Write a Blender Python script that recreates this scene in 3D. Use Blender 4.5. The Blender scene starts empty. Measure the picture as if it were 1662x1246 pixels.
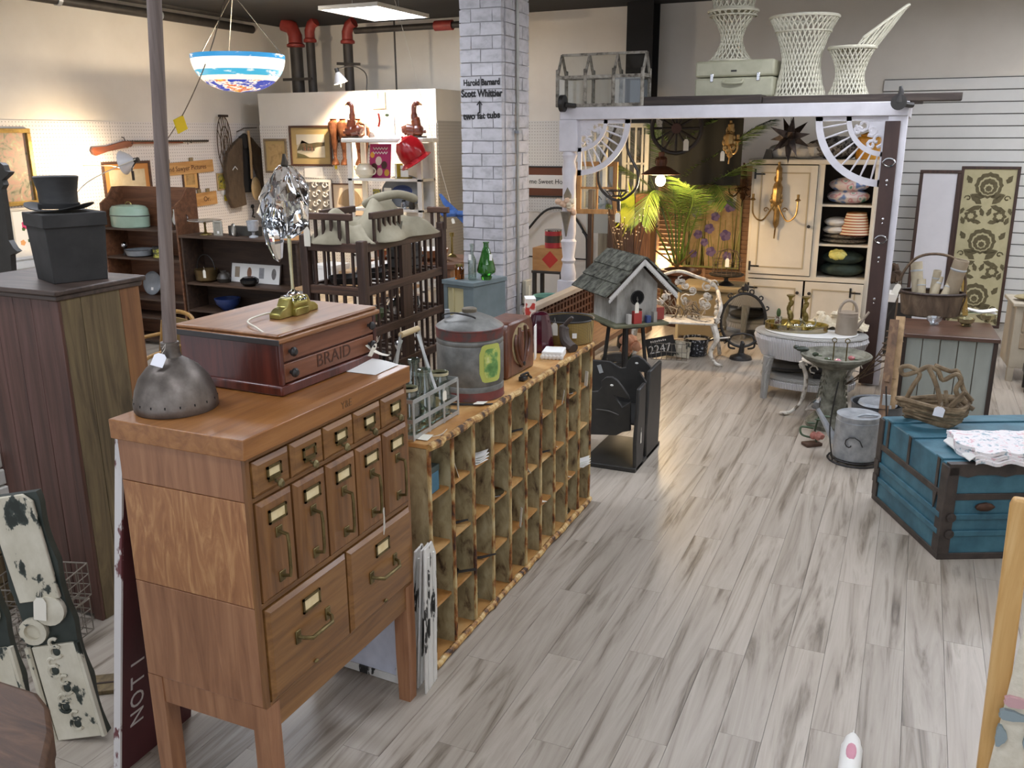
import bpy, bmesh, math, random
from mathutils import Vector as V, Matrix
R = math.radians
random.seed(7)
sc = bpy.context.scene
COL = sc.collection
# ---------------------------------------------------------------- camera
FPX, CAMH = 1440.0, 2.1
_th, _ya, _ro = R(15.65), R(24.19), R(-.31)
_f = V((-math.sin(_ya)*math.cos(_th), math.cos(_ya)*math.cos(_th), -math.sin(_th)))
_r = V((math.cos(_ya), math.sin(_ya), 0)); _u = _r.cross(_f)
_r, _u = _r*math.cos(_ro)+_u*math.sin(_ro), -_r*math.sin(_ro)+_u*math.cos(_ro)
EYE = V((0, 0, CAMH))
cd = bpy.data.cameras.new('camera'); cam = bpy.data.objects.new('camera', cd); COL.objects.link(cam)
cd.sensor_width = 36; cd.lens = 36*FPX/1662; cd.clip_start = .05
m3 = Matrix((_r, _u, -_f)).transposed(); cam.matrix_world = Matrix.Translation(EYE) @ m3.to_4x4()
sc.camera = cam
def _ray(px, py): return _f+_r*((px-831)/FPX)-_u*((py-623)/FPX)
def aX(px, py, x): d = _ray(px, py); return EYE+d*(x/d.x)
def aY(px, py, y): d = _ray(px, py); return EYE+d*(y/d.y)
def aZ(px, py, z=0): d = _ray(px, py); return EYE+d*((z-CAMH)/d.z)
# ---------------------------------------------------------------- world, exposure
w = bpy.data.worlds.new('world'); sc.world = w; w.use_nodes = True
w.node_tree.nodes['Background'].inputs[0].default_value = (.75, .8, .9, 1)
w.node_tree.nodes['Background'].inputs[1].default_value = .8
sc.view_settings.view_transform = 'Standard'; sc.view_settings.look = 'None'
sc.view_settings.exposure = 0.68; sc.view_settings.gamma = 1
PANEL_W, WARM_W = 12.0, 1.0
# ---------------------------------------------------------------- materials
def lin(h):
    o = []
    for i in (0, 2, 4):
        c = int(h[i:i+2], 16)/255
        o.append(c/12.92 if c <= .04045 else ((c+.055)/1.055)**2.4)
    return (*o, 1)
MC = {}
def M(key, cols, sc_=(8, 8, 8), rough=.6, metal=0, det=5, dist=0., bump=0., bsc=1., rnd=0., emit=0, lo=.3, hi=.7, spec=.5, off=False, coat=0, trans=0):
    """noise-driven procedural surface; cols = hex or list of hex (evenly spread lo..hi) or [(pos,hex)]"""
    if key in MC: return MC[key]
    m = bpy.data.materials.new(key); m.use_nodes = True; MC[key] = m
    t = m.node_tree; N = t.nodes; L = t.links; b = N['Principled BSDF']
    b.inputs['Roughness'].default_value = rough; b.inputs['Metallic'].default_value = metal
    b.inputs['Specular IOR Level'].default_value = spec
    if coat: b.inputs['Coat Weight'].default_value = coat; b.inputs['Coat Roughness'].default_value = .15
    if trans: b.inputs['Transmission Weight'].default_value = trans
    if isinstance(cols, str): cols = [cols]
    last = None
    if len(cols) > 1 or bump:
        tc = N.new('ShaderNodeTexCoord'); mp = N.new('ShaderNodeMapping'); mp.inputs['Scale'].default_value = sc_
        L.new(tc.outputs['Object'], mp.inputs['Vector'])
        if off:
            oi = N.new('ShaderNodeObjectInfo'); mu = N.new('ShaderNodeMath'); mu.operation = 'MULTIPLY'; mu.inputs[1].default_value = 61
            L.new(oi.outputs['Random'], mu.inputs[0]); L.new(mu.outputs[0], mp.inputs['Location'])
        nz = N.new('ShaderNodeTexNoise'); nz.inputs['Scale'].default_value = 1; nz.inputs['Detail'].default_value = det
        nz.inputs['Distortion'].default_value = dist; nz.inputs['Roughness'].default_value = .6
        L.new(mp.outputs[0], nz.inputs['Vector'])
    if len(cols) > 1:
        rp = N.new('ShaderNodeValToRGB'); el = rp.color_ramp.elements
        if isinstance(cols[0], str): cols = [(lo+(hi-lo)*i/(len(cols)-1), c) for i, c in enumerate(cols)]
        while len(el) < len(cols): el.new(.5)
        for e, (p, c) in zip(el, cols): e.position = p
        for e, (p, c) in zip(el, cols): e.color = lin(c)
        L.new(nz.outputs['Fac'], rp.inputs['Fac']); last = rp.outputs['Color']
    else:
        rg = N.new('ShaderNodeRGB'); rg.outputs[0].default_value = lin(cols[0]); last = rg.outputs[0]
    if rnd:
        oi = N.new('ShaderNodeObjectInfo'); mr = N.new('ShaderNodeMapRange'); mr.inputs['To Min'].default_value = 1-rnd; mr.inputs['To Max'].default_value = 1+rnd
        hs = N.new('ShaderNodeHueSaturation'); L.new(oi.outputs['Random'], mr.inputs['Value']); L.new(mr.outputs[0], hs.inputs['Value']); L.new(last, hs.inputs['Color']); last = hs.outputs['Color']
    L.new(last, b.inputs['Base Color'])
    if emit: L.new(last, b.inputs['Emission Color']); b.inputs['Emission Strength'].default_value = emit
    if bump:
        bp = N.new('ShaderNodeBump'); bp.inputs['Strength'].default_value = bump; bp.inputs['Distance'].default_value = .01
        if bsc != 1:
            mp2 = N.new('ShaderNodeMapping'); mp2.inputs['Scale'].default_value = [s*bsc for s in sc_]; L.new(tc.outputs['Object'], mp2.inputs['Vector'])
            n2 = N.new('ShaderNodeTexNoise'); n2.inputs['Scale'].default_value = 1; n2.inputs['Detail'].default_value = 3; L.new(mp2.outputs[0], n2.inputs['Vector']); L.new(n2.outputs['Fac'], bp.inputs['Height'])
        else: L.new(nz.outputs['Fac'], bp.inputs['Height'])
        L.new(bp.outputs[0], b.inputs['Normal'])
    return m
def wood(key, a, b_, c, ax='z', fine=38, long=2.2, rough=.5, rnd=0., bump=.15, coat=0, dist=.6):
    s = [fine]*3; s['xyz'.index(ax)] = long
    return M(key, [a, b_, c], s, rough, det=6, dist=dist, bump=bump, rnd=rnd, off=True, coat=coat, lo=.28, hi=.72)
def stripes(key, a, b_, ax=2, scale=20, rough=.7, width=.5, kind='BANDS', bump=.3, c2=None):
    """regular bands along one axis"""
    if key in MC: return MC[key]
    m = bpy.data.materials.new(key); m.use_nodes = True; MC[key] = m
    t = m.node_tree; N = t.nodes; L = t.links; b = N['Principled BSDF']; b.inputs['Roughness'].default_value = rough
    tc = N.new('ShaderNodeTexCoord'); wv = N.new('ShaderNodeTexWave'); wv.bands_direction = 'XYZ'[ax]; wv.inputs['Scale'].default_value = scale
    L.new(tc.outputs['Object'], wv.inputs['Vector'])
    rp = N.new('ShaderNodeValToRGB'); e = rp.color_ramp.elements; e[0].position = width-.08; e[1].position = width+.08; e[0].color = lin(a); e[1].color = lin(b_)
    L.new(wv.outputs['Fac'], rp.inputs['Fac']); L.new(rp.outputs[0], b.inputs['Base Color'])
    if bump:
        bp = N.new('ShaderNodeBump'); bp.inputs['Strength'].default_value = bump; bp.inputs['Distance'].default_value = .01; L.new(wv.outputs['Fac'], bp.inputs['Height']); L.new(bp.outputs[0], b.inputs['Normal'])
    return m
def weave(key, a, b_, scale=60, rough=.8, bump=.8, axes=(0, 2)):
    """two crossed band waves: wicker, cane, cloth"""
    if key in MC: return MC[key]
    m = bpy.data.materials.new(key); m.use_nodes = True; MC[key] = m
    t = m.node_tree; N = t.nodes; L = t.links; b = N['Principled BSDF']; b.inputs['Roughness'].default_value = rough
    tc = N.new('ShaderNodeTexCoord'); ws = []
    for ax in axes:
        wv = N.new('ShaderNodeTexWave'); wv.bands_direction = 'XYZ'[ax]; wv.inputs['Scale'].default_value = scale; L.new(tc.outputs['Object'], wv.inputs['Vector']); ws.append(wv)
    mx = N.new('ShaderNodeMath'); mx.operation = 'MULTIPLY'; L.new(ws[0].outputs['Fac'], mx.inputs[0]); L.new(ws[1].outputs['Fac'], mx.inputs[1])
    rp = N.new('ShaderNodeValToRGB'); e = rp.color_ramp.elements; e[0].position = .05; e[1].position = .45; e[0].color = lin(a); e[1].color = lin(b_)
    L.new(mx.outputs[0], rp.inputs['Fac']); L.new(rp.outputs[0], b.inputs['Base Color'])
    bp = N.new('ShaderNodeBump'); bp.inputs['Strength'].default_value = bump; bp.inputs['Distance'].default_value = .01; L.new(mx.outputs[0], bp.inputs['Height']); L.new(bp.outputs[0], b.inputs['Normal'])
    return m
def peg(key, base, hole, axes):
    """pegboard: small round holes every inch"""
    m = bpy.data.materials.new(key); m.use_nodes = True; MC[key] = m
    t = m.node_tree; N = t.nodes; L = t.links; b = N['Principled BSDF']; b.inputs['Roughness'].default_value = .6
    tc = N.new('ShaderNodeTexCoord'); sp = N.new('ShaderNodeSeparateXYZ'); L.new(tc.outputs['Object'], sp.inputs[0])
    sq = []
    for a in axes:
        mo = N.new('ShaderNodeMath'); mo.operation = 'PINGPONG'; mo.inputs[1].default_value = .0195; L.new(sp.outputs[a], mo.inputs[0])
        p = N.new('ShaderNodeMath'); p.operation = 'MULTIPLY'; L.new(mo.outputs[0], p.inputs[0]); L.new(mo.outputs[0], p.inputs[1]); sq.append(p)
    ad = N.new('ShaderNodeMath'); L.new(sq[0].outputs[0], ad.inputs[0]); L.new(sq[1].outputs[0], ad.inputs[1])
    lt = N.new('ShaderNodeMath'); lt.operation = 'LESS_THAN'; lt.inputs[1].default_value = .0055**2; L.new(ad.outputs[0], lt.inputs[0])
    mx = N.new('ShaderNodeMix'); mx.data_type = 'RGBA'; mx.inputs[6].default_value = lin(base); mx.inputs[7].default_value = lin(hole)
    L.new(lt.outputs[0], mx.inputs[0]); L.new(mx.outputs[2], b.inputs['Base Color']); return m
def glass(key, col='ffffff', rough=.02, ior=1.45, alpha=None):
    if key in MC: return MC[key]
    m = bpy.data.materials.new(key); m.use_nodes = True; MC[key] = m
    t = m.node_tree; N = t.nodes; L = t.links; b = N['Principled BSDF']
    if alpha is None:
        b.inputs['Base Color'].default_value = lin(col); b.inputs['Roughness'].default_value = rough
        b.inputs['Transmission Weight'].default_value = 1; b.inputs['IOR'].default_value = ior
    else:   # thin pane: mostly see-through with a mirror sheen
        N.remove(b); tr = N.new('ShaderNodeBsdfTransparent'); gl = N.new('ShaderNodeBsdfGlossy'); gl.inputs['Roughness'].default_value = rough
        tr.inputs[0].default_value = lin(col); mx = N.new('ShaderNodeMixShader'); mx.inputs[0].default_value = alpha
        L.new(tr.outputs[0], mx.inputs[1]); L.new(gl.outputs[0], mx.inputs[2]); L.new(mx.outputs[0], N['Material Output'].inputs[0])
    return m
def emis(key, col, s):
    if key in MC: return MC[key]
    m = bpy.data.materials.new(key); m.use_nodes = True; MC[key] = m; t = m.node_tree
    b = t.nodes['Principled BSDF']; b.inputs['Base Color'].default_value = lin(col); b.inputs['Emission Color'].default_value = lin(col); b.inputs['Emission Strength'].default_value = s
    return m
# ---------------------------------------------------------------- geometry builder
class G:
    def __init__(s): s.v = []; s.f = []
    def _add(s, vs, fs): n = len(s.v); s.v += [tuple(p) for p in vs]; s.f += [tuple(i+n for i in f) for f in fs]; return s
    def bx(s, x0, y0, z0, x1, y1, z1):
        return s._add([(x, y, z) for x in (x0, x1) for y in (y0, y1) for z in (z0, z1)], [(0, 1, 3, 2), (4, 6, 7, 5), (0, 4, 5, 1), (2, 3, 7, 6), (0, 2, 6, 4), (1, 5, 7, 3)])
    def box(s, c, d, rot=None):
        g = G().bx(-d[0]/2, -d[1]/2, -d[2]/2, d[0]/2, d[1]/2, d[2]/2)
        return s.add(g, Matrix.Translation(V(c)) @ (rot.to_4x4() if rot else Matrix()))
    def add(s, g, m=None): return s._add([m @ V(p) for p in g.v] if m else g.v, g.f)
    def bar(s, p, q, a, b=None, upv=(0, 0, 1)):
        """rectangular bar from p to q, a wide, b thick"""
        p = V(p); q = V(q); b = b or a; d = (q-p).normalized(); u = V(upv)
        if abs(d.dot(u)) > .99: u = V((0, 1, 0))
        x = d.cross(u).normalized(); y = x.cross(d)
        return s._add([e+x*i*a/2+y*j*b/2 for e in (p, q) for i, j in ((-1, -1), (1, -1), (1, 1), (-1, 1))], [(0, 1, 2, 3), (7, 6, 5, 4), (0, 4, 5, 1), (1, 5, 6, 2), (2, 6, 7, 3), (3, 7, 4, 0)])
    def tube(s, pts, r, n=8, closed=False, cap=True):
        pts = [V(p) for p in pts]; k = len(pts); rs = r if isinstance(r, (list, tuple)) else [r]*k
        vs = []; u = None
        for i, p in enumerate(pts):
            a = pts[(i-1) % k] if closed or i else p; b = pts[(i+1) % k] if closed or i < k-1 else p
            d = (b-a).normalized() if (b-a).length > 1e-9 else V((0, 0, 1))
            if u is None: u = d.orthogonal().normalized()
            u = (u-d*u.dot(d)); u = u.normalized() if u.length > 1e-6 else d.orthogonal().normalized()
            w_ = d.cross(u)
            vs += [p+(u*math.cos(t)+w_*math.sin(t))*rs[i] for t in [2*math.pi*j/n for j in range(n)]]
        fs = []
        for i in range(k if closed else k-1):
            for j in range(n):
                i2 = (i+1) % k; fs.append((i*n+j, i*n+(j+1) % n, i2*n+(j+1) % n, i2*n+j))
        if cap and not closed: fs += [tuple(range(n))[::-1], tuple(range((k-1)*n, k*n))]
        return s._add(vs, fs)
    def cyl(s, p, q, r, r2=None, n=16): return s.tube([p, q], [r, r if r2 is None else r2], n)
    def lathe(s, prof, n=24, c=(0, 0, 0), sq=(1, 1), rib=None):
        vs = []; fs = []; k = len(prof)
        for (r, z) in prof:
            for j in range(n):
                t = 2*math.pi*j/n; q = r*(1+(rib[1]*math.cos(rib[0]*t) if rib else 0))
                vs.append((c[0]+q*math.cos(t)*sq[0], c[1]+q*math.sin(t)*sq[1], c[2]+z))
        for i in range(k-1):
            for j in range(n): fs.append((i*n+j, i*n+(j+1) % n, (i+1)*n+(j+1) % n, (i+1)*n+j))
        if prof[0][0] > 1e-5: fs.append(tuple(range(n))[::-1])
        if prof[-1][0] > 1e-5: fs.append(tuple(range((k-1)*n, k*n)))
        return s._add(vs, fs)
    def ell(s, c, r, n=14, m=8, jit=0):
        if not isinstance(r, (tuple, list)): r = (r, r, r)
        vs = []
        for i in range(m+1):
            a = math.pi*i/m
            for j in range(n):
                t = 2*math.pi*j/n; q = 1+random.uniform(-jit, jit)
                vs.append((c[0]+r[0]*q*math.sin(a)*math.cos(t), c[1]+r[1]*q*math.sin(a)*math.sin(t), c[2]+r[2]*q*math.cos(a)))
        return s._add(vs, [(i*n+j, (i+1)*n+j, (i+1)*n+(j+1) % n, i*n+(j+1) % n) for i in range(m) for j in range(n)])
    def prism(s, poly, ax, a, b):
        """polygon in the plane normal to axis ax, from a to b along it"""
        def p3(q, t): return {'x': (t, q[0], q[1]), 'y': (q[0], t, q[1]), 'z': (q[0], q[1], t)}[ax]
        n = len(poly)
        return s._add([p3(q, a) for q in poly]+[p3(q, b) for q in poly], [tuple(range(n)), tuple(range(2*n-1, n-1, -1))]+[(i, (i+1) % n, n+(i+1) % n, n+i) for i in range(n)])
    def sheet(s, fn, nu, nv, thick=0):
        vs = [fn(i/nu, j/nv) for i in range(nu+1) for j in range(nv+1)]; k = nv+1
        fs = [(i*k+j, (i+1)*k+j, (i+1)*k+j+1, i*k+j+1) for i in range(nu) for j in range(nv)]
        if thick:
            n0 = len(vs); vs2 = [(p[0], p[1], p[2]-thick) for p in vs]; fs2 = [tuple(i+n0 for i in f[::-1]) for f in fs]
            rim = [j for j in range(k)]+[i*k+nv for i in range(1, nu+1)]+[nu*k+j for j in range(nv-1, -1, -1)]+[i*k for i in range(nu-1, 0, -1)]
            fs += fs2+[(rim[i], rim[(i+1) % len(rim)], rim[(i+1) % len(rim)]+n0, rim[i]+n0) for i in range(len(rim))]; vs += vs2
        return s._add(vs, fs)
    def frame(s, x0, z0, x1, z1, w_, y0, y1):
        """picture-frame ring in the xz plane"""
        s.bx(x0, y0, z0, x1, y1, z0+w_); s.bx(x0, y0, z1-w_, x1, y1, z1); s.bx(x0, y0, z0+w_, x0+w_, y1, z1-w_); return s.bx(x1-w_, y0, z0+w_, x1, y1, z1-w_)
    def mesh(s, name, ang=35):
        me = bpy.data.meshes.new(name); bm = bmesh.new()
        vs = [bm.verts.new(p) for p in s.v]
        for f in s.f:
            try: bm.faces.new([vs[i] for i in f])
            except ValueError: pass
        bmesh.ops.recalc_face_normals(bm, faces=bm.faces)
        for f in bm.faces: f.smooth = True
        bm.to_mesh(me); bm.free(); me.set_sharp_from_angle(angle=R(ang)); return me
    def out(s, name, mat, parent=None, loc=(0, 0, 0), rot=(0, 0, 0), bev=0, ang=35):
        me = s.mesh(name, ang); me.materials.append(mat)
        o = bpy.data.objects.new(name, me); COL.objects.link(o); o.location = loc; o.rotation_euler = rot
        if parent: o.parent = parent
        if bev:
            b = o.modifiers.new('bevel', 'BEVEL'); b.width = bev; b.segments = 2; b.limit_method = 'ANGLE'; b.angle_limit = R(40)
        return o
def tag(o, label=None, cat=None, group=None, kind=None):
    if label: o['label'] = label
    if cat: o['category'] = cat
    if group: o['group'] = group
    if kind: o['kind'] = kind
    return o
def thing(name, label, cat, loc=(0, 0, 0), rz=0, group=None, rot=None):
    o = bpy.data.objects.new(name, None); COL.objects.link(o); o.location = loc; o.rotation_euler = rot or (0, 0, rz); o.empty_display_size = .05; o['kind'] = 'thing'
    return tag(o, label, cat, group)
def group_(name, label, cat, **k): return thing(name, label, cat, **k)
def cp(o, parent=None, loc=None, rz=None):
    c = o.copy(); COL.objects.link(c); c.parent = parent
    if loc is not None: c.location = loc
    if rz is not None: c.rotation_euler = (o.rotation_euler.x, o.rotation_euler.y, rz)
    for ch in [x for x in o.children]: cp(ch, c)
    return c
def struct(o, label): return tag(o, label, None, None, 'structure')
def text(s_, size, mat, parent, loc, rot, ext=.0008, name='lettering', al='CENTER', sx=1, bold=0):
    cu = bpy.data.curves.new(name, 'FONT'); cu.body = s_; cu.size = size; cu.extrude = ext; cu.offset = bold; cu.align_x = al; cu.align_y = 'CENTER'; cu.resolution_u = 3
    cu.materials.append(mat); t_ = bpy.data.objects.new(name, cu); me = bpy.data.meshes.new_from_object(t_); bpy.data.objects.remove(t_); me.name = name
    o = bpy.data.objects.new(name, me); COL.objects.link(o); o.parent = parent; o.location = loc; o.rotation_euler = rot; o.scale = (sx, 1, 1); o['kind'] = 'stuff' if len(s_) > 6 else 'thing'
    del o['kind']; return o
def arc(c, r, a0, a1, n=12, plane='xz', ry=None):
    ry = ry or r; o = []
    for i in range(n+1):
        t = R(a0+(a1-a0)*i/n); a, b = r*math.cos(t), ry*math.sin(t)
        o.append({'xz': (c[0]+a, c[1], c[2]+b), 'yz': (c[0], c[1]+a, c[2]+b), 'xy': (c[0]+a, c[1]+b, c[2])}[plane])
    return o
def price(parent, loc, rot=(0, 0, 0), w_=.022, h=.045, mat=None):
    """little card tag on a loop of string"""
    g = G(); g.prism([(-w_/2, -h), (w_/2, -h), (w_/2, -h*.2), (w_*.25, 0), (-w_*.25, 0), (-w_/2, -h*.2)], 'y', -.0006, .0006)
    o = g.out('price_tag', mat or CARD, parent, loc, rot)
    G().tube([(0, 0, -.004), (.004, 0, .015), (0, 0, .032), (-.003, 0, .014)], .0007, 4).out('string', STRING, o)
    return o
# shared surfaces
CARD = M('card', 'e8e2d2', rough=.8); STRING = M('string', 'd8d2c4', rough=.9)
BLACKM = M('black_metal', ['2a2826', '3a3734'], (12, 12, 12), .45, .3); BRASS = M('brass', ['76683a', 'a5935a'], (9, 9, 9), .32, .85)
ABRASS = M('aged_brass', ['5d5337', '8a7d58'], (20, 20, 20), .35, .8); CHROME = M('chrome', 'c8c8c8', rough=.15, metal=1)
STEEL = M('galvanised', [(.35, '93979b'), (.65, 'b9bcbe')], (14, 14, 14), .38, .4, bump=.05); WHITEP = M('white_paint', ['dcd8ce', 'e8e5dc'], (5, 5, 5), .55)
LILACW = M('post_white', ['c5c2c6', 'd5d2d6'], (6, 6, 6), .55, bump=.05); DWOOD = wood('dark_wood', '1f1713', '33251d', '463328', 'z')
BLACKW = M('black_paint', [(.3, '232220'), (.7, '32302d')], (9, 9, 9), .42, bump=.08); PLAIN_W = M('plain_white', 'e6e4de', rough=.7)
WIRE = M('old_wire', ['6d665c', '958c7e'], (20, 20, 20), .5, .6); RUSTW = M('rust_wire', ['4a3a2c', '74604a'], (20, 20, 20), .6, .4)
# ================================================================ room
XL, YB, ZC, XR, YF = -8.65, 11.3, 3.62, 3.6, -1.2
WALL = M('wall_paint', ['e0d8cb', 'eae3d7'], (1.5, 1.5, 1.5), .8, bump=.02); BLK = M('ceiling_black', ['1a1816', '242120'], (2, 2, 2), .8)
FLB = M('subfloor', '4a443d', rough=.9)
fl = struct(G().bx(XL, YF, -.1, XR, YB, -.011).out('floor', FLB), 'dark gaps of the grey plank floor under everything')
PLK = M('plank', [(.28, '574c40'), (.37, '83786a'), (.46, 'a29789'), (.6, 'b0a698'), (.72, '8f8475')], (10, .62, 10), .38, det=8, dist=1.7, bump=.06, rnd=.07, off=True, spec=.45)
PW, PL = .152, 1.22
base = {}
far = G()
ix0 = int(math.floor(XL/PW))
for ix in range(ix0, int(XR/PW)+1):
    o_ = (ix*.437) % 1*PL
    y = -1.2-o_
    while y < YB:
        x0, x1, y0, y1 = ix*PW+.0007, (ix+1)*PW-.0007, y+.0007, min(y+PL, YB)-.0007
        y += PL
        if x0 < XL or x1 > XR or y1 < -1.2: continue
        y0 = max(y0, -1.2)
        if -2.3 < x0 < 1.2 and 1.55 < y1 and y0 < 8.6:
            k = round(y1-y0, 3)
            if k not in base:
                base[k] = G().bx(-PW/2+.0007, 0, -.012, PW/2-.0007, k, 0).mesh('plank'); base[k].materials.append(PLK)
            p = bpy.data.objects.new('plank', base[k]); COL.objects.link(p); p.location = ((x0+x1)/2, y0, 0); p.parent = fl
        else: far.bx(x0, y0, -.012, x1, y1, 0)
tag(far.out('plank_field', PLK, fl), None, None, None, 'stuff')
struct(G().bx(XL, YF, ZC, XR, YB, ZC+.1).out('ceiling', BLK), 'black painted ceiling high above the shop')
# left wall: drywall above pegboard
wl = struct(G().bx(XL-.1, YF, 0, XL, YB, ZC).out('wall_left', WALL), 'cream wall on the left above the pegboard')
PEGX = peg('pegboard_x', 'e4ddd6', '8d857c', (1, 2)); PEGY = peg('pegboard_y', 'dcd8d0', '8d857c', (0, 2))
ye = [3.0, 5.44, 7.88, YB-.03]
for a, b in zip(ye, ye[1:]): G().bx(XL, a+.002, .02, XL+.012, b-.002, 2.28).out('pegboard_panel', PEGX, wl)
wb = struct(G().bx(XL, YB, 0, XR, YB+.1, ZC).out('wall_back', WALL), 'cream wall across the back of the shop')
for a, b in ((-5.2, -3.98), (-3.98, -2.76)): G().bx(a+.002, YB-.012, 1.1, b-.002, YB, 2.28).out('pegboard_panel', PEGY, wb)
struct(G().bx(XR, YF, 0, XR+.1, YB, ZC).out('wall_right', WALL), 'cream wall on the right out of view')
# slatwall: every board a piece
SLAT = M('slat_white', ['d8d6d0', 'e0ded8'], (3, 3, 3), .45); SLG = M('slat_groove', '55524d', rough=.7)
sx0 = aY(1436, 126, YB).x
slw = thing('slatwall', 'white slatwall of horizontal boards on the back wall at right', 'slatwall', (sx0, YB-.001, 0)); L_ = XR-sx0-.02
G().bx(0, -.012, .02, L_, 0, 2.68).out('backing', SLG, slw)
sm = None
for i in range(21):
    z = .03+i*.1262
    if sm is None: sm = G().bx(0, -.028, 0, L_, -.012, .1165).out('slat', SLAT, slw, (0, 0, z), bev=.003)
    else: cp(sm, slw, (0, 0, z))
# partition box in the corner
PY = 10.05
pxl, pxr = aY(418, 153, PY).x, aY(707, 144, PY).x; pz = aY(560, 148, PY).z
PW_ = M('partition_white', ['dedad0', 'e6e2d8'], (2, 2, 2), .6)
wp = struct(G().bx(pxl, PY, 0, pxr, YB-.01, pz).out('wall_partition', PW_), 'white boxed-in partition in the back left corner')
G().bx(pxl, PY-.012, .4, pxr, PY, 2.25).out('pegboard_panel', PEGY, wp); G().bx(pxr, PY+.01, .4, pxr+.012, YB-.02, 2.28).out('pegboard_panel', peg('pegboard_s', 'b9b5ac', '77736b', (1, 2)), wp)
# dark steel post by the back wall
a = aY(1022, 60, 11.1); b = aY(1064, 60, 11.1)
t = thing('steel_post', 'black steel post rising against the back wall behind the white frame', 'post', ((a.x+b.x)/2, 11.12, 0)); w2 = (b.x-a.x)/2
G().bx(-w2, -.15, 0, w2, -.13, ZC).out('flange', BLK, t); G().bx(-w2, .13, 0, w2, .15, ZC).out('flange', BLK, t); G().bx(-w2*.7, -.13, 0, -w2*.3, .13, ZC).out('web', BLK, t); G().bx(-w2*1.15, -.17, 0, w2*1.15, .17, .02).out('base_plate', BLK, t)
# brick column
CY = 6.6
cx0, cx1 = aY(747, 120, CY).x, aY(815, 120, CY).x; cd_ = aX(858.5, 120, cx1).y-CY
cw = cx1-cx0
PBR = M('painted_brick', [(.3, '9c999a'), (.5, 'b6b3b5'), (.7, 'c0bdc0')], (9, 9, 14), .75, bump=.6, rnd=.05, off=True); MOR = M('painted_mortar', 'aeabac', rough=.9, bump=.5, sc_=(20, 20, 20))
col = thing('brick_column', 'white painted brick column with handwriting in the middle of the shop', 'column', ((cx0+cx1)/2, CY+cd_/2, 0))
G().bx(-cw/2+.008, -cd_/2+.008, 0, cw/2-.008, cd_/2-.008, ZC).out('mortar_core', MOR, col)
BH = .098; bms = {}
def brickmesh(lx, ly):
    k = (round(lx, 3), round(ly, 3))
    if k not in bms:
        for q in range(3):
            g = G(); rj = lambda: random.uniform(-.004, .004)
            g.bx(-lx/2, -ly/2, .004, lx/2, ly/2, BH-.004); g.v = [(x+rj(), y+rj(), z+rj()*.6) for x, y, z in g.v]
            me = g.mesh('brick'); me.materials.append(PBR); bms.setdefault(k, []).append(me)
    return random.choice(bms[k])
n = int(ZC/BH)
for i in range(3, n):
    s = i % 2
    xs = (0, .5, 1) if s else (0, .28, .78, 1)
    for a, b in zip(xs, xs[1:]):
        o = bpy.data.objects.new('brick', brickmesh((b-a)*cw-.008, .05)); COL.objects.link(o); o.parent = col; o.location = (-cw/2+(a+b)/2*cw, -cd_/2+.021+random.uniform(-.002, .003), i*BH)
        o = bpy.data.objects.new('brick', o.data); COL.objects.link(o); o.parent = col; o.location = (-cw/2+(a+b)/2*cw, cd_/2-.021, i*BH)
    xs = (0, .33, .78, 1) if s else (0, .55, 1)
    for a, b in zip(xs, xs[1:]):
        o = bpy.data.objects.new('brick', brickmesh(.05, (b-a)*(cd_-.1)-.008)); COL.objects.link(o); o.parent = col; o.location = (cw/2-.021+random.uniform(-.002, .003), -cd_/2+.05+(a+b)/2*(cd_-.1), i*BH)
INK = M('black_ink', '1d1b1a', rough=.8)
def ctext(s_, px, py, size, rz=0, sx=1):
    p = aY(px, py, CY); text(s_, size, INK, col, (p.x-col.location.x, -cd_/2-.0065, p.z), (R(90), R(rz), 0), .0012, 'handwriting', 'CENTER', sx, .0025)
ctext('Harold Barnard', 782, 134, .066, -1, .76); ctext('Scott Whittier', 782, 152, .074, 0, .82); ctext('two fat tubs', 782, 188, .07, -2, .95)
p = aY(779, 174, CY); G().prism([(-.006, -.045), (.006, -.045), (.006, .028), (.022, .012), (.026, .02), (0, .05), (-.026, .02), (-.022, .012), (-.006, .028)], 'y', -.001, .001).out('painted_arrow', INK, col, (p.x-col.location.x, -cd_/2-.0065, p.z))
p = aX(842, 250, cx1+.03); G().cyl((cw/2+.022, p.y-col.location.y, .5), (cw/2+.022, p.y-col.location.y, ZC), .013, n=10).out('conduit', M('conduit', ['9c9a92', 'b1afa6'], (3, 3, 6), .5, .4), col)
p = aX(842, 214, cx1+.03); G().bx(cw/2+.01, p.y-col.location.y-.03, p.z-.012, cw/2+.045, p.y-col.location.y+.03, p.z+.012).out('conduit_clamp', STEEL, col)
p = aX(856, 472, cx1+.03)
pl = G().bx(cw/2+.012, -.075, p.z-.1, cw/2+.05, .05, p.z+.1).out('switch_box', M('old_plastic', 'b9b3a0', rough=.4), col, (0, p.y-col.location.y, 0), bev=.006); G().bx(cw/2+.05, -.03, p.z-.05, cw/2+.056, .01, p.z+.05).out('switch', M('ivory', 'd8d2bc', rough=.4), pl, bev=.003)
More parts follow.
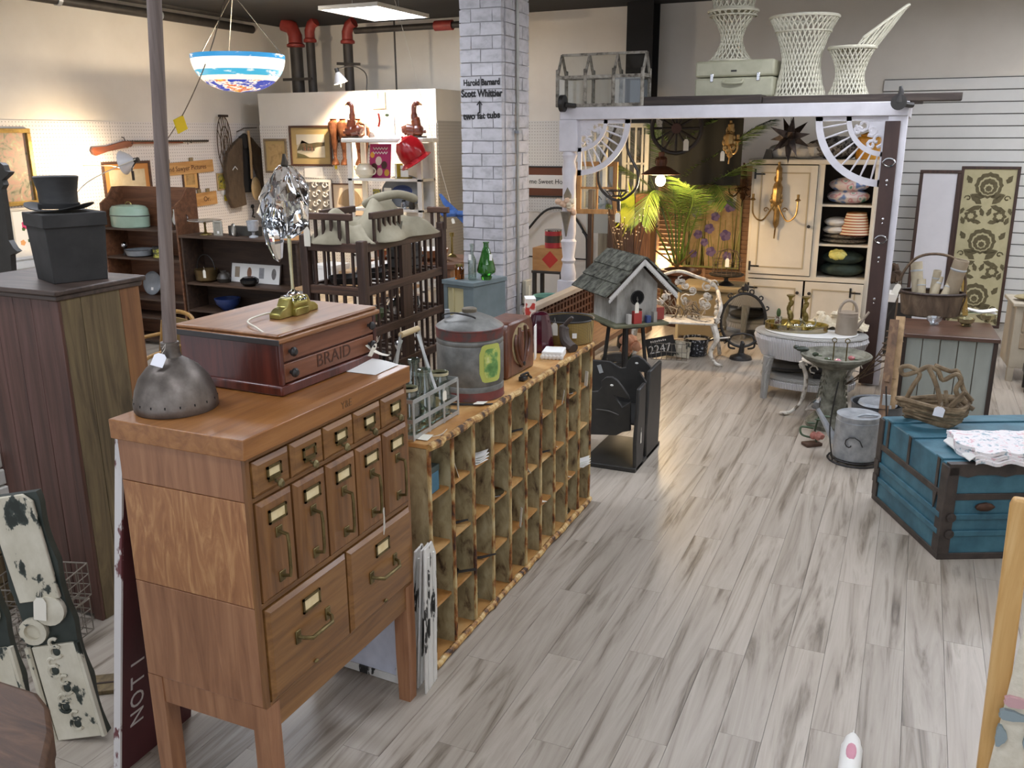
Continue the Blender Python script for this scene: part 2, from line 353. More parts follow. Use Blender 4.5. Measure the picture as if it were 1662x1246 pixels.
# ---------------------------------------------------------------- ceiling lamps (one in view, the others added unseen to brighten the shop)
LITE = emis('fluorescent_diffuser', 'eef3ff', PANEL_W); FIXW = M('fixture_white', 'd9d9d6', rough=.4)
def panel(x, y, lx, ly, z, label):
    t = thing('ceiling_light', label, 'ceiling light', (x, y, z), group='fluorescent panels under the ceiling')
    g = G(); g.bx(-lx/2, -ly/2, 0, lx/2, ly/2, .03); g.out('housing', FIXW, t, bev=.004)
    g = G(); g.frame(-lx/2, -ly/2, lx/2, ly/2, .025, 0, .012); g.v = [(p[0], p[2], -p[1]) for p in g.v]; g.out('frame', FIXW, t)
    G().bx(-lx/2+.03, -ly/2+.03, -.008, lx/2-.03, ly/2-.03, -.001).out('diffuser', LITE, t)
    for a in (-1, 1): G().tube([(a*lx*.4, 0, .03), (a*lx*.4, 0, ZC-z)], .004, 5).out('hanger', STEEL, t)
pz_ = 3.42
c = [aZ(*q, pz_) for q in ((537, 13), (626, 6), (680, 27), (592, 35))]
pc = sum(c, V())/4
panel(pc.x, pc.y, abs(c[1].x-c[0].x)*.5+abs(c[2].x-c[3].x)*.5, abs(c[2].y-c[1].y)*.5+abs(c[3].y-c[0].y)*.5, pz_, 'glowing square fluorescent panel hanging beside the brick column')
for x, y, w_ in ((-5.9, 3.6, 'tall cupboard'), (-3.2, 1.6, 'chipped boards'), (-.6, 3.9, 'middle of the aisle'), (1.7, 6.3, 'pale dresser'), (-.4, .6, 'place where the camera stands'), (2.2, 2.2, 'pine quilt rack'), (-3.3, 4.6, 'crate rack'), (2.3, 9.4, 'right end of the slatwall'), (-.9, 6.7, 'birdbath'), (.6, 7.6, 'grey chest'), (-6.3, 5.0, 'hutch'), (-4.6, 5.7, 'canvas sack'), (1.3, 8.7, 'damask screen')): panel(x, y, 1.2, .6, 3.45, 'added fluorescent fill panel out of view above the '+w_)
# ---------------------------------------------------------------- sprinkler pipes
PIPE = M('pipe_black', ['332f2c', '45403b'], (8, 8, 3), .55, .3); RED = M('pipe_red', ['7d2a24', '99382e'], (10, 10, 10), .5)
def pipe(name, label, pts, r, parts=()):
    t = thing(name, label, 'pipe', pts[0]); b0 = V(pts[0])
    G().tube([V(p)-b0 for p in pts], r, 12).out('pipe_run', PIPE, t)
    for nm, p, q, rr, mt in parts: G().cyl(V(p)-b0, V(q)-b0, rr, n=14).out(nm, mt, t)
    return t
x_ = XL+.2
q0, q1 = aX(60, -2, x_), aX(455, 52, x_)
zA = (q0.z+q1.z)/2
pipe('sprinkler_pipe', 'thick black sprinkler main running along the top of the left wall', [(x_, 3, zA), (x_, 10.3, zA)], .052, [('collar', (x_, yy, zA), (x_, yy+.05, zA), .062, STEEL) for yy in (6.1, 7.2, 8.6)])
pipe('sprinkler_pipe', 'thinner black sprinkler pipe just above the main on left wall', [(x_+.02, 3, zA+.13), (x_+.02, 10.3, zA+.13)], .035, [('collar', (x_+.02, yy, zA+.13), (x_+.02, yy+.08, zA+.13), .05, RED) for yy in (5.25, 5.9)])
RY = 10.6
for px, py0, rr, lab in ((480, 70, .085, 'fat black riser pipe with red flange in the back left corner'), (503, 62, .06, 'slimmer black riser pipe with red elbow next to the fat one'), (564, 64, .065, 'single black riser pipe with red elbow and wall bracket')):
    p = aY(px, py0, RY); zt = p.z
    t = thing('riser_pipe', lab, 'pipe', (p.x, RY, pz))
    G().cyl((0, 0, 0), (0, 0, zt-pz-.02), rr, n=16).out('pipe_run', PIPE, t); G().lathe([(rr*1.0, -.06), (rr*1.45, -.05), (rr*1.45, -.02), (rr*1.1, 0)], 18, (0, 0, zt-pz)).out('flange', RED, t)
    el = [(0, 0, zt-pz-.02), (0, 0, zt-pz+.09), (rr*.6, 0, zt-pz+.17), (rr*1.8, 0, zt-pz+.21)] if px != 480 else [(0, 0, zt-pz-.02), (0, 0, zt-pz+.09), (-.05, 0, zt-pz+.2), (-.17, -.02, zt-pz+.25)]
    G().tube(el, rr*1.12, 12).out('elbow', RED, t)
    if px != 503: G().bar((-rr*2.2, -rr, .38 if px == 564 else .2), (rr*3.4, -rr, .36 if px == 564 else .2), .02, .035).out('bracket', PIPE, t)
a, b = aY(576, 50, RY), aY(746, 38, RY)
pipe('sprinkler_pipe', 'black sprinkler branch running right from the risers to the column', [(a.x, RY, a.z), (b.x+.8, RY, a.z)], .04, [('coupling', (b.x-.35, RY, a.z), (b.x-.1, RY, a.z), .062, RED)])
a = aY(640, 50, RY); pipe('vent_pipe', 'thin grey pole standing on the partition below the ceiling', [(a.x, RY, pz), (a.x, RY, ZC)], .012, [('foot', (a.x, RY, pz), (a.x, RY, pz+.02), .03, STEEL)])
# ================================================================ oak card catalogue and what stands on it
OAKX = wood('oak_side', '7a5034', '946646', 'a87a56', 'z', 30, 2.5, .42, bump=.08, coat=.15); OAKF = wood('oak_front', '613e1e', '7d552b', '906637', 'y', 34, 2.4, .4, rnd=.06, bump=.08, coat=.2)
OAKV = wood('oak_front_upright', '5f3d1e', '79502a', '8c6236', 'z', 34, 2.4, .4, rnd=.07, bump=.08, coat=.2); OAKT = wood('oak_top', '7a4b22', '925f2f', 'a4703d', 'y', 30, 2, .36, coat=.25)
RAY = wood('oak_ray_fleck', '8a5a38', '9f6d45', 'c09160', 'z', 22, 4.5, .42, coat=.15, dist=2.2)
GAPD = M('dark_gap', '2b1c11', rough=.8)
ox0, ox1, oy0, oy1 = -2.035, -1.573, 1.745, 2.59
oak = thing('card_catalogue', 'oak card catalogue on tall legs with brass label-holder drawers', 'cabinet', (ox0, oy0, 0)); W, D = oy1-oy0, ox1-ox0
G().bx(-.012, -.012, 1.266, D+.012, W+.012, 1.325).out('top_slab', OAKT, oak, bev=.003)
for z0, z1, m in ((1.139, 1.265, OAKX), (.815, 1.137, RAY), (.492, .813, OAKX)):
    G().bx(0, 0, z0, D-.012, W, z1).out('section', m, oak, bev=.002)
g = G(); f0 = D-.012
G().bx(f0, 0, .492, D, .018, 1.265).out('face_stile', OAKV, oak); G().bx(f0, W-.018, .492, D, W, 1.265).out('face_stile', OAKV, oak)
for z0, z1 in ((1.252, 1.265), (1.131, 1.145), (.806, .822), (.492, .502)): G().bx(f0, .018, z0, D, W-.018, z1).out('face_rail', OAKF, oak, bev=.002)
G().bx(f0-.002, .018, .5, f0+.001, W-.018, 1.26).out('recess', GAPD, oak)
G().bx(D-.03, .055, .40, D-.004, W-.055, .49).out('apron', OAKF, oak, bev=.002); G().bx(.03, .004, .40, D-.04, .03, .49).out('apron', OAKX, oak, bev=.002); G().bx(.004, .05, .40, .03, W-.05, .49).out('apron', OAKF, oak); G().bx(.05, W-.03, .40, D-.05, W-.004, .49).out('apron', OAKX, oak)
for x, y in ((D-.028, .028), (D-.028, W-.028), (.028, .028), (.028, W-.028)):
    g = G(); g.bx(x-.028, y-.028, .2, x+.028, y+.028, .491); s = .8
    g._add([(x+a*.028, y+b*.028, .2) for a, b in ((-1, -1), (1, -1), (1, 1), (-1, 1))]+[(x+a*.024, y+b*.024, 0) for a, b in ((-1, -1), (1, -1), (1, 1), (-1, 1))], [(0, 4, 5, 1), (1, 5, 6, 2), (2, 6, 7, 3), (3, 7, 4, 0), (4, 7, 6, 5)])
    g.out('leg', OAKX, oak)
LAB = M('label_card', ['d9c28e', 'e6d6ab'], (30, 30, 30), .8); HOLD = M('label_holder', ['54472a', '7d6d45'], (25, 25, 25), .38, .75)
def holder(parent, x, y, z, w_, h, card=True):
    g = G(); t_ = .007
    for a in ((-w_/2, -h/2, w_/2, -h/2+t_), (-w_/2, h/2-t_, w_/2, h/2), (-w_/2, -h/2, -w_/2+t_, h/2), (w_/2-t_, -h/2, w_/2, h/2)): g.bx(x, y+a[0], z+a[1], x+.005, y+a[2], z+a[3])
    o = g.out('label_holder', HOLD, parent)
    if card: G().bx(x+.0005, y-w_/2+t_*.7, z-h/2+t_*.7, x+.002, y+w_/2-t_*.7, z+h/2-t_*.7).out('label_card', LAB, o)
n5 = (W-.036)/5
def front(y0, y1, z0, z1, mat, big):
    g = G(); x1 = D+.014
    g.bx(D-.01, y0, z0, D+.004, y1, z1); e = .012
    g._add([(D+.004, y0, z0), (D+.004, y1, z0), (D+.004, y1, z1), (D+.004, y0, z1), (x1, y0+e, z0+e), (x1, y1-e, z0+e), (x1, y1-e, z1-e), (x1, y0+e, z1-e)], [(0, 1, 5, 4), (1, 2, 6, 5), (2, 3, 7, 6), (3, 0, 4, 7), (4, 5, 6, 7)])
    return g.out('drawer', mat, oak, ang=20), x1
for k in range(5):
    y0 = .02+k*n5+.003; y1 = .02+(k+1)*n5-.007; yc = (y0+y1)/2
    d, x1 = front(y0, y1, 1.148, 1.25, OAKF, 0); holder(d, x1, yc, 1.205, .062, .036, k != 1)
    g = G(); g.lathe([(.004, 0), (.004, .012), (.012, .016), (.013, .02), (.008, .026), (0, .027)], 12); g.v = [(x1+p[2], yc+p[0]+.004, 1.172+p[1]-.25*p[2]) for p in g.v]; g.out('knob', ABRASS, d)
    g = G().bx(x1, yc-.026, 1.178, x1+.004, yc+.026, 1.186).out('finger_ledge', HOLD, d)
    d, x1 = front(y0, y1, .826, 1.128, OAKV, 0); holder(d, x1, yc, 1.075, .078, .042)
    g = G(); g.tube([(x1, yc, 1.02), (x1+.03, yc, 1.015), (x1+.033, yc, .99), (x1+.033, yc, .91), (x1+.03, yc, .886), (x1, yc, .88)], .0055, 8); h_ = g.out('pull_handle', HOLD, d)
    for zz in (1.02, .88): G().bx(x1-.001, yc-.014, zz-.016, x1+.004, yc+.014, zz+.016).out('handle_plate', HOLD, h_, bev=.002)
    if k == 3: G().tube([(x1+.035, yc, .93), (x1+.036, yc+.004, .87), (x1+.03, yc+.008, .8), (x1+.032, yc+.014, .83), (x1+.037, yc+.006, .9)], .0016, 5).out('string', STRING, h_)
hw = (W-.036)/2
for k in range(2):
    y0 = .02+k*hw+.003; y1 = .02+(k+1)*hw-.007; yc = (y0+y1)/2
    d, x1 = front(y0, y1, .506, .802, OAKF, 1); holder(d, x1, yc, .735, .085, .048)
    g = G(); g.tube([(x1, yc-.075, .655), (x1+.02, yc-.07, .652), (x1+.036, yc-.05, .645), (x1+.036, yc+.05, .645), (x1+.02, yc+.07, .652), (x1, yc+.075, .655)], [.006, .006, .007, .007, .006, .006], 8); h_ = g.out('pull_handle', HOLD, d)
    for s in (-1, 1): G().bx(x1-.001, yc+s*.075-.012, .632, x1+.005, yc+s*.075+.012, .675).out('handle_plate', HOLD, h_, bev=.002)
    G().ell((x1+.004, yc, .528), (.006, .01, .006), 8, 6).out('catch', HOLD, d)
# carved mark on the slab edge
text('Y&E', .034, M('oak_mark', '6b4a2a', rough=.5), oak, (D+.013, W*.55, 1.294), (R(90), 0, R(90)), .0004, 'stamped_mark')
# spool cabinet
SPR = wood('spool_side', '3a1a14', '56261c', '6e3426', 'z', 26, 2, .34, coat=.3); SPT = wood('spool_top', '6a4428', '8a5d38', '9c6d45', 'y', 26, 2, .42, coat=.15); SPF = wood('spool_front', '58321f', '74452c', '86543a', 'y', 30, 2.2, .42, coat=.15)
sp = thing('spool_cabinet', 'low two-drawer spool cabinet lettered BRAID on top of the oak catalogue', 'cabinet', (-2.15, 2.115, 1.326), R(-1.5)); SW, SD, SH = .535, .425, .195
G().bx(.012, .012, 0, SD-.014, SW-.012, SH-.03).out('body', SPR, sp, bev=.003)
G().bx(0, 0, 0, SD+.004, SW, .032).out('plinth', SPR, sp, bev=.006)
g = G(); g.bx(-.006, -.006, SH-.03, SD+.01, SW+.006, SH-.012); g.bx(.002, .002, SH-.012, SD+.002, SW-.002, SH); g.out('top', SPT, sp, bev=.006)
g = G(); g.bx(-.008, -.0085, SH-.032, SD+.012, -.0045, SH-.014); g.out('edge_moulding', M('dark_edge', ['24201f', '3a332f'], (9, 9, 9), .4), sp, bev=.003)
for y in (.008, SW-.024): G().bx(SD-.014, y, .032, SD, y+.016, SH-.03).out('stile', SPR, sp, bev=.003)
for k, z in enumerate((.036, .103)):
    d = G().bx(SD-.02, .026, z, SD-.002, SW-.026, z+.061).out('drawer', SPF, sp, bev=.003)
    for y in (.055, SW-.055): G().lathe([(.006, 0), (.006, .008), (.014, .013), (.015, .02), (.009, .027), (0, .028)], 14).out('knob', BLACKM, d, (SD-.002, y, z+.031), (0, R(90), 0))
    if k == 0: text('BRAID', .06, M('carved', '4a2a1a', rough=.6), d, (SD-.0015, SW/2+.01, z+.034), (R(90), 0, R(90)), .0008, 'lettering', 'CENTER', 1.12)
pt = price(sp, (SD+.028, SW-.055, .07), (R(20), R(20), R(80)), .02, .05)
# papers lying on the catalogue's corner
g = G(); g.sheet(lambda u, v: (-1.80+.2*u, 2.44+.15*v-.0*u, 1.3275+.012*math.sin(u*3.1)*(v)), 8, 6, .0012); tag(g.out('paper_sheet', M('paper', 'f2f0ea', rough=.75)), 'white paper sheet lying on the far corner of the oak catalogue', 'paper')
tg = thing('paper_tag', 'long cream shop tag dangling from the spool cabinet knob', 'tag', (-1.715, 2.585, 1.335)); G().sheet(lambda u, v: (-.01+.07*u, -.03+.02*v+.05*u, .07-.055*u-.012*math.sin(3.14*u)), 6, 2, .001).out('card', CARD, tg); G().tube([(-.02, -.03, .075), (-.012, -.024, .09), (-.01, -.02, .07)], .001, 5).out('string', STRING, tg)
# bell-shaped washing dolly standing on its bell, long pole up out of the picture
BELL = M('old_copper', [(.3, '4a433d'), (.5, '6b625a'), (.7, '8a8178')], (9, 9, 9), .44, .6, bump=.25); POLE = wood('grey_pole', '4a3d35', '675850', '7d6f66', 'z', 40, 1.6, .55)
bl = thing('bell_plunger', 'dented metal bell on a long wooden pole, standing on the oak catalogue', 'plunger', (-1.945, 1.895, 1.326))
K_ = 1.33; G().lathe([(r*K_, z*K_) for r, z in ((.088, .0), (.09, .004), (.0905, .018), (.085, .045), (.074, .072), (.056, .094), (.034, .11), (.022, .118), (.019, .13), (.02, .143), (.017, .145))], 36).out('bell', BELL, bl)
for k in range(18):
    a = k*2*math.pi/18; G().box((0, 0, 0), (.0022, .0035, .015)).out('vent_slot', M('slot', '0f0e0d', rough=.9), bl, (.1185*math.cos(a), .1185*math.sin(a), .027), (0, 0, a))
q = aY(250, 0, 1.96)-bl.location; d_ = (q-V((0, 0, .143)))
G().tube([V((0, 0, .185)), V((0, 0, .143))+d_*.5, V((0, 0, .143))+d_*1.35], [.0195, .019, .0195], 14).out('pole', POLE, bl)
G().lathe([(.026, .185), (.0265, .2), (.021, .201)], 16).out('collar', BELL, bl)
price(bl, (.01, -.045, .175), (R(-35), R(15), R(20)), .036, .04, M('white_tag', 'e9e8ec', rough=.7))
# crystal table lamp
GLS = glass('crystal', 'f2f6fa', .03, 1.5); BRG = M('brass_bright', ['716734', '998d4c', 'b8ad6c'], (10, 10, 10), .3, .85)
lp = thing('crystal_lamp', 'table lamp with swirled clear crystal body over a yellow brass base', 'lamp', (-1.885, 2.4, 1.5215))
g = G(); g.bx(-.03, -.03, 0, .03, .03, .05); g.out('base_block', BRG, lp, bev=.004); g = G(); g.cyl((.012, -.036, .036), (.012, .036, .036), .02, n=16); g.bx(-.012, -.036, 0, .036, .036, .026); g.out('base_front', BRG, lp, bev=.003)
for s in (-1, 1): G().prism([(s*.03, 0), (s*.105, 0), (s*.105, .016), (s*.085, .03), (s*.065, .034), (s*.05, .06), (s*.03, .064)], 'x', -.022, .022).out('base_wing', BRG, lp, bev=.003)
G().lathe([(.045, .052), (.04, .062), (.022, .068), (.01, .08), (.006, .085)], 18).out('bobeche', GLS, lp)
G().lathe([(.006, .08), (.0055, .12), (.007, .24), (.0065, .27)], 12).out('stem', M('stem_metal', ['a39a78', 'cfc7a5'], (8, 8, 8), .25, .9), lp)
g = G(); random.seed(3)
def blob(z, r, tw):
    return [(r*(1+.22*math.cos(3*t+tw)+.13*math.cos(7*t-tw*2))*math.cos(t), r*(1+.22*math.cos(3*t+tw)+.13*math.cos(7*t-tw*2))*math.sin(t), z) for t in [2*math.pi*j/28 for j in range(28)]]
pr = [(.255, .014), (.27, .036), (.3, .06), (.34, .074), (.38, .076), (.42, .06), (.45, .047), (.475, .034), (.49, .016)]
vs = []; [vs.extend(blob(z, r, z*22)) for z, r in pr]
g._add(vs, [(i*28+j, i*28+(j+1) % 28, (i+1)*28+(j+1) % 28, (i+1)*28+j) for i in range(len(pr)-1) for j in range(28)]+[tuple(range(28))[::-1], tuple(range((len(pr)-1)*28, len(pr)*28))]); g.out('crystal_body', GLS, lp)
g = G(); g.tube([(0, -.06, .36), (.005, -.085, .31), (.01, -.085, .25), (.005, -.07, .2), (.0, -.06, .185)], [.03, .035, .028, .016, .004], 9); g.out('crystal_wing', GLS, lp, ang=10)
G().tube([(0, 0, .48), (.002, .004, .5), (0, .004, .525)], [.012, .011, .004], 10).out('finial', M('lamp_cap', '4c453c', rough=.3, metal=.8), lp)
cdp = [(-.04, -.02, .008), (-.05, -.1, .012), (-.03, -.2, .01), (.06, -.262, .006), (.115, -.275, -.02), (.125, -.268, -.09), (.12, -.268, -.16), (.11, -.27, -.215)]
def smooth(pts, n=6, closed=False):
    pts = [V(p) for p in pts]; o = []; k = len(pts)
    for i in range(k if closed else k-1):
        p0 = pts[(i-1) % k] if closed or i else pts[0]; p1 = pts[i]; p2 = pts[(i+1) % k]; p3 = pts[(i+2) % k] if closed or i+2 < k else pts[-1]
        for j in range(n):
            t = j/n; o.append(.5*((2*p1)+(p2-p0)*t+(2*p0-5*p1+4*p2-p3)*t*t+(3*p1-p0-3*p2+p3)*t**3))
    if not closed: o.append(pts[-1])
    return o
G().tube(smooth(cdp), .003, 6).out('cord', M('cord_cream', 'd9d2bd', rough=.5), lp)
# ================================================================ pigeonhole rack
PGV = M('pigeon_wood', [(.30, '33271c'), (.36, '6a573d'), (.44, '8f7f5c'), (.56, 'a4956f'), (.7, 'b3a684')], (19, 19, 9), .6, det=7, dist=.5, bump=.2, off=True); PGT = M('pigeon_top', [(.25, '5a3a1c'), (.4, 'a8743a'), (.55, 'bf9055'), (.72, 'd4b27c')], (5, 3, 6), .5, det=6, bump=.15, off=True)
PGL = M('pigeon_lip', [(.38, '3a2413'), (.46, '9a6c36'), (.56, 'c29f62'), (.72, 'd9c497')], (14, 22, 14), .55, det=4, bump=.25, off=True); PGR = M('pigeon_rust', [(.36, '3a2114'), (.45, '8a5426'), (.54, 'b59a66'), (.7, 'c9b88c')], (22, 22, 9), .55, det=6, bump=.2, off=True)
pgx, pgy0, pgy1, PH, PD = -1.59, 2.765, 4.66, .972, .33
pg = thing('pigeonhole_rack', 'long open pigeonhole rack with chipped tan paint, forty square holes', 'shelf', (pgx-PD, pgy0, 0)); PW2 = pgy1-pgy0
G().bx(0, 0, PH-.02, PD, PW2, PH).out('top_board', PGT, pg, bev=.004)
g = G()
nseg = 46
pts = [(PD+.002+random.uniform(-.003, .003), i*PW2/nseg, PH-.012+random.uniform(-.004, .003)) for i in range(nseg+1)]
g.tube(pts, [random.uniform(.013, .018) for _ in pts], 8); g.out('top_lip', PGL, pg)
pts = [(PD+.002+random.uniform(-.003, .003), i*PW2/nseg, .016+random.uniform(-.003, .003)) for i in range(nseg+1)]
g = G(); g.tube(pts, [random.uniform(.013, .018) for _ in pts], 8); g.out('bottom_lip', PGL, pg)
G().bx(0, 0, 0, PD, PW2, .02).out('bottom_board', PGT, pg)
G().bx(0, .004, .02, .012, PW2-.004, PH-.02).out('back_board', PGV, pg)
dv = None; st = None
for i in range(11):
    y = i*(PW2-.014)/10
    if dv is None:
        dv = G().bx(.012, 0, .02, PD-.008, .014, PH-.02).out('divider', PGV, pg, (0, y, 0)); G().tube([(PD-.006+random.uniform(-.001, .001), .007, .02+k*(PH-.04)/16) for k in range(17)], [random.uniform(.008, .0105) for _ in range(17)], 7).out('divider_edge', PGR, dv)
    else: cp(dv, pg, (0, y, 0))
    if i < 10:
        for k, z in enumerate((.252, .49, .725)):
            if st is None: st = G().bx(.012, .014, 0, PD-.02, (PW2-.014)/10, .012).out('shelf_board', PGT, pg, (0, y, z-.006))
            else: cp(st, pg, (0, y, z-.006))
CELL = (PW2-.014)/10; ROWZ = (.02, .258, .496, .731)
def cell(i, r): return V((pgx-.16, pgy0+.014+CELL*(i+.5)-.007, ROWZ[r]+.0005))   # column i, row r from the floor
# small goods in the holes
p = cell(0, 3); t = thing('blue_box', 'small faded blue box in the nearest hole of the pigeonhole rack', 'box', p+V((.06, -.01, 0))); G().bx(-.06, -.055, 0, .06, .055, .085).out('box_body', M('faded_blue', ['3f6a80', '567f92'], (12, 12, 12), .7), t, bev=.003); G().bx(-.062, -.057, .085, .062, .057, .11).out('lid', M('box_lid', ['3d4a48', '525b55'], (12, 12, 12), .7), t, bev=.003)
def card_in(i, r, label, dx=.1, dy=0, rz=20, w_=.05, h=.07, lean=-15):
    o = G().bx(-w_/2, -.001, 0, w_/2, .001, h).out('tag_card', CARD, None, cell(i, r)+V((dx, dy, .001)), (R(lean), 0, R(90+rz))); tag(o, label, 'card')
def crock(i, r, label, kind, dx=.08, dy=0):
    c0 = cell(i, r)+V((dx, dy, 0))
    if kind == 'papers':
        t = thing('paper_bundle', label, 'papers', c0)
        for k in range(4): G().sheet(lambda u, v: (-.04+.11*u, -.045+.085*v+.008*k*u, .003+.006*k+.02*max(0, u-.5)*(1+.3*k)), 5, 4, .002).out('sheet', M('paper', 'f2f0ea'), t, (0, 0, 0), (0, 0, R(8*k-10)))
    elif kind == 'dish':
        t = thing('metal_dish', label, 'dish', c0); G().lathe([(.03, 0), (.04, .004), (.058, .022), (.062, .024), (.055, .02), (.035, .008), (0, .006)], 20).out('bowl', CHROME, t); G().tube(arc((.0, .0, .022), .06, 200, 340, 8, 'xy'), .004, 6).out('rim', CHROME, t)
    elif kind == 'jar':
        t = thing('dark_jar', label, 'jar', c0); G().lathe([(.035, 0), (.05, .02), (.052, .06), (.035, .085), (.03, .09)], 18).out('jar_body', M('brown_glaze', ['2b211a', '45362a'], (9, 9, 9), .25), t); G().tube(arc((0, .045, .055), .022, -80, 80, 8, 'yz'), .005, 6).out('handle', BLACKM, t)
    elif kind == 'tool':
        t = thing('iron_tool', label, 'tool', c0); G().tube([(-.06, -.03, .008), (.03, .02, .012), (.09, .045, .03)], [.008, .007, .004], 7).out('shaft', BLACKM, t); G().ell((-.06, -.03, .014), (.022, .03, .014), 10, 6).out('head', BLACKM, t)
    elif kind == 'box':
        t = thing('trinket_box', label, 'box', c0); G().bx(-.04, -.035, 0, .04, .035, .05).out('box_body', M('box_brown', ['4b3c2a', '66543c'], (14, 14, 14), .7), t, bev=.003); G().bx(-.042, -.037, .05, .042, .037, .06).out('lid', M('box_brown2', '3a3026', rough=.6), t, bev=.002)
    elif kind == 'pan':
        t = thing('skillet', label, 'pan', c0, R(30)); G().lathe([(.04, 0), (.05, .005), (.058, .028), (.054, .028), (.045, .008), (0, .006)], 20).out('pan_bowl', BLACKM, t); G().bar((.05, 0, .022), (.13, 0, .03), .014, .006).out('handle', BLACKM, t)
    return t
card_in(1, 3, 'cream tag card standing in the second hole of the top row', .12, .02, 35); crock(1, 3, 'brown trinket box behind the cream card in top row', 'box', .03, .03)
crock(2, 3, 'curled white papers sticking out of the third top hole', 'papers', .09); crock(4, 3, 'iron hand tool in a top hole of the pigeonhole rack', 'tool', .07)
crock(3, 2, 'shiny chrome dish in a second-row hole of the rack', 'dish', .1); crock(4, 2, 'dark brown jug in a second-row hole of the rack', 'jar', .07); card_in(5, 2, 'white price card leaning out below the dark jug', .145, -.03, 50, .035, .06, -30)
crock(1, 2, 'rusty small tool at the mouth of a lower left hole', 'tool', .06); crock(2, 0, 'brown lidded box in a bottom-row hole of the rack', 'box', .06); crock(2, 1, 'black iron hook tool lying in a third-row hole', 'tool', .1); crock(1, 1, 'small black skillet in the second column low hole', 'pan', .06); crock(3, 1, 'dark trinket box in the fourth column of the third row', 'box', .05)
card_in(6, 3, 'white slip in a top-row hole near the middle', .12, 0, 70, .03, .06, -70); crock(7, 3, 'brown jar under the wicker basket end of the rack', 'jar', .05); card_in(7, 3, 'long white tag hanging at a top-row hole near the basket', .15, .02, 30, .025, .075, 10)
card_in(9, 3, 'white tag on the last top hole of the rack', .15, .02, 60, .025, .085, 5); crock(8, 3, 'bronze round dish tilted in a far top hole', 'dish', .1)
card_in(7, 2, 'folded white note in a second-row hole toward the far end', .12, 0, 75, .04, .05, -60); card_in(4, 1, 'narrow white tag hanging into a middle hole', .15, .03, 50, .018, .1, 5); card_in(6, 1, 'white slip lying in a third-row hole', .13, 0, 80, .05, .05, -75); crock(6, 2, 'small black tool in the seventh column second row', 'tool', .06); card_in(8, 1, 'white card at the mouth of a far low hole', .13, 0, 75, .045, .04, -70)
crock(9, 1, 'crumpled pale papers in the last column of the rack', 'papers', .11); crock(8, 0, 'little dish in a far bottom hole', 'dish', .08); crock(5, 0, 'dark trinket box in a bottom hole near the middle', 'box', .04)
# bottle carrier on the rack
WIREW = M('carrier_metal', ['9fa09c', 'c2c2bd'], (15, 15, 15), .4, .5)
ZP = PH+.001
a = aZ(668, 697, ZP); ca = thing('bottle_carrier', 'galvanised milk bottle carrier with wooden handle at the near end of the rack', 'carrier', (-1.775, 2.965, ZP), R(0)); CW, CL, CH = .115, .185, .155
for z in (.012, .075, CH):
    g = G(); g.frame(-CW, -CL, CW, CL, .003, -.008, .008); g.v = [(x, zz, z+y) for x, y, zz in g.v]; g.out('band', WIREW, ca)
for x, y in [(s*CW, k*CL) for s in (-1, 1) for k in (-1, -.33, .33, 1)]+[(k*CW, s*CL) for s in (-1, 1) for k in (-.33, .33)]:
    g = G(); g.bar((x*.985, y*.985, 0), (x*.985, y*.985, CH), .014, .003, (x, 0, 0) if abs(x) == CW else (0, y, 0)); g.out('upright', WIREW, ca)
for k in (-.6, -.2, .2, .6): G().bx(k*CW-.006, -CL, .001, k*CW+.006, CL, .004).out('floor_strip', WIREW, ca)
for s in (-1, 1): G().bar((0, s*CL, .05), (0, s*.07, .375), .018, .003, (1, 0, 0)).out('handle_arm', WIREW, ca); G().bar((0, s*.07, .375), (0, s*.05, .38), .018, .003, (1, 0, 0)).out('handle_bend', WIREW, ca)
for s in (-1, 1): G().bar((s*CW*.98, 0, CH), (0, s*.062, .36), .012, .003).out('handle_brace', WIREW, ca)
G().cyl((0, -.065, .382), (0, .065, .382), .012, n=14).out('wooden_grip', M('grip_wood', ['b39b70', 'cdb98f'], (20, 4, 20), .5), ca)
price(ca, (CW+.008, .05, .14), (0, 0, R(90)), .03, .04)
BTL = glass('bottle_glass', 'e9efeb', .03, 1.45, .16)
bt = None
ys = (-.125, 0, .125)
for i, (x, y, hh) in enumerate([(-.06, -.125, 1), (.06, -.125, .86), (-.06, 0, 1.02), (.06, 0, 1), (-.06, .125, 1.0), (.06, .125, .82)]):
    nm = ('tall clear milk bottle in the back near corner of the carrier', 'squat clear jar with a yellowed rim in the near front of the carrier', 'tallest clear milk bottle in the middle back of the carrier', 'clear milk bottle with a white string in the middle front of the carrier', 'clear milk bottle in the far back corner of the carrier', 'short wide clear jar in the far front corner of the carrier')[i]
    t = thing('milk_bottle', nm, 'bottle', ca.location+V((x, y, .006)), group='bottles in the wire carrier')
    pr = [(.038, 0), (.044, .006), (.045, .1*hh), (.04, .13*hh), (.024, .165*hh), (.02, .19*hh), (.021, .212*hh), (.026, .216*hh), (.026, .232*hh), (.021, .234*hh)]
    pr2 = [(.017, .232*hh), (.017, .19*hh), (.022, .163*hh), (.037, .128*hh), (.042, .1*hh), (.041, .012), (0, .01)]
    if hh < .9: pr = [(.038, 0), (.045, .006), (.046, .12), (.036, .15), (.034, .172), (.037, .176), (.037, .19), (.032, .191)]; pr2 = [(.03, .19), (.03, .155), (.042, .118), (.042, .012), (0, .01)]
    G().lathe(pr+pr2, 20).out('glass_body', BTL, t)
    G().lathe([(pr[-2][0]+.0006, pr[-2][1]-.013), (pr[-2][0]+.001, pr[-2][1]-.002), (pr[-2][0]-.001, pr[-2][1]-.002), (pr[-2][0]-.001, pr[-2][1]-.013)], 18).out('rim', M('aged_rim', 'b9ae8b', rough=.4) if hh < .9 else BTL, t)
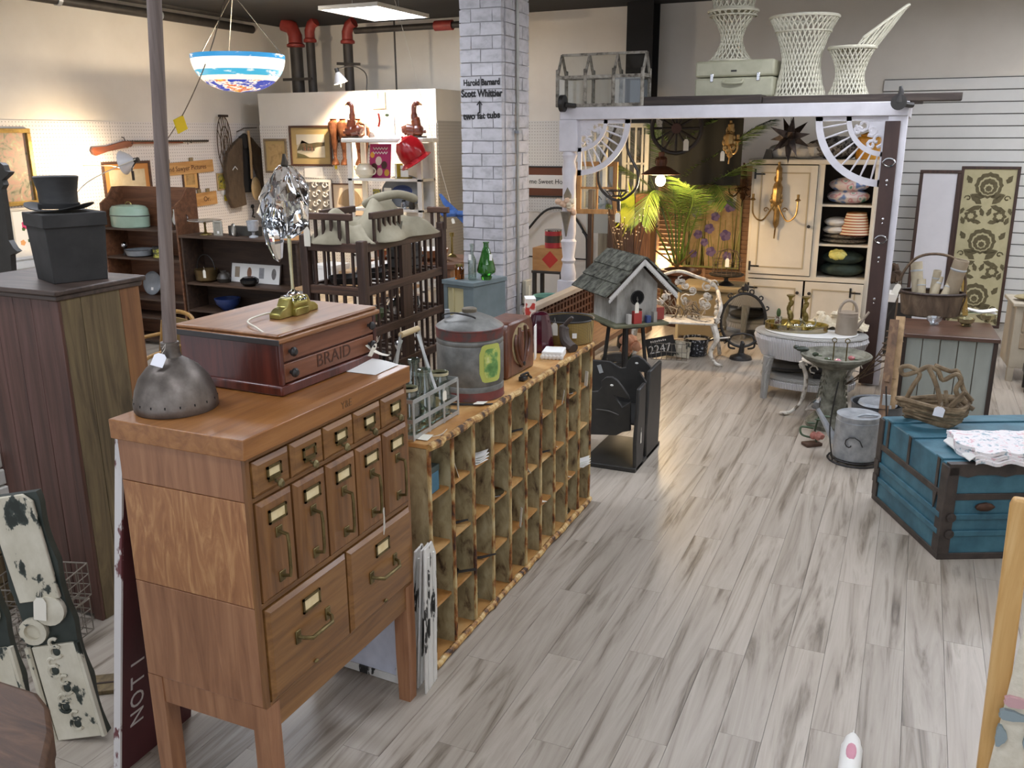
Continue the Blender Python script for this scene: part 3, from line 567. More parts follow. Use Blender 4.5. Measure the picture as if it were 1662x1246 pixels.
# gas can
GALV = M('can_galv', [(.3, '605f5b'), (.5, '71706b'), (.7, '84837d')], (16, 16, 16), .5, .45, bump=.06); REDB = M('can_red_band', [(.35, '4d4542'), (.5, '6e3a34'), (.7, '7c4039')], (12, 12, 12), .55, .2)
gc = thing('gas_can', 'round galvanised gas can with red bands and a yellow-green label', 'can', (-1.757, 3.455, ZP)); r_ = .15
G().lathe([(r_-.003, 0), (r_+.002, .003), (r_, .01), (r_, .04)], 40).out('lower_band', REDB, gc)
G().lathe([(r_, .04), (r_, .06), (r_-.003, .065), (r_, .07), (r_, .24), (r_-.003, .245), (r_, .25), (r_, .262), (r_-.003, .267), (r_, .272)], 40).out('body', GALV, gc)
G().lathe([(r_, .272), (r_+.001, .31), (r_+.004, .314), (r_+.002, .318)], 40).out('upper_band', REDB, gc)
G().lathe([(r_+.002, .317), (r_-.004, .322), (.11, .345), (.06, .366), (.035, .374), (.033, .376)], 40).out('shoulder', GALV, gc)
G().lathe([(.033, .372), (.034, .39), (.03, .394), (0, .395)], 20).out('cap', M('rust_cap', ['5e5648', '7c7260'], (20, 20, 20), .6, .4), gc)
G().tube(smooth([(-.1, -.06, .352), (-.085, -.08, .372), (-.03, -.08, .382), (.04, -.07, .372), (.06, -.06, .362)]), .004, 6).out('bail_handle', BLACKM, gc); G().lathe([(.012, .33), (.014, .36), (.01, .38), (.012, .385), (0, .386)], 12, (-.095, -.03, 0)).out('spout', STEEL, gc)
LBL = M('can_label', [(.36, '4f7a3c'), (.47, '6d9650'), (.56, 'b5bf62'), (.7, 'd6d9a0')], (16, 16, 16), .6); LBD = M('can_label_edge', 'b3b85a', rough=.6)
def curved(a0, a1, z0, z1, rr, n=10):
    g = G(); pts = []
    for i in range(n+1):
        t = R(a0+(a1-a0)*i/n); e = .25*(abs(i/n-.5)*2)**8*(z1-z0)
        pts.append(((rr*math.cos(t), rr*math.sin(t)), z0+e, z1-e))
    vs = [(p[0][0], p[0][1], z) for p in pts for z in (p[1], p[2])]
    return g._add(vs, [(2*i, 2*i+2, 2*i+3, 2*i+1) for i in range(n)])
l_ = curved(-48, -2, .085, .255, r_+.0012).out('label', LBD, gc); curved(-40, -10, .105, .235, r_+.002).out('label_picture', LBL, l_)
price(gc, (-.143, -.02, .27), (0, 0, R(40)), .02, .045)
# tag slip and wires lying by the can
t = thing('wire_snips', 'dark wire tool with a paper slip lying beside the gas can', 'tool', (-1.68, 3.28, ZP)); G().tube(smooth([(-.1, -.04, .004), (-.02, -.02, .006), (.05, .02, .005), (.09, .05, .004)]), .004, 6).out('wire', BLACKM, t); G().tube(smooth([(-.1, -.02, .004), (-.02, .0, .006), (.05, .03, .005), (.09, .055, .004)]), .003, 6).out('wire', BLACKM, t); G().sheet(lambda u, v: (.02+.05*u, .0+.045*v, .009+.006*u), 3, 2, .001).out('slip', CARD, t)
t = thing('price_slip', 'cream paper slip with string at the near corner of the rack', 'paper', (-1.66, 2.83, ZP)); G().sheet(lambda u, v: (-.045+.09*u, -.03+.05*v, .003+.008*u*v), 4, 3, .001).out('slip', CARD, t); G().tube(smooth([(.03, 0, .004), (.06, .05, .004), (.05, .12, .003)]), .0014, 5).out('string', STRING, t)
# wooden mantel radio
RADW = wood('radio_wood', '452313', '5f3420', '74452b', 'z', 22, 2.5, .36, coat=.3)
rd = thing('mantel_radio', 'small brown wooden mantel radio with curved grille bars', 'radio', (-1.765, 3.875, ZP), R(-92)); RW, RD_, RH = .31, .15, .27
def rprof(y): return None
poly = [(-RW/2, 0), (RW/2, 0), (RW/2-.012, RH*.82), (RW/2-.04, RH), (-RW/2+.04, RH), (-RW/2+.012, RH*.82)]
G().prism(poly, 'x', 0, 1).v
g = G(); g.prism(poly, 'y', -RD_/2, RD_/2); o = g.out('case', RADW, rd, bev=.012)
GR = M('radio_grille', ['8d7a58', 'b4a07a'], (30, 30, 30), .7)
g = G(); g.prism([(.1*math.cos(R(a)), .165+(.085 if a < 180 else .12)*math.sin(R(a))) for a in range(0, 360, 15)], 'y', RD_/2, RD_/2+.002); g.out('grille_cloth', GR, rd)
for s in (-1, 1):
    for k in (0, 1): G().tube(smooth([(s*(.03+.035*k), RD_/2+.008, .235-.03*k), (s*(.04+.04*k), RD_/2+.01, .16), (s*(.026+.03*k), RD_/2+.01, .09), (s*.012, RD_/2+.01, .045)]), .0085, 8).out('grille_bar', RADW, rd)
G().bx(-.014, RD_/2, .03, .014, RD_/2+.012, .215).out('grille_centre', RADW, rd, bev=.005)
G().lathe([(.01, 0), (.01, .012), (0, .013)], 10).out('knob', BLACKM, rd, (0, RD_/2+.01, .05), (R(-90), 0, 0))
t = thing('iron_latch', 'black iron latch with a curled tongue below the radio', 'hardware', (-1.625, 3.75, ZP)); G().box((0, 0, .012), (.03, .05, .02)).out('plate', BLACKM, t, bev=.004); G().tube(smooth([(0, -.03, .03), (.02, 0, .04), (.015, .03, .02), (.02, .05, .004)]), .006, 7).out('tongue', BLACKM, t)
# white cards, red glass, printed box, basket
t = thing('white_card', 'white embossed card standing behind the radio', 'card', (-1.735, 4.16, ZP), R(-75)); G().box((0, 0, .09), (.07, .006, .18)).out('card_board', PLAIN_W, t, bev=.002); G().tube(arc((0, -.004, .11), .025, 0, 360, 16, 'xz', .035), .002, 5).out('embossing', PLAIN_W, t)
RG = glass('ruby_glass', '6a1026', .03, 1.4)
t = thing('ruby_vase', 'dark ruby red glass vase upside down on the rack', 'vase', (-1.79, 4.36, ZP)); G().lathe([(.075, 0), (.078, .012), (.07, .08), (.06, .15), (.045, .2), (.02, .212), (0, .213)], 30, rib=(18, .03)).out('glass_body', M('ruby', ['2c0a14', '4a1020'], (6, 6, 6), .12, coat=.6), t); G().lathe([(.08, 0), (.084, .006), (.08, .012)], 30).out('rim', M('ruby2', '3a0c18', rough=.15), t)
t = thing('white_box_lid', 'low white scalloped box in front of the ruby vase', 'box', (-1.665, 4.25, ZP), R(12)); G().box((0, 0, .02), (.11, .13, .04)).out('tray', PLAIN_W, t, bev=.006); [G().ell((-.05+.02*k, -.068, .012), (.012, .004, .014), 8, 6).out('scallop', PLAIN_W, t) for k in range(6)]
t = thing('printed_carton', 'red and white printed carton marked 10 behind the ruby vase', 'box', (-1.9, 4.5-.02, ZP), R(-62)); G().box((0, 0, .13), (.1, .055, .26)).out('carton', M('carton_red', [(.47, 'b8392c'), (.53, 'dcd3c4')], (22, 22, 22), .6, det=1), t, bev=.002); G().box((0, 0, .2605), (.102, .057, .004)).out('lid_flap', PLAIN_W, t); text('10', .05, PLAIN_W, t, (0, -.0285, .13), (R(90), 0, 0)); text('10', .05, PLAIN_W, t, (.0, .0285, .13), (R(90), 0, R(180)))
BASK = weave('basket_weave', '6b5626', 'a88c46', 70, .55, .5); bk = thing('round_basket', 'round yellow-brown woven basket with black rim at the far end of the rack', 'basket', (-1.75, 4.51, ZP)); r_ = .147
bk.location = (-1.73, 4.63, ZP)
G().lathe([(r_*.9, 0), (r_*.96, .004), (r_, .13), (r_*.97, .13), (r_*.92, .01), (0, .008)], 32).out('basket_side', BASK, bk); G().tube(arc((0, 0, .132), r_, 0, 350, 30, 'xy'), .005, 6).out('rim', BLACKM, bk); G().lathe([(r_*.88, .012), (r_*.955, .125), (r_*.95, .126), (r_*.87, .013)], 32).out('lining', BLACKM, bk)
price(bk, (-.02, -.155, .13), (0, 0, R(10)), .034, .07); G().box((.085, -.123, .06), (.025, .002, .028), Matrix.Rotation(R(30), 3, 'Z')).out('sticker', PLAIN_W, bk)
t = thing('wooden_shoe_form', 'dark leaf-shaped wooden form leaning on the round basket', 'form', (-1.66, 4.41, ZP)); G().tube(smooth([(.06, -.04, .02), (.0, .0, .05), (-.02, .03, .12), (.03, .02, .18)]), [.03]*7+[.028]*6+[.012]*5+[.008], 10).out('body', M('form_brown', ['2f2620', '4a3d33'], (10, 10, 10), .6), t)
# pale chipped tin panels leaning between catalogue and rack
CHIP = M('chipped_white', [(.36, '23221f'), (.41, '3a3834'), (.425, 'cfccc4'), (.7, 'dedbd4')], (13, 13, 5), .55, det=6, bump=.3, off=True)
for k, (x, lab) in enumerate(((-1.553, 'front chipped white tin panel leaning at the near end of the rack'), (-1.6, 'middle chipped white tin panel behind the front one'), (-1.66, 'rear chipped white tin panel against the catalogue'))):
    t = thing('tin_sheet', lab, 'panel', (x, 2.66+.02*k, .002), rot=(R(1.5), R(2+2*k), R(6)))
    g = G(); z1 = .63-.02*k; g.prism([(-.055, 0), (.05, 0), (.055, z1*.5), (.045, z1*.9), (.01, z1), (-.055, z1)], 'x', -.004, .004); g.out('sheet_metal', CHIP, t, bev=.002)
    for y in (-.03, 0.02): G().tube([(.005, y, .01), (.006, y, z1*.5), (.005, y*.9, z1*.93)], .006, 6).out('rolled_rib', CHIP, t)
    G().tube([(.0, .05, 0), (0, .055, z1*.5), (0, .045, z1*.9), (0, .01, z1)], .005, 6).out('rolled_edge', CHIP, t)
# chipped white door panel on the floor behind the catalogue legs
t = thing('salvaged_board', 'white painted panel with dark chipped edge under the oak catalogue', 'panel', (-2.1, 2.66, .01), rot=(R(-8), 0, R(-3)))
G().bx(-.0, -.012, 0, .42, .012, .42).out('panel_board', M('blue_white_chip', [(.33, '2a3036'), (.38, 'c4c7d2'), (.7, 'd6d8e2')], (11, 11, 11), .5, bump=.2), t, bev=.003); G().frame(-.02, -.01, .44, .44, .03, -.018, .018).out('panel_frame', CHIP, t)
# ================================================================ left side
BRD = wood('beadboard_brown', '3b241c', '503328', '63423a', 'z', 26, 1.3, .5, rnd=.08, coat=.1); RGH = wood('rough_board', '4c402c', '6d5d42', '85744f', 'z', 16, 1.6, .8, dist=1.2, bump=.3); RGO = wood('orange_board', '6a452a', '835a38', '95693f', 'z', 22, 1.6, .6); TPD = wood('dark_top', '2c211b', '463830', '5c4c42', 'x', 22, 2, .45)
cx, cy, cz = -3.15, 2.5, 1.505
tc = thing('tall_cupboard', 'tall dark cupboard with beadboard front and rough plank side on the left', 'cupboard', (cx, cy, 0))
G().bx(-.62, .012, .02, -.012, .42, cz-.04).out('carcass', DWOOD, tc)
for i, (a, b) in enumerate(((-.62, -.5), (-.498, -.385), (-.383, -.27), (-.268, -.16), (-.158, -.055))): G().bx(a, 0, .02, b, .012, cz-.045).out('bead_board', BRD, tc, bev=.003)
G().bx(-.053, -.004, 0, 0, .014, cz-.045).out('corner_stile', BRD, tc, bev=.004)
for a, b, m in ((.014, .11, RGH), (.112, .315, RGH), (.317, .425, RGO)): G().bx(-.012, a, 0 if m is RGH else .02, 0, b, cz-.045).out('side_plank', m, tc, bev=.002)
g = G(); g.bx(-.66, -.03, cz-.022, .025, .45, cz); g.bx(-.645, -.015, cz-.045, .012, .437, cz-.022); g.out('top_board', TPD, tc, bev=.006)
HB = M('hatbox_black', [(.35, '262523'), (.65, '343230')], (10, 10, 10), .7, bump=.05)
a, b, c_ = aZ(95, 450, cz), aZ(170, 441, cz), aZ(73, 436, cz)
hb = thing('hat_box', 'tall square black hat box on top of the dark cupboard', 'box', (-3.34, 2.745, cz), R(-22)); s = .12
g = G(); g._add([(x*k, y*k, z) for z, k in ((0, s*.92), (.265, s*1.04)) for x, y in ((-1, -1), (1, -1), (1, 1), (-1, 1))], [(0, 1, 2, 3), (7, 6, 5, 4), (0, 4, 5, 1), (1, 5, 6, 2), (2, 6, 7, 3), (3, 7, 4, 0)]); g.out('box_body', HB, hb, bev=.003)
G().bx(-s*1.09, -s*1.09, .232, s*1.09, s*1.09, .29).out('lid', HB, hb, bev=.004)
FELT = M('silk_black', [(.35, '1d1c1b'), (.65, '282725')], (16, 16, 40), .55); th = thing('top_hat', 'black silk top hat resting on the hat box', 'hat', (-3.355, 2.74, cz+.291), R(20))
G().lathe([(.078, .014), (.073, .04), (.074, .085), (.084, .138), (.086, .145), (.08, .149), (0, .147)], 36, sq=(1.08, .95)).out('crown', FELT, th)
G().sheet(lambda u, v: ((.072+.058*v)*1.1*math.cos(u*6.2832), (.072+.045*v)*math.sin(u*6.2832), .012+.02*v*v*(abs(math.cos(u*6.2832))**2)*1.4), 36, 5, .004).out('brim', FELT, th); G().lathe([(.0785, .014), (.0785, .034), (.0745, .036)], 36, sq=(1.08, .95)).out('hat_band', M('band', '151413', rough=.8), th)
# dark carved cabinet at the left edge, cut by the picture
Yc = 4.1; ol = [(-40, 262), (0, 264), (5, 268), (8, 277), (15, 279), (13, 283), (3, 292), (6, 300), (2, 307), (8, 345), (14, 390), (22, 403), (28, 408), (17, 414), (19, 445), (30, 520), (-60, 520)]
p0 = aY(-40, 520, Yc); cc = thing('carved_cabinet', 'nearly black carved cabinet with scrolled crest at the left edge', 'cabinet', (p0.x, Yc, 0)); q = [aY(x, y, Yc) for x, y in ol]
G().prism([(v.x-p0.x, v.z) for v in q], 'y', 0, .04).out('scrolled_crest', BLACKW, cc); zb = q[-1].z
xr = q[-2].x-p0.x; G().bx(-.5, -.01, .1, xr, .4, zb).out('body', M('black_brown', ['1b1613', '29211c'], (6, 6, 6), .5), cc, bev=.004); G().bx(-.5, -.03, .42, xr+.01, .41, .48).out('waist_rail', wood('rail_brown', '4a3222', '6b4a32', '7f5b40', 'x'), cc, bev=.004); G().bx(-.5, -.02, 0, xr+.005, .405, .1).out('plinth', DWOOD, cc)
# white painted bricks at the very edge
for k in range(4):
    z = .08*k; p = aZ(4, 812, .5)
    o = G().bx(-.1, -.055, 0, .1-.006*k, .055, .074).out('painted_brick', M('chalk_brick', ['c9c5ba', 'dedad0'], (9, 9, 9), .8, bump=.5), None, (p.x-.06, p.y, .42+z), (0, 0, R(random.uniform(-5, 5))), bev=.008); tag(o, ('lowest', 'second', 'third', 'topmost')[k]+' white painted brick stacked at the left picture edge', 'brick', 'bricks stacked at the left edge')
o = thing('brick_crate', 'rough brown crate under the stacked white bricks at left', 'crate', (p.x-.08, p.y, 0)); [G().bx(-.16, -.12, .005+.14*k, .14, .12, .135+.14*k).out('crate_board', RGH, o, bev=.004) for k in range(3)]
# two chipped architectural boards
CREAM = M('chipped_cream', [(.37, '22281f'), (.41, '39403a'), (.43, 'c2baa4'), (.7, 'd6cfbb')], (10, 10, 6), .6, det=7, bump=.25, off=True); DKG = M('dark_green_paint', ['1e2620', '333b34'], (9, 9, 9), .5)
def ornate(label, loc, rx, ry, rz, Hh, wd, seed):
    t = thing('carved_board', label, 'board', loc, rot=(rx, ry, rz)); random.seed(seed)
    o_ = []
    n = 40
    for i in range(n+1): z = Hh*i/n; o_.append((wd/2-.012*abs(math.sin(z*14)), z))
    for i in range(n, -1, -1): z = Hh*i/n; o_.append((-wd/2+.012*abs(math.sin(z*14+1)), z))
    G().prism(o_, 'y', 0, .03).out('back_plate', DKG, t)
    hh = Hh*.40
    G().prism([(-wd/2+.02, 0), (wd/2-.015, 0), (wd/2-.012, hh*.98), (wd/2-.03, hh), (-wd/2+.025, hh)], 'y', -.014, .0).out('lower_face', CREAM, t, bev=.003)
    G().prism([(-wd/2+.03, hh+.17), (wd/2-.02, hh+.17), (wd/2-.02, Hh-.03), (wd/2-.05, Hh), (-wd/2+.06, Hh), (-wd/2+.02, Hh-.05)], 'y', -.014, .0).out('upper_face', CREAM, t, bev=.004)
    G().lathe([(.055, 0), (.055, .02), (.02, .026), (0, .026)], 18).out('rosette', CREAM, t, (.03, -.0, hh+.13), (R(90), 0, 0)); G().lathe([(.05, 0), (.05, .02), (.03, .022), (.028, .008), (0, .008)], 18).out('rosette', CREAM, t, (-.05, -.0, hh+.06), (R(90), 0, 0))
    for k in range(5):
        z = .06+k*hh/5.2; s = -1 if k % 2 else 1
        for d in (0, .035): G().tube(arc((s*.012, -.016, z+d), .022-.006*(d > 0), 40, 320, 12, 'xz'), .0065, 6).out('scroll_relief', CREAM, t); 
        G().ell((s*.012, -.014, z), (.014, .004, .017), 10, 6).out('scroll_hollow', DKG, t)
    for s in (-1, 1): G().tube([(s*(wd/2-.006), -.01, .0), (s*(wd/2-.006), -.012, hh*.5), (s*(wd/2-.008), -.01, hh)], .011, 7).out('edge_bead', CREAM, t)
    return t
ob = ornate('tall chipped cream board with dark green scrollwork leaning at left', (-2.56, 1.87, .012), R(-3), R(-9), R(22), .93, .2, 3); price(ob, (.02, -.03, .56), (0, R(15), 0), .045, .085)
ornate('second chipped cream scrollwork board at the far left edge', (-2.79, 1.77, .012), R(-5), R(-9), R(24), .86, .2, 5)
# thick dark slab corner at lower left
SLB = wood('slab_dark', '33241a', '503826', '6b4d36', 'x', 18, 3, .55, dist=1.5, bump=.3)
sl = thing('slab_bench', 'rough dark wooden slab bench corner at the lower left', 'bench', (-1.78, 1.19, 0)); pp = [aZ(x, y, .82)-sl.location for x, y in ((-160, 1020), (0, 1102), (62, 1122), (80, 1145), (85, 1185), (60, 1300), (-200, 1330))]
G().prism([(v.x, v.y) for v in pp], 'z', .745, .82).out('slab_top', SLB, sl, bev=.012); lx, ly = pp[3].x-.1, pp[3].y-.03
G().prism([(v.x*.97-.01, v.y*.97) for v in pp], 'z', .69, .745).out('slab_under', SLB, sl, bev=.008); G().bx(lx-.06, ly-.06, 0, lx, ly, .7).out('leg', SLB, sl, bev=.005)
# wire baskets
wbk = None
for k, lab in enumerate(('lower rusty wire basket on the floor by the cupboard', 'upper rusty wire basket stacked beside the cupboard')):
    t = thing('wire_basket', lab, 'basket', (-3.25+.02*k, 2.27-.0*k, .004+.165*k), R(12+6*k), 'stacked wire baskets'); a, b, h = .15, .13, .15
    for z in (0, .05, .1, h): G().tube([(-a, -b, z), (a, -b, z), (a, b, z), (-a, b, z)], .004 if z == h else .0028, 5, True).out('wire_ring', WIRE, t)
    for i in range(7):
        x = -a+2*a*i/6; G().tube([(x, -b, h), (x, -b, 0), (x, b, 0), (x, b, h)], .0026, 5).out('wire_hoop', WIRE, t)
    for i in range(1, 6):
        y = -b+2*b*i/6; G().tube([(-a, y, h), (-a, y, 0), (a, y, 0), (a, y, h)], .0026, 5).out('wire_hoop', WIRE, t)
    if k: price(t, (.03, -.135, .11), (0, 0, 0), .03, .035)
# red lettered board leaning on the back of the catalogue
MAR = M('maroon', ['41191c', '55262a'], (6, 6, 3), .55); rb = thing('lettered_board', 'maroon sign board with white letters leaning behind the oak catalogue', 'sign', (-2.29, 1.79, .0), rot=(0, R(9.6), R(2)))
G().bx(-.014, 0, 0, .012, .34, 1.27).out('board', MAR, rb); G().bx(-.015, -.008, 0, .013, 0, 1.27).out('white_edge', M('edge_chip', [(.4, '6b3a3c'), (.45, 'd5d0cc')], (20, 20, 8), .6), rb)
for k, ch in enumerate('NOTI'): text(ch, .085, M('sign_white', 'bdb6b0', rough=.7), rb, (.0125, .07, .2+.075*k), (R(90), R(-90), R(90)), .0006, 'letter')
t = thing('floor_board', 'short scrap of weathered board lying on the floor behind the catalogue', 'board', aZ(185, 1112, 0)+V((0, 0, .001)), R(35)); G().bx(-.09, -.06, 0, .09, .06, .018).out('plank_scrap', RGH, t, bev=.003); G().bx(-.08, -.01, .018, .08, .0, .02).out('split', DWOOD, t)
t = thing('saw_blade', 'black toothed saw blade standing behind the maroon board', 'saw', (-2.42, 2.0, .0), rot=(0, R(8), R(10))); o_ = [(0, .02), (0, .62)]+[((.05+.012*(i % 2)), .62-.6*i/40) for i in range(41)]; G().prism(o_, 'y', -.001, .001).out('blade', BLACKM, t); G().tube(arc((.02, 0, .66), .04, 0, 360, 14, 'xz'), .01, 7).out('handle', BLACKM, t)
# ---------------------------------------------------------------- bookcases
BKW = wood('bookcase_wood', '2f221a', '463325', '5a4332', 'x', 24, 2, .55); BKB = wood('bookcase_back', '2a1e17', '3d2c21', '4d392b', 'x', 20, 2, .65); HUW = wood('hutch_wood', '4c2e1d', '67422b', '7b5338', 'x', 24, 2, .5)
BY = 6.75
hx0, hx1 = aY(160, 305, BY).x, aY(279, 310, BY).x; hz = aY(240, 306, BY).z
hu = thing('hutch', 'brown wooden hutch with a scooped left side and open shelves', 'hutch', (hx0, BY, 0)); HWd = hx1-hx0
zs = [aY(215, 371, BY).z, aY(215, 418, BY).z, aY(280, 488, BY).z]
G().bx(0, .3, .05, HWd, .32, hz).out('back_board', HUW, hu); G().prism([(0, 0), (.3, 0), (.3, hz), (.18, hz), (.1, hz-.1), (0, hz-.16)], 'x', -.02, 0).out('side_panel', HUW, hu); G().prism([(0, 0), (.3, 0), (.3, hz), (.18, hz), (.1, hz-.1), (0, hz-.16)], 'x', HWd, HWd+.02).out('side_panel', HUW, hu)
for z in zs+[.3, .06]: G().bx(0, 0, z-.022, HWd, .3, z).out('shelf_board', BKW, hu, bev=.002)
bx0, bx1 = aY(275, 378, BY).x, aY(482, 392, BY).x; bz = aY(378, 386, BY).z; bx0 = hx1+.045
lb = thing('low_bookcase', 'low dark bookcase with knick-knacks in front of the pegboard wall', 'bookcase', (bx0, BY+.0, 0)); BW = bx1-bx0
G().bx(0, .28, .05, BW, .3, bz-.02).out('back_board', BKB, lb); G().bx(-.02, -.01, bz-.025, BW+.02, .31, bz).out('top_board', BKW, lb, bev=.003)
for x in (0, BW-.022): G().bx(x, 0, 0, x+.022, .3, bz-.025).out('side_panel', BKB, lb)
bzs = aY(400, 466, BY).z
for z in (bzs, .42, .1): G().bx(.022, .005, z-.02, BW-.022, .28, z).out('shelf_board', BKW, lb)
def onb(px, py): v = aY(px, py, BY+.12); return v
def obj_(name, label, cat, loc, parts, rz=0, group=None):
    t = thing(name, label, cat, loc, rz, group)
    for nm, g, m in parts: g.out(nm, m, t)
    return t
MINT = M('mint_enamel', ['8fa893', 'a3b9a4'], (4, 4, 4), .18, coat=.5); v = onb(214, 371); r_ = .235
obj_('roaster', 'oval mint green enamel roaster with domed lid on the hutch', 'roaster', (v.x-.02, BY+.13, zs[0]+.001), [('pan', G().lathe([(r_*.95, 0), (r_, .01), (r_*1.02, .115), (r_*1.04, .12)], 32, sq=(1, .58)), MINT), ('lid', G().lathe([(r_*1.03, .12), (r_*1.02, .135), (r_*.98, .19), (r_*.85, .215), (r_*.5, .228), (0, .23)], 32, sq=(1, .58)), MINT), ('rim_line', G().lathe([(r_*1.035, .117), (r_*1.045, .121), (r_*1.035, .125)], 32, sq=(1, .58)), BLACKM), ('handle', G().tube(arc((0, 0, .225), .04, 0, 180, 8, 'xz', .03), .006, 6), BRASS)])
v = onb(275, 360); obj_('silver_teapot', 'silver pitcher half hidden behind the wooden pole', 'pitcher', (hx1-.09, BY+.14, zs[0]+.001), [('body', G().lathe([(.04, 0), (.06, .04), (.065, .1), (.045, .17), (.05, .2)], 18), CHROME), ('handle', G().tube(arc((.07, 0, .11), .05, -90, 90, 8), .007, 6), CHROME)])
GRE = M('grey_enamel', ['75797d', '8f9396'], (6, 6, 6), .25, coat=.3)
v = onb(226, 408); obj_('enamel_pan', 'grey enamel pan with dark rim on the middle hutch shelf', 'pan', (v.x, BY+.13, zs[1]+.001), [('bowl', G().lathe([(.1, 0), (.13, .012), (.152, .07), (.146, .07), (.12, .014), (0, .012)], 28), GRE), ('rim', G().tube(arc((0, 0, .07), .15, 0, 350, 30, 'xy'), .004, 5), BLACKM)])
v = onb(199, 398); obj_('silver_ball_ornament', 'small silver globe on a dark stand beside the enamel pan', 'ornament', (v.x, BY+.14, zs[1]+.001), [('stand', G().lathe([(.03, 0), (.012, .015), (.01, .06), (.02, .07)], 12), BLACKM), ('globe', G().ell((0, 0, .1), .036, 16, 10), CHROME)])
YT = M('yellow_tin', [(.45, '3c3a2a'), (.5, 'a9a53c'), (.6, 'c3b95a')], (14, 14, 30), .4); v = onb(257, 406); obj_('yellow_tin', 'yellow lidded tin by the enamel pan, half behind the pole', 'tin', (v.x-.01, BY+.13, zs[1]+.001), [('tin_body', G().lathe([(.055, 0), (.055, .09)], 20), YT), ('lid', G().lathe([(.058, .09), (.058, .11), (0, .112)], 20), BLACKM)])
v = onb(236, 450); t = thing('enamel_plate', 'round grey enamel plate standing on edge in the hutch', 'plate', (v.x, BY+.2, zs[2]+.125), rot=(R(78), 0, 0)); G().lathe([(.08, .012), (.11, .006), (.125, 0), (.125, -.003), (.08, .006), (0, .006)], 28).out('dish', GRE, t); G().box((.02, -.06, .012), (.03, .03, .002)).out('sticker', PLAIN_W, t)
v = onb(320, 354); v.x = bx0+.2; obj_('cake_stand', 'silver footed cake stand on top of the low bookcase', 'stand', (v.x, BY+.14, bz+.001), [('foot', G().lathe([(.06, 0), (.055, .008), (.02, .02), (.012, .03)], 20), BRASS), ('stem', G().lathe([(.012, .03), (.01, .1), (.02, .115)], 14), BRASS), ('plate', G().lathe([(.02, .112), (.1, .125), (.165, .138), (.165, .144), (.09, .132), (0, .126)], 28), M('silver_dull', ['a9a49a', 'c9c4b9'], (9, 9, 9), .25, .8))])
def stand_frame(label, px, w_, h, fmat, cmat, oval=False, rz=0):
    v = onb(px, 370); t = thing('photo_frame', label, 'frame', (v.x, BY+.1, bz+.001), rz)
    if oval: G().tube([(w_/2*math.cos(a), 0, h/2+h/2*math.sin(a)) for a in [k*.3927 for k in range(16)]], .009, 6, True).out('frame_ring', fmat, t); G().prism([(w_/2*math.cos(a), h/2+h/2*math.sin(a)) for a in [k*.3927 for k in range(16)]], 'y', .0, .004).out('photo', cmat, t); G().prism([(0, 0), (.05, 0), (.01, h*.7)], 'x', -.01, .01).out('easel', BLACKM, t)
    else: G().frame(-w_/2, 0, w_/2, h, .016, -.008, .006).out('frame_ring', fmat, t, bev=.002); G().bx(-w_/2+.014, 0, .014, w_/2-.014, .003, h-.014).out('photo', cmat, t); G().bx(-.012, -.002, .02, .012, -.0005, .045).out('sticker', PLAIN_W, t)
stand_frame('small pale metal photo frame standing on the low bookcase', 356, .11, .145, M('pale_metal', 'b5b2a6', rough=.35, metal=.4), M('photo_grey', ['8a8577', 'a39e90'], (9, 9, 9), .4)); stand_frame('little oval photo frame on the low bookcase', 381, .075, .12, M('pewter', '8d8a82', rough=.3, metal=.7), M('photo_light', ['b5b0a4', 'cfcabf'], (9, 9, 9), .3), True, R(-25))
GOB = glass('goblet_glass', 'e3eaf0', .04, 1.4, .28); v = onb(413, 372); obj_('glass_goblet', 'thick clear glass goblet at the right end of the bookcase top', 'goblet', (v.x, BY+.1, bz+.001), [('bowl', G().lathe([(.015, .05), (.05, .065), (.06, .16), (.055, .16), (.045, .075), (0, .06)], 20), M('goblet', ['a9adb2', 'd0d4d8'], (9, 9, 9), .1, .3)), ('foot', G().lathe([(.045, 0), (.045, .012), (.014, .025), (.016, .05)], 20), M('goblet', ''))])
v = onb(395, 372); obj_('wooden_block', 'long dark wooden block behind the small frames on the bookcase', 'block', (v.x-.05, BY+.22, bz+.001), [('sole', G().prism([(-.2, -.03), (.17, -.03), (.17, .03), (-.2, .03)], 'z', 0, .09), M('iron_board', ['32302c', '4a4740'], (8, 8, 8), .6)), ('handle', G().tube([(.1, 0, .09), (.12, 0, .13), (.16, 0, .12)], .008, 6), BLACKM)])
v = onb(330, 455); v.x = bx0+.16; obj_('copper_kettle', 'brass jam kettle with arched iron handle on the bookcase shelf', 'kettle', (v.x, BY+.14, bzs+.001), [('kettle_body', G().lathe([(.08, 0), (.105, .02), (.11, .12), (.118, .125), (.1, .02), (0, .015)], 24), M('kettle_brass', ['5b4a30', '7d6743'], (8, 8, 8), .35, .7)), ('bail_handle', G().tube(arc((0, 0, .12), .115, 0, 180, 14, 'xz', .15), .005, 6), BLACKM)])
price(thing('hanging_tag', 'cream tag hanging beside the brass kettle on the shelf', 'tag', (onb(345, 440).x, BY+.004, bzs+.14)), (0, 0, 0), (0, 0, 0), .035, .08)
v = onb(360, 455); obj_('squat_jug', 'squat dark pottery jug on the bookcase shelf', 'jug', (v.x-.0, BY+.15, bzs+.001), [('jug_body', G().lathe([(.05, 0), (.07, .04), (.05, .085), (.028, .1), (.03, .12)], 20), M('jug_dark', ['2c2823', '403a33'], (8, 8, 8), .4)), ('handle', G().tube(arc((.05, 0, .075), .03, -80, 90, 8), .007, 6), M('jug_dark', ''))])
v = onb(401, 440); t = thing('multi_photo_frame', 'long white mat frame holding four old portraits on the shelf', 'frame', (v.x, BY+.22, bzs+.001), rot=(R(-12), 0, 0)); fw = aY(440, 440, BY+.22).x-aY(362, 440, BY+.22).x
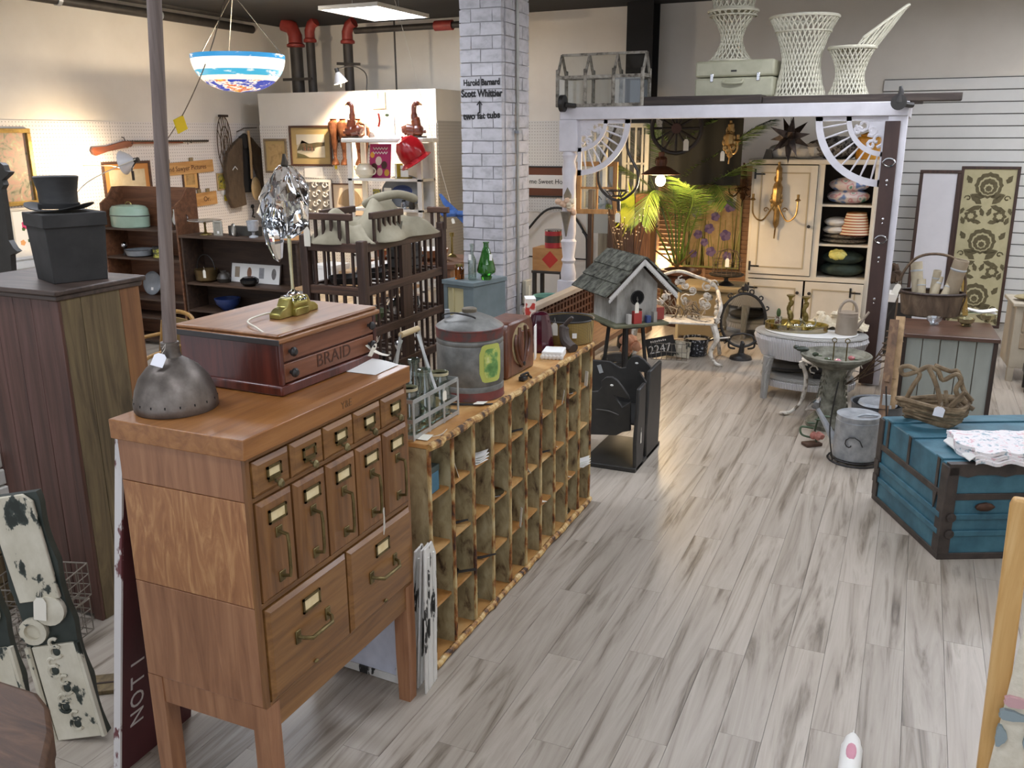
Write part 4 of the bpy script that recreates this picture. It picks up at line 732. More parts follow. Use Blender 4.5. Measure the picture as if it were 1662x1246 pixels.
G().bx(-fw/2, 0, 0, fw/2, .008, .19).out('mat_board', PLAIN_W, t); G().frame(-fw/2-.012, -.012, fw/2+.012, .202, .014, -.006, .012).out('frame_ring', DWOOD, t)
for k in range(4):
    x = -fw/2+fw*(k+.5)/4; pr = M('portrait%d' % k, [('8a7a66', 'a08f7a'), ('6e4a35', '8f6a50'), ('7d7d7d', '9b9b9b'), ('4a4744', '8a8580')][k], (18, 18, 18), .4)
    if k % 2: G().prism([(x+.028*math.cos(a), .1+.055*math.sin(a)) for a in [q*.3927 for q in range(16)]], 'y', -.002, 0).out('portrait', pr, t)
    else: G().bx(x-.03, -.002, .05, x+.03, 0, .155).out('portrait', pr, t)
v = onb(408, 462); obj_('black_bowl', 'glossy black ribbed bowl in front of the portraits', 'bowl', (v.x+.02, BY+.075, bzs+.001), [('bowl_body', G().lathe([(.05, 0), (.085, .03), (.09, .06), (.06, .085), (.05, .082)], 28, rib=(14, .03)), M('black_gloss', '151515', rough=.12))])
v = onb(370, 505); obj_('blue_bowl', 'dark blue bowl low in the bookcase', 'bowl', (v.x, BY+.13, .421), [('bowl_body', G().lathe([(.05, 0), (.11, .06), (.13, .12), (.12, .12), (.09, .05), (0, .02)], 24), M('cobalt', '2c3f73', rough=.3))])
# cane chair
CANE = M('cane_frame', ['7d5a26', 'a37a3a'], (20, 20, 6), .45); CWV = weave('cane_weave', '5d4826', 'a98a4e', 75, .6, .4)
ch = thing('cane_chair', 'honey bentwood armchair with cane back behind the tall cupboard', 'chair', (-4.93, 4.62, 0), R(-12))
for x in (-.2, .2): G().tube(smooth([(x, -.2, 0), (x*1.02, -.21, .42)]), .016, 8).out('leg', CANE, ch); G().tube(smooth([(x, .2, 0), (x, .19, .42), (x*.95, .24, .78)]), .016, 8).out('leg', CANE, ch)
G().bx(-.21, -.21, .41, .21, .2, .435).out('seat', CWV, ch, bev=.008); G().tube(smooth([(-.21, .2, .42), (-.2, .24, .7), (-.12, .27, .84), (.12, .27, .84), (.2, .24, .7), (.21, .2, .42)]), .016, 8).out('back_frame', CANE, ch)
G().prism([(-.19, .48), (.19, .48), (.185, .72), (.11, .82), (-.11, .82), (-.185, .72)], 'y', .24, .25).out('cane_back', CWV, ch)
for s in (-1, 1): G().tube(smooth([(s*.2, .23, .68), (s*.25, 0, .66), (s*.24, -.2, .62), (s*.2, -.21, .44)]), .014, 8).out('arm', CANE, ch)
# ---------------------------------------------------------------- left wall goods (hang on the pegboard)
WX = XL+.014
def wl_(px, py, dx=0): return aX(px, py, WX+dx)
def pic(label, px0, py0, px1, py1, fm, fw, art, matw=0, matm=None, plane='L', dep=.02, name='framed_picture', yp=None, deco=None):
    if plane == 'L': a, b = wl_(px0, py0), wl_(px1, py1); w_, h = b.y-a.y, a.z-b.z; t = thing(name, label, 'picture', (WX+.001, (a.y+b.y)/2, b.z), R(90))
    else: a, b = aY(px0, py0, yp), aY(px1, py1, yp); w_, h = b.x-a.x, a.z-b.z; t = thing(name, label, 'picture', ((a.x+b.x)/2, yp, b.z))
    G().frame(-w_/2, 0, w_/2, h, fw, -dep, 0).out('frame', fm, t, bev=.004)
    if matw: G().bx(-w_/2+fw*.8, -.006, fw*.8, w_/2-fw*.8, -.002, h-fw*.8).out('mat_board', matm, t)
    k = fw*.8+matw; G().bx(-w_/2+k, -.008, k, w_/2-k, -.003, h-k).out('picture_sheet', art, t)
    if deco: deco(t, w_/2-k, k, h-k)
    return t
GOLD = M('gilt', ['7d6431', 'a98d4c'], (16, 16, 16), .4, .5); BROWNF = wood('frame_brown', '3b2618', '54382a', '6a4a36', 'x'); TANM = M('tan_mat', 'b39a66', rough=.8); CRM = M('cream_mat', 'dccfb2', rough=.8); ORM = M('orange_mat', 'c98a4a', rough=.8)
pic('large flower still life in a gold frame at the left edge', -60, 208, 62, 331, GOLD, .045, M('flower_painting', [(.3, '5f6148'), (.42, '9c9278'), (.52, 'b98d7a'), (.6, 'a4a07c'), (.7, 'c9b59a')], (9, 9, 9), .5, det=6, dist=1.5), dep=.04)
def hibis(t, hw, z0, z1):
    for x, z, r_, c in ((0, .7, .3, 'c23a6b'), (.18, .52, .18, 'd0487a'), (-.2, .35, .2, 'e0a468'), (.2, .22, .17, 'd8cba0'), (-.1, .62, .13, '4c6a3a'), (.08, .38, .14, '3d5a34'), (-.2, .08, .1, 'd0544a')):
        zz = z0+(z1-z0)*z; G().prism([(hw*x*2+hw*r_*(1+.12*math.cos(5*a))*math.cos(a), zz+hw*r_*(1+.12*math.cos(5*a))*math.sin(a)) for a in [q*.3142 for q in range(20)]], 'y', -.0105, -.008).out('painted_bloom', M('bloom_'+c, c, rough=.6), t)
pic('botanical print of a pink hibiscus with white mat', 14, 340, 70, 420, M('pale_frame', 'cfcabd', rough=.5), .02, PLAIN_W, deco=hibis)
v = wl_(44, 445, .3); t = thing('white_drawer_unit', 'white drawer unit with brass strip under the hibiscus print', 'drawers', (WX+.02, v.y, 0), R(90)); zt = wl_(40, 412, .3).z
G().bx(-.28, -.45, 0, .28, 0, zt-.03).out('body', PLAIN_W, t, bev=.004); G().bx(-.3, -.47, zt-.03, .3, 0, zt).out('top', PLAIN_W, t, bev=.004); [G().bx(-.25, -.462, zt-.12-.14*k, .25, -.45, zt-.05-.14*k).out('drawer', PLAIN_W, t, bev=.003) for k in range(3)]; G().bx(-.25, -.466, zt-.155, .25, -.45, zt-.14).out('brass_strip', BRASS, t)
# rifle
a, b = wl_(150, 242, .04), wl_(338, 229, .04); t = thing('antique_rifle', 'antique long rifle with reddish wooden stock hung on the pegboard', 'rifle', (WX+.04, a.y, a.z), rot=(0, 0, R(90))); Ln = b.y-a.y; dz = b.z-a.z
RFS = wood('rifle_stock', '5f2c16', '7d3e20', '93512d', 'x', 20, 3, .35, coat=.3)
G().prism([(0, -.055), (.03, -.075), (.2, -.03), (Ln*.3, dz*.3-.03+.03), (Ln*.33, dz+.005), (Ln*.25, dz+.015), (.2, .03), (.0, .02), (-.02, -.02)], 'y', -.018, .018).out('stock', RFS, t, bev=.006); G().bx(Ln*.3, -.016, dz-.022, Ln*.75, .016, dz-.002).out('forestock', RFS, t, bev=.005)
G().cyl((Ln*.3, 0, dz+.004), (Ln, 0, dz+.004), .012, n=12).out('barrel', M('gun_metal', ['3b352e', '574f45'], (12, 12, 12), .35, .7), t); G().tube(arc((Ln*.27, 0, dz-.04), .025, 180, 360, 8), .004, 5).out('trigger_guard', BRASS, t); G().tube([(Ln*.26, 0, dz+.01), (Ln*.25, 0, dz+.05), (Ln*.235, 0, dz+.055)], .006, 6).out('hammer', BLACKM, t); G().tube([(Ln*.8, 0, dz-.01), (Ln*.8, 0, dz-.04)], .004, 5).out('sling_swivel', BLACKM, t)
for k in (.3, .82): G().tube([(Ln*k, .04, dz+.02), (Ln*k, -.03, dz-.02), (Ln*k, -.03, dz+.02)], .004, 5).out('hook', BLACKM, t)
pic('lamp-lit print with wide orange mat under the rifle', 163, 263, 248, 318, BROWNF, .03, M('lit_print', ['c9b48a', 'e6d7b4'], (5, 5, 5), .6), .07, ORM)
# lettered plank signs
def plank(label, px0, py0, px1, py1, txt, size):
    a, b = wl_(px0, py0, .02), wl_(px1, py1, .02); t = thing('wooden_sign', label, 'sign', (WX+.015, (a.y+b.y)/2, (a.z+b.z)/2), rot=(0, R(-2), R(90))); w_, h = b.y-a.y, a.z-b.z
    G().box((0, 0, 0), (w_, .018, h)).out('plank', wood('sign_plank', 'a5763f', 'bf8f55', 'cfa369', 'x', 20, 3, .6), t, bev=.002); text(txt, size, M('sign_brown', '4a2a18', rough=.7), t, (0, -.0105, -.005), (R(90), 0, 0), .0006); [G().box((x, .0, h/2+.02), (.06, .014, .05)).out('hanger_block', M('block_tan', '8d7a58', rough=.7), t) for x in (-w_*.32, w_*.1)] if h > .1 else None
plank('hand-lettered wooden sign for Sawyer pictures on the pegboard', 256, 264, 347, 280, 'and Sawyer Pictures', .085); plank('small wooden plaque with dark letters right of the hutch', 318, 313, 353, 331, 'Or.', .09)
pic('small sepia photograph in a light wood frame above the hutch', 294, 275, 323, 307, BROWNF, .018, M('sepia', ['b8945c', '8a6a40'], (6, 6, 6), .6, lo=.5, hi=.62), .05, M('light_mat', 'd4a868', rough=.8)); pic('tiny yellow and black picture beside the hanging coat', 350, 281, 367, 308, M('pale_wood', 'b59a6a', rough=.6), .02, M('tiny_art', [(.4, '2e2c28'), (.5, 'b9a93a'), (.6, '6a6a60')], (12, 12, 12), .6))
def note(label, px, py, w_, h, m, rx=0, plane='L', yp=None):
    v = wl_(px, py) if plane == 'L' else aY(px, py, yp); o = G().sheet(lambda u, v_: (w_*(u-.5), -.006-.006*u*v_, h*(v_-.5)), 3, 3).out('paper_note', m, None, (v.x+(.004 if plane == 'L' else 0), v.y-(0 if plane == 'L' else .004), v.z), (0, R(rx), R(90) if plane == 'L' else 0)); tag(o, label, 'note')
note('white slip pinned under the tiny picture', 362, 312, .1, .06, PLAIN_W, 8); note('yellow sticky note right of the wooden plaque', 366, 321, .06, .08, M('yellow_note', 'd8c22c', rough=.7), 5); 
# oval wire rug basket
t = thing('wire_egg_basket', 'rusty oval wire basket hung flat on the pegboard', 'basket', wl_(365, 234, .06), rot=(0, 0, R(90))); a, b = .14, .37
for r_ in (1, .62, .3): G().tube([(a*r_*math.cos(q*.2618), -.03*(1-r_), b*r_*math.sin(q*.2618)) for q in range(24)], .007, 5, True).out('wire_ring', RUSTW, t)
for k in range(7): x = -a+2*a*(k+.5)/7; zz = b*math.sqrt(1-(x/a)**2); G().tube(smooth([(x, 0, zz), (x*.8, -.03, 0), (x, 0, -zz)]), .005, 5).out('wire_rib', RUSTW, t)
G().bx(-.07, -.015, b-.02, .1, .015, b+.01).out('wooden_grip', DWOOD, t, bev=.004)
# coat
COAT = M('coat_wool', ['4f4030', '63523e'], (30, 30, 12), .9, bump=.2); t = thing('wool_coat', 'brown wool military coat hanging open on the pegboard', 'coat', wl_(393, 215, .06), rot=(0, 0, R(90)))
def outl(pp): 
    o_ = []
    for x, y in pp: v = wl_(x, y, .06); o_.append((v.y-t.location.y, v.z-t.location.z))
    return o_
def cloth(poly, d0, d1, nm, m): g = G(); g.prism(outl(poly), 'y', d0, d1); return g.out(nm, m, t, bev=.012)
cloth([(389, 222), (380, 230), (366, 248), (363, 280), (368, 300), (367, 318), (376, 338), (397, 332), (392, 300), (390, 250)], -.05, .02, 'front_panel', COAT); cloth([(404, 222), (414, 235), (424, 245), (428, 280), (435, 310), (428, 312), (418, 290), (406, 250)], -.05, .02, 'front_panel', COAT); cloth([(389, 222), (404, 222), (407, 260), (408, 312), (394, 312), (391, 260)], -.02, .01, 'lining', M('coat_lining', '23211f', rough=.9)); cloth([(386, 222), (394, 216), (402, 222), (398, 240), (393, 242)], -.05, .0, 'collar', M('coat_collar', '2c2926', rough=.9))
G().tube([V((0, -.06, 0))+V((q[0], 0, q[1])) for q in outl([(372, 276), (376, 270), (380, 275)])], .006, 5).out('chevron_badge', PLAIN_W, t); G().tube([V((0, -.0, 0))+V((q[0], 0, q[1])) for q in outl([(384, 214), (396, 208), (417, 207)])], .006, 5).out('hanger', RUSTW, t)
# wooden skis / paddle beside coat
t = thing('wooden_paddle', 'light wooden paddle hanging over the coat', 'paddle', wl_(407, 209, .13), rot=(0, 0, R(90))); q = [wl_(x, y, .13)-t.location for x, y in ((401, 212), (405, 250), (407, 290))]; G().tube([(v.y, -.02, v.z) for v in q], .018, 8).out('shaft', M('paddle_wood', ['a5845a', 'bd9d70'], (20, 20, 4), .5), t); v = wl_(414, 306, .13)-t.location; G().ell((v.y, -.02, v.z), (.1, .03, .16), 16, 10).out('blade', M('paddle_wood2', ['b99a68', 'cfb283'], (8, 8, 8), .45), t)
t.children[0].rotation_euler
v = wl_(414, 306, .13)
t = thing('pulley_hook', 'small black hook and pulley hanging below the paddle', 'hook', wl_(410, 335, .02), rot=(0, 0, R(90))); G().tube([(0, 0, .0), (.01, 0, -.08), (-.02, 0, -.14), (.03, 0, -.15)], .01, 6).out('hook', BLACKM, t); G().ell((0, 0, 0), (.03, .02, .03), 10, 6).out('pulley', BLACKM, t)
# clamp lamps
ENW = M('white_reflector', 'd8d8da', rough=.25)
def clamp(label, loc, aim, r_, pw, col_):
    t = thing('clamp_lamp', label, 'lamp', loc); d = V(aim).normalized(); q = d.to_track_quat('-Z', 'Y').to_matrix().to_4x4(); hold = q
    def put(g, nm, m): g.v = [tuple(hold @ V(p)) for p in g.v]; return g.out(nm, m, t)
    put(G().lathe([(.025, .06), (.03, .05), (r_*.6, .01), (r_, -.07), (r_*.98, -.07), (r_*.57, .006), (.02, .045)], 24), 'reflector', ENW); put(G().lathe([(.026, .055), (.026, .11), (0, .112)], 14), 'socket', BLACKM); put(G().ell((0, 0, -.02), .03, 12, 8), 'bulb', emis('bulb_'+label[:6], col_, 60*pw)); G().tube([hold @ V((0, 0, .1)), V((.03, 0, -.06)), V((.02, 0, -.12))], .007, 6).out('clamp', BLACKM, t)
    l = bpy.data.lights.new('lamp_glow', 'SPOT'); l.energy = 170*pw*WARM_W; l.color = (1, .78, .52); l.spot_size = R(150); l.spot_blend = .8; l.shadow_soft_size = .04; lo = bpy.data.objects.new('lamp_glow', l); COL.objects.link(lo); lo.parent = t; lo.location = hold @ V((0, 0, -.06)); lo.rotation_euler = hold.to_euler()
    return t
p = aX(210, 262, WX+.75); t = clamp('white clamp lamp shining onto the print under the rifle', p, (-.75, -.25, -.15), .13, .26, 'ffd9a0'); G().tube(smooth([(.09, .02, .03), (-.1, -.5, -.2), (-.2, -.75, -.5)]), .006, 5).out('cord', STRING, t); G().bar((.03, 0, -.1), (.03, 0, -.2), .02, .02).out('clamp_foot', BLACKM, t); G().tube([(.03, 0, -.1), (-.3, .02, -.05), (-.748, .03, -.05)], .004, 5).out('wall_arm', STRING, t)
p = aY(583, 128, PY+.05); t = clamp('small clamp lamp on top of the partition shining down', p-V((.03, .4, 0)), (.25, .12, -1), .09, 1.5, 'ffe3bf'); G().tube(smooth([(.0, .0, .1), (.08, .2, .14), (.12, .42, .06), (.12, .42, pz-p.z)]), .008, 6).out('gooseneck', BLACKM, t)
# hanging painted glass bowl
c = aX(391, 150, -6.9); t = thing('glass_bowl_pendant', 'hanging glass bowl lamp painted with blue bands and red fish', 'pendant lamp', (c.x, c.y, c.z)); r_ = (aX(440, 92, -6.9)-aX(341, 92, -6.9)).length/2; h = aX(391, 90, -6.9).z-c.z
def bowl(f): return r_*math.sqrt(max(0, 1-(1-f)**2.2))**.9
bands = [(0, .3, '2d3f9a'), (.3, .42, 'e9e0c8'), (.42, .58, '3f9ab8'), (.58, .88, 'efe9da'), (.88, 1, '2f7fb0')]
for i, (a, b, c_) in enumerate(bands): G().lathe([(max(bowl(a+(b-a)*k/6), .004), h*(a+(b-a)*k/6)) for k in range(7)], 36).out('painted_band', M('band_'+c_, [c_, c_, 'f0ead8'] if i in (2, 4) else ['2d3f9a', '2d3f9a', 'efe6cf', 'b5302a', 'd8b84a'] if i == 0 else c_, (5, 5, 14), .25, lo=.45, hi=.66, emit=.75), t)
for k in range(3):
    a = k*2.094+.4; G().tube([(r_*.97*math.cos(a), r_*.97*math.sin(a), h), (0, 0, h+.62)], .005, 5).out('chain', WIRE, t)
G().cyl((0, 0, h+.6), (0, 0, ZC-c.z), .006, n=6).out('hanging_wire', WIRE, t); G().ell((0, 0, h*.6), .05, 12, 8).out('bulb', emis('bowl_bulb', 'fff0d0', 30), t)
l = bpy.data.lights.new('bowl_glow', 'POINT'); l.energy = 60*WARM_W; l.color = (1, .82, .6); l.shadow_soft_size = .06; lo = bpy.data.objects.new('bowl_glow', l); COL.objects.link(lo); lo.parent = t; lo.location = (0, 0, h+.02)
cr = [aX(365, 0, -6.9), aX(338, 92, -6.9), aX(300, 180, -7.3), aX(262, 240, -7.7)]
o = thing('electric_flex', 'thin grey cord running slantwise from the ceiling past the bowl lamp', 'cord', cr[0]); G().tube(smooth([q-cr[0] for q in cr], 8), .006, 5).out('wire', WIRE, o); v = aX(293, 202, -7.35)-cr[0]; G().box((v.x, v.y, v.z), (.015, .15, .15), Matrix.Rotation(R(20), 3, 'X')).out('yellow_tag', M('yellow_tag', 'e0c816', rough=.6), o)
# ================================================================ centre left: crate rack, partition goods, white shelf
CRW = wood('crate_wood', '2a1c15', '3d2a20', '523a2d', 'z', 30, 2.5, .6); CRX = wood('crate_rail', '2c1d16', '412d22', '5a4031', 'y', 30, 2.5, .6); CRF = wood('crate_rail_front', '35231a', '4d3527', '674936', 'x', 30, 2.5, .6)
KX0, KX1, KY0, KY1 = -3.74, -3.29, 4.93, 6.02
ck = thing('crate_rack', 'dark slatted wooden crate rack of several tiers with spindle sides', 'rack', (KX0, KY0, 0)); KW, KD = KX1-KX0, KY1-KY0
for x in (0, KW):
    for y in (0, KD): G().bx(x-.03, y-.03, 0, x+.03, y+.03, 1.44 if x and not y else 1.47).out('post', CRW, ck, bev=.008)
tiers = (1.39, 1.10, .81, .52, .2)
for z in tiers:
    for y in (0, KD): G().bx(.03, y-.018, z-.03, KW-.03, y+.018, z+.03).out('rail', CRF, ck, bev=.004)
    for x in (0, KW): G().bx(x-.018, .03, z-.03, x+.018, KD-.03, z+.03).out('rail', CRX, ck, bev=.004)
    if z < 1.39:
        for k in range(7): y = .08+k*(KD-.16)/6; G().bx(.02, y-.02, z+.005, KW-.02, y+.02, z+.018).out('shelf_slat', CRW, ck)
sp_ = None
for z0, z1 in zip(tiers[1:], tiers):
    hgt = z1-z0-.06
    for k in range(1, 6): G().bar((KW*k/6, 0, z0+.03), (KW*k/6, 0, z1-.03), .016).out('spindle', CRW, ck)
    for k in range(1, 13):
        if 5 < k < 8: continue
        G().bar((KW, KD*k/13, z0+.03), (KW, KD*k/13, z1-.03), .016).out('spindle', CRW, ck)
        if k % 2: G().bar((0, KD*k/13, z0+.03), (0, KD*k/13, z1-.03), .016).out('spindle', CRW, ck)
    for k in (2, 4): G().bar((KW*k/6, KD, z0+.03), (KW*k/6, KD, z1-.03), .016).out('spindle', CRW, ck)
    G().bx(KW-.015, KD*.44, z0+.03, KW+.015, KD*.56, z1-.03).out('middle_stile', CRW, ck)
def gate(p, q, n, h=.17):
    p, q = V(p), V(q); b = G(); b.bar(p+V((0, 0, h)), q+V((0, 0, h)), .035, .045); o = b.out('gate_rail', CRF if abs(q.x-p.x) > .1 else CRX, ck, bev=.005)
    for k in range(n): c = p+(q-p)*((k+.6)/(n+.2)); G().bar(c, c+V((0, 0, h-.02)), .018).out('gate_spindle', CRW, o)
gate((.0, -.01, 1.42), (KW-.06, -.01, 1.42), 6); gate((KW, .12, 1.42), (KW, .52, 1.42), 6); gate((KW-.1, KD-.02, 1.42), (KW+.08, KD-.02, 1.42), 3, .14); gate((.0, .2, 1.42), (.0, .6, 1.42), 5)
CANV = M('canvas', [(.3, '857e69'), (.7, 'a39b85')], (5, 5, 5), .9, bump=.1)
cb = thing('canvas_sacks', 'crumpled grey-green canvas mail sack heaped on the crate rack', 'sack', (KX0+.24, KY0+.4, 1.42)); random.seed(11)
def fold(u, v, a, b, h, ph):
    x = (u-.5)*a; y = (v-.5)*b; e = max(0, 1-(2*abs(u-.5))**3)*max(0, 1-(2*abs(v-.5))**3)
    return (x+.03*math.sin(9*v+ph), y+.03*math.sin(8*u+ph), h*e*(.75+.25*math.sin(11*u+4*v+ph))+.02*math.sin(17*v-6*u+ph)*e)
G().sheet(lambda u, v: fold(u, v, .5, .74, .27, 0), 26, 26, .008).out('main_fold', CANV, cb, (.03, .12, .0), ang=80); G().sheet(lambda u, v: fold(u, v, .42, .46, .2, 2), 22, 22, .008).out('near_fold', CANV, cb, (-.05, -.2, .0), (0, 0, R(25)), ang=80)
G().tube(smooth([(-.02, .02, .22), (.1, -.02, .27), (.2, .1, .29), (.22, .28, .25), (.08, .3, .28)]), [.03]*24+[.02], 9).out('rolled_mouth', CANV, cb, ang=80)
text('my', .13, M('stencil', '5a5648', rough=.9), cb, (.2, .02, .09), (R(60), 0, R(60)), .001)
price(ck, (.04, -.03, 1.52), (0, 0, 0), .05, .13)
def tier(px, z, x_): v = aX(px, 500, x_); return V((x_, v.y, z+.0195))
for k, (dx, dy) in enumerate(((.1, .06), (.18, .07), (.27, .06), (.34, .09))): obj_('red_tin', ('leftmost', 'second', 'third', 'rightmost')[k]+' red printed tin on the second crate tier', 'tin', (KX0+dx, KY0+dy+.02, .83), [('tin_body', G().lathe([(.032, 0), (.033, .1)], 16), M('tin_red', [(.45, '8f2420'), (.55, 'c8b9a0')], (20, 20, 30), .4)), ('lid', G().lathe([(.034, .1), (.034, .112), (0, .113)], 16), BLACKM)], 0, 'red tins in the crate rack')
def pan_(lab, x, y, z, r_=.1, m=None): obj_('cast_iron_pan', lab, 'pan', (KX0+x, KY0+y, z), [('pan_bowl', G().lathe([(r_*.8, 0), (r_, .045), (r_*.96, .045), (r_*.75, .008), (0, .006)], 22), m or BLACKM), ('handle', G().bar((r_*.9, 0, .04), (r_*1.5, .15*r_, .05), .02, .008), m or BLACKM)])
pan_('black skillet on the upper crate tier near the front', .17, .2, 1.12, .12); pan_('second black skillet on the upper crate tier behind the first', .2, .5, 1.12, .12); pan_('dark pan on the upper tier at the far end of the crate', .22, .8, 1.12, .12); pan_('black pan on the lower crate tier', .25, .35, .54, .12); pan_('bright steel pan on the lower crate tier', .3, .75, .54, .1, CHROME)
obj_('round_case', 'round grey leather case on the upper crate tier', 'case', (KX0+.22, KY0+1.0-.08, 1.12+.1), [('case_body', G().lathe([(.1, -.1), (.13, -.08), (.135, .06), (.1, .1), (0, .11)], 22), M('case_grey', ['4c4a47', '6b6864'], (9, 9, 9), .5)), ('strap', G().tube(arc((0, 0, .0), .138, 0, 350, 20, 'xy'), .008, 6), BLACKM)])
obj_('cabbage_bowl', 'green leafy china bowl on the middle crate tier', 'bowl', (KX0+.28, KY0+.3, .83), [('bowl_body', G().lathe([(.05, 0), (.1, .03), (.14, .08), (.13, .08), (.08, .03), (0, .015)], 24, rib=(9, .06)), M('leaf_green', ['4b5a38', '8a9a70'], (12, 12, 12), .35))]); obj_('silver_teapot', 'shiny silver teapot on the middle crate tier', 'teapot', (KX0+.3, KY0+.66, .83), [('pot', G().lathe([(.05, 0), (.08, .03), (.085, .07), (.06, .11), (.02, .12), (.012, .14), (0, .142)], 22), CHROME), ('spout', G().tube([(.07, 0, .05), (.11, 0, .08), (.13, 0, .12)], [.018, .012, .008], 8), CHROME), ('handle', G().tube(arc((-.08, 0, .07), .04, 90, 270, 8), .007, 6), BLACKM)]); obj_('silver_creamer', 'small silver creamer behind the teapot on the crate tier', 'jug', (KX0+.32, KY0+.9, .83), [('jug_body', G().lathe([(.03, 0), (.05, .03), (.04, .08), (.045, .1)], 18), CHROME), ('handle', G().tube(arc((-.05, 0, .055), .03, 90, 270, 8), .005, 6), CHROME)])
# pale table with boxes behind crate
t = thing('pale_table', 'pale table carrying boxes between bookcase and crate rack', 'table', (-4.7, 6.95, 0)); G().bx(-.5, -.3, .72, .5, .3, .75).out('table_top', M('pale_wood_top', ['a9865f', 'c09d74'], (4, 14, 14), .5), t, bev=.004); [G().bx(x-.025, y-.025, 0, x+.025, y+.025, .72).out('leg', PLAIN_W, t) for x in (-.45, .45) for y in (-.25, .25)]
for k, (x, w_, h, m) in enumerate(((-.3, .25, .16, PLAIN_W), (.0, .22, .12, M('tan_box', 'a98a64', rough=.7)), (.3, .28, .2, PLAIN_W))): obj_('storage_box', ('left white', 'middle tan', 'right white')[k]+' storage box on the pale table', 'box', (-4.7+x, 6.95, .751), [('box_body', G().bx(-w_/2, -.13, 0, w_/2, .13, h), m), ('lid', G().bx(-w_/2-.005, -.135, h, w_/2+.005, .135, h+.03), m)], R(4*k-4))
obj_('small_lampshade', 'small orange-tan lampshade behind the crystal lamp', 'lampshade', (aY(472, 372, 6.85).x, 6.86, bz+.001) if False else (bx1-.14, BY+.16, bz+.001), [('shade', G().lathe([(.13, .0), (.13, .006), (.07, .13), (.066, .13)], 24), M('shade_tan', 'd09a62', rough=.7)), ('top_ring', G().tube(arc((0, 0, .13), .068, 0, 350, 18, 'xy'), .003, 5), BRASS)])
# pictures on the partition
PP = PY-.013
pic('old sampler in a worn brown frame on the partition', 428, 225, 469, 281, M('worn_frame', ['6b5a45', '8b7a60'], (12, 12, 12), .6), .03, M('sampler', ['a98c5a', 'b99c6a', '8a6e45'], (10, 10, 10), .7), .05, TANM, 'P', yp=PP)
def land(t, hw, z0, z1):
    h = z1-z0
    for poly, c in (([(-1, .55), (-.5, .62), (0, .6), (.5, .66), (1, .64), (1, 1), (-1, 1)], 'c9c2b0'), ([(-1, .3), (-.6, .75), (-.1, .6), (.3, .64), (1, .66), (1, .5), (0, .4)], '5a5238'), ([(-.6, .15), (.1, .2), (.6, .55), (1, .5), (1, 0), (-.1, 0)], 'd5c8ac'), ([(-1, 0), (-1, .2), (-.4, .1), (.2, .0)], '6a6440')): G().prism([(x*hw, z0+h*z) for x, z in poly], 'y', -.0095-.0004*len(poly), -.007).out('painted_shape', M('land_'+c, [c, c, '8a6a50'] if c == '5a5238' else c, (14, 14, 14), .6), t)
    for k in range(7): x = -.55+.13*k; G().prism([(hw*(x-.05), z0+h*.3), (hw*(x+.05), z0+h*.3), (hw*x, z0+h*(.5+.05*(k % 3)))], 'y', -.0135, -.012).out('painted_tree', M('tree_red' if k % 2 else 'tree_dk', '7d4a35' if k % 2 else '3e3a2c', rough=.6), t)
pic('landscape print of dunes with wide tan mat in a dark frame', 469, 204, 541, 270, BROWNF, .028, M('land_base', 'bdb39a', rough=.6), .09, TANM, 'P', yp=PP, deco=land)
note('torn white paper pinned under the landscape print', 510, 279, .3, .15, PLAIN_W, 3, 'P', PP)
t = thing('carved_plaque', 'white carved scrollwork panel leaning on the partition', 'panel', (aY(515, 318, PP).x, PP-.02, aY(515, 352, PP).z)); w_ = (aY(540, 318, PP).x-aY(490, 318, PP).x); h = aY(515, 291, PP).z-aY(515, 352, PP).z
G().bx(-w_/2, 0, 0, w_/2, .012, h).out('panel_ground', M('grey_ground', '8d867b', rough=.8), t); G().frame(-w_/2, 0, w_/2, h, .035, -.012, .01).out('panel_frame', WHITEP, t)
for i in range(3):
    for j in range(4):
        x, z = -w_/2+w_*(i+.5)/3, h*(j+.5)/4
        for s in (-1, 1): G().tube([(x+s*.03+(.045-.006*k)*math.cos(s*(k*.7+.5)), -.004, z+(.05-.006*k)*math.sin(s*(k*.7+.5))) for k in range(8)], .009, 5).out('carved_scroll', WHITEP, t)
t_ = pic('paper fan framed in a thin brown frame near the white shelf', 539, 297, 600, 352, BROWNF, .018, M('fan_paper', 'd9c3a5', rough=.8), 0, None, 'P', yp=PP); G().prism([(0, .08)]+[(.2*math.cos(R(a)), .1+.26*math.sin(R(a))) for a in range(20, 165, 12)], 'y', -.012, -.009).out('fan', M('fan_tan', ['8a7352', 'ab9270'], (20, 20, 3), .7), t_)
# copper wall vases
COP = M('copper', [(.3, '4b2f22'), (.55, '7c4f36'), (.75, 'a9754f')], (6, 6, 8), .25, .7)
for k, (px, py) in enumerate(((543, 232), (558, 232), (582, 232), (592, 240))):
    v = aY(px, py, PP-.1); t = thing('copper_vase', ('leftmost', 'second', 'third', 'rightmost')[k]+' tall copper vase in the row right of the landscape print', 'vase', (v.x, PP-.1, v.z-.28), group='tall copper vases')
    G().lathe([(.045, 0), (.055, .01), (.05, .035), (.022, .09), (.03, .2), (.06, .38), (.078, .47), (.07, .53), (.04, .56), (.045, .575)], 20).out('vase_body', COP, t); G().lathe([(.046, .573), (.05, .58), (.04, .582)], 20).out('lip', COP, t)
    G().box((0, .055, .3), (.03, .08, .03)).out('wall_bracket', BLACKM, t)
price(thing('yellow_price_tag', 'yellow tag dangling under the leftmost copper vase', 'tag', (aY(545, 266, PP-.1).x, PP-.1, aY(545, 264, PP-.1).z)), (0, 0, 0), (0, 0, 0), .04, .08, M('yellow_note', ''))
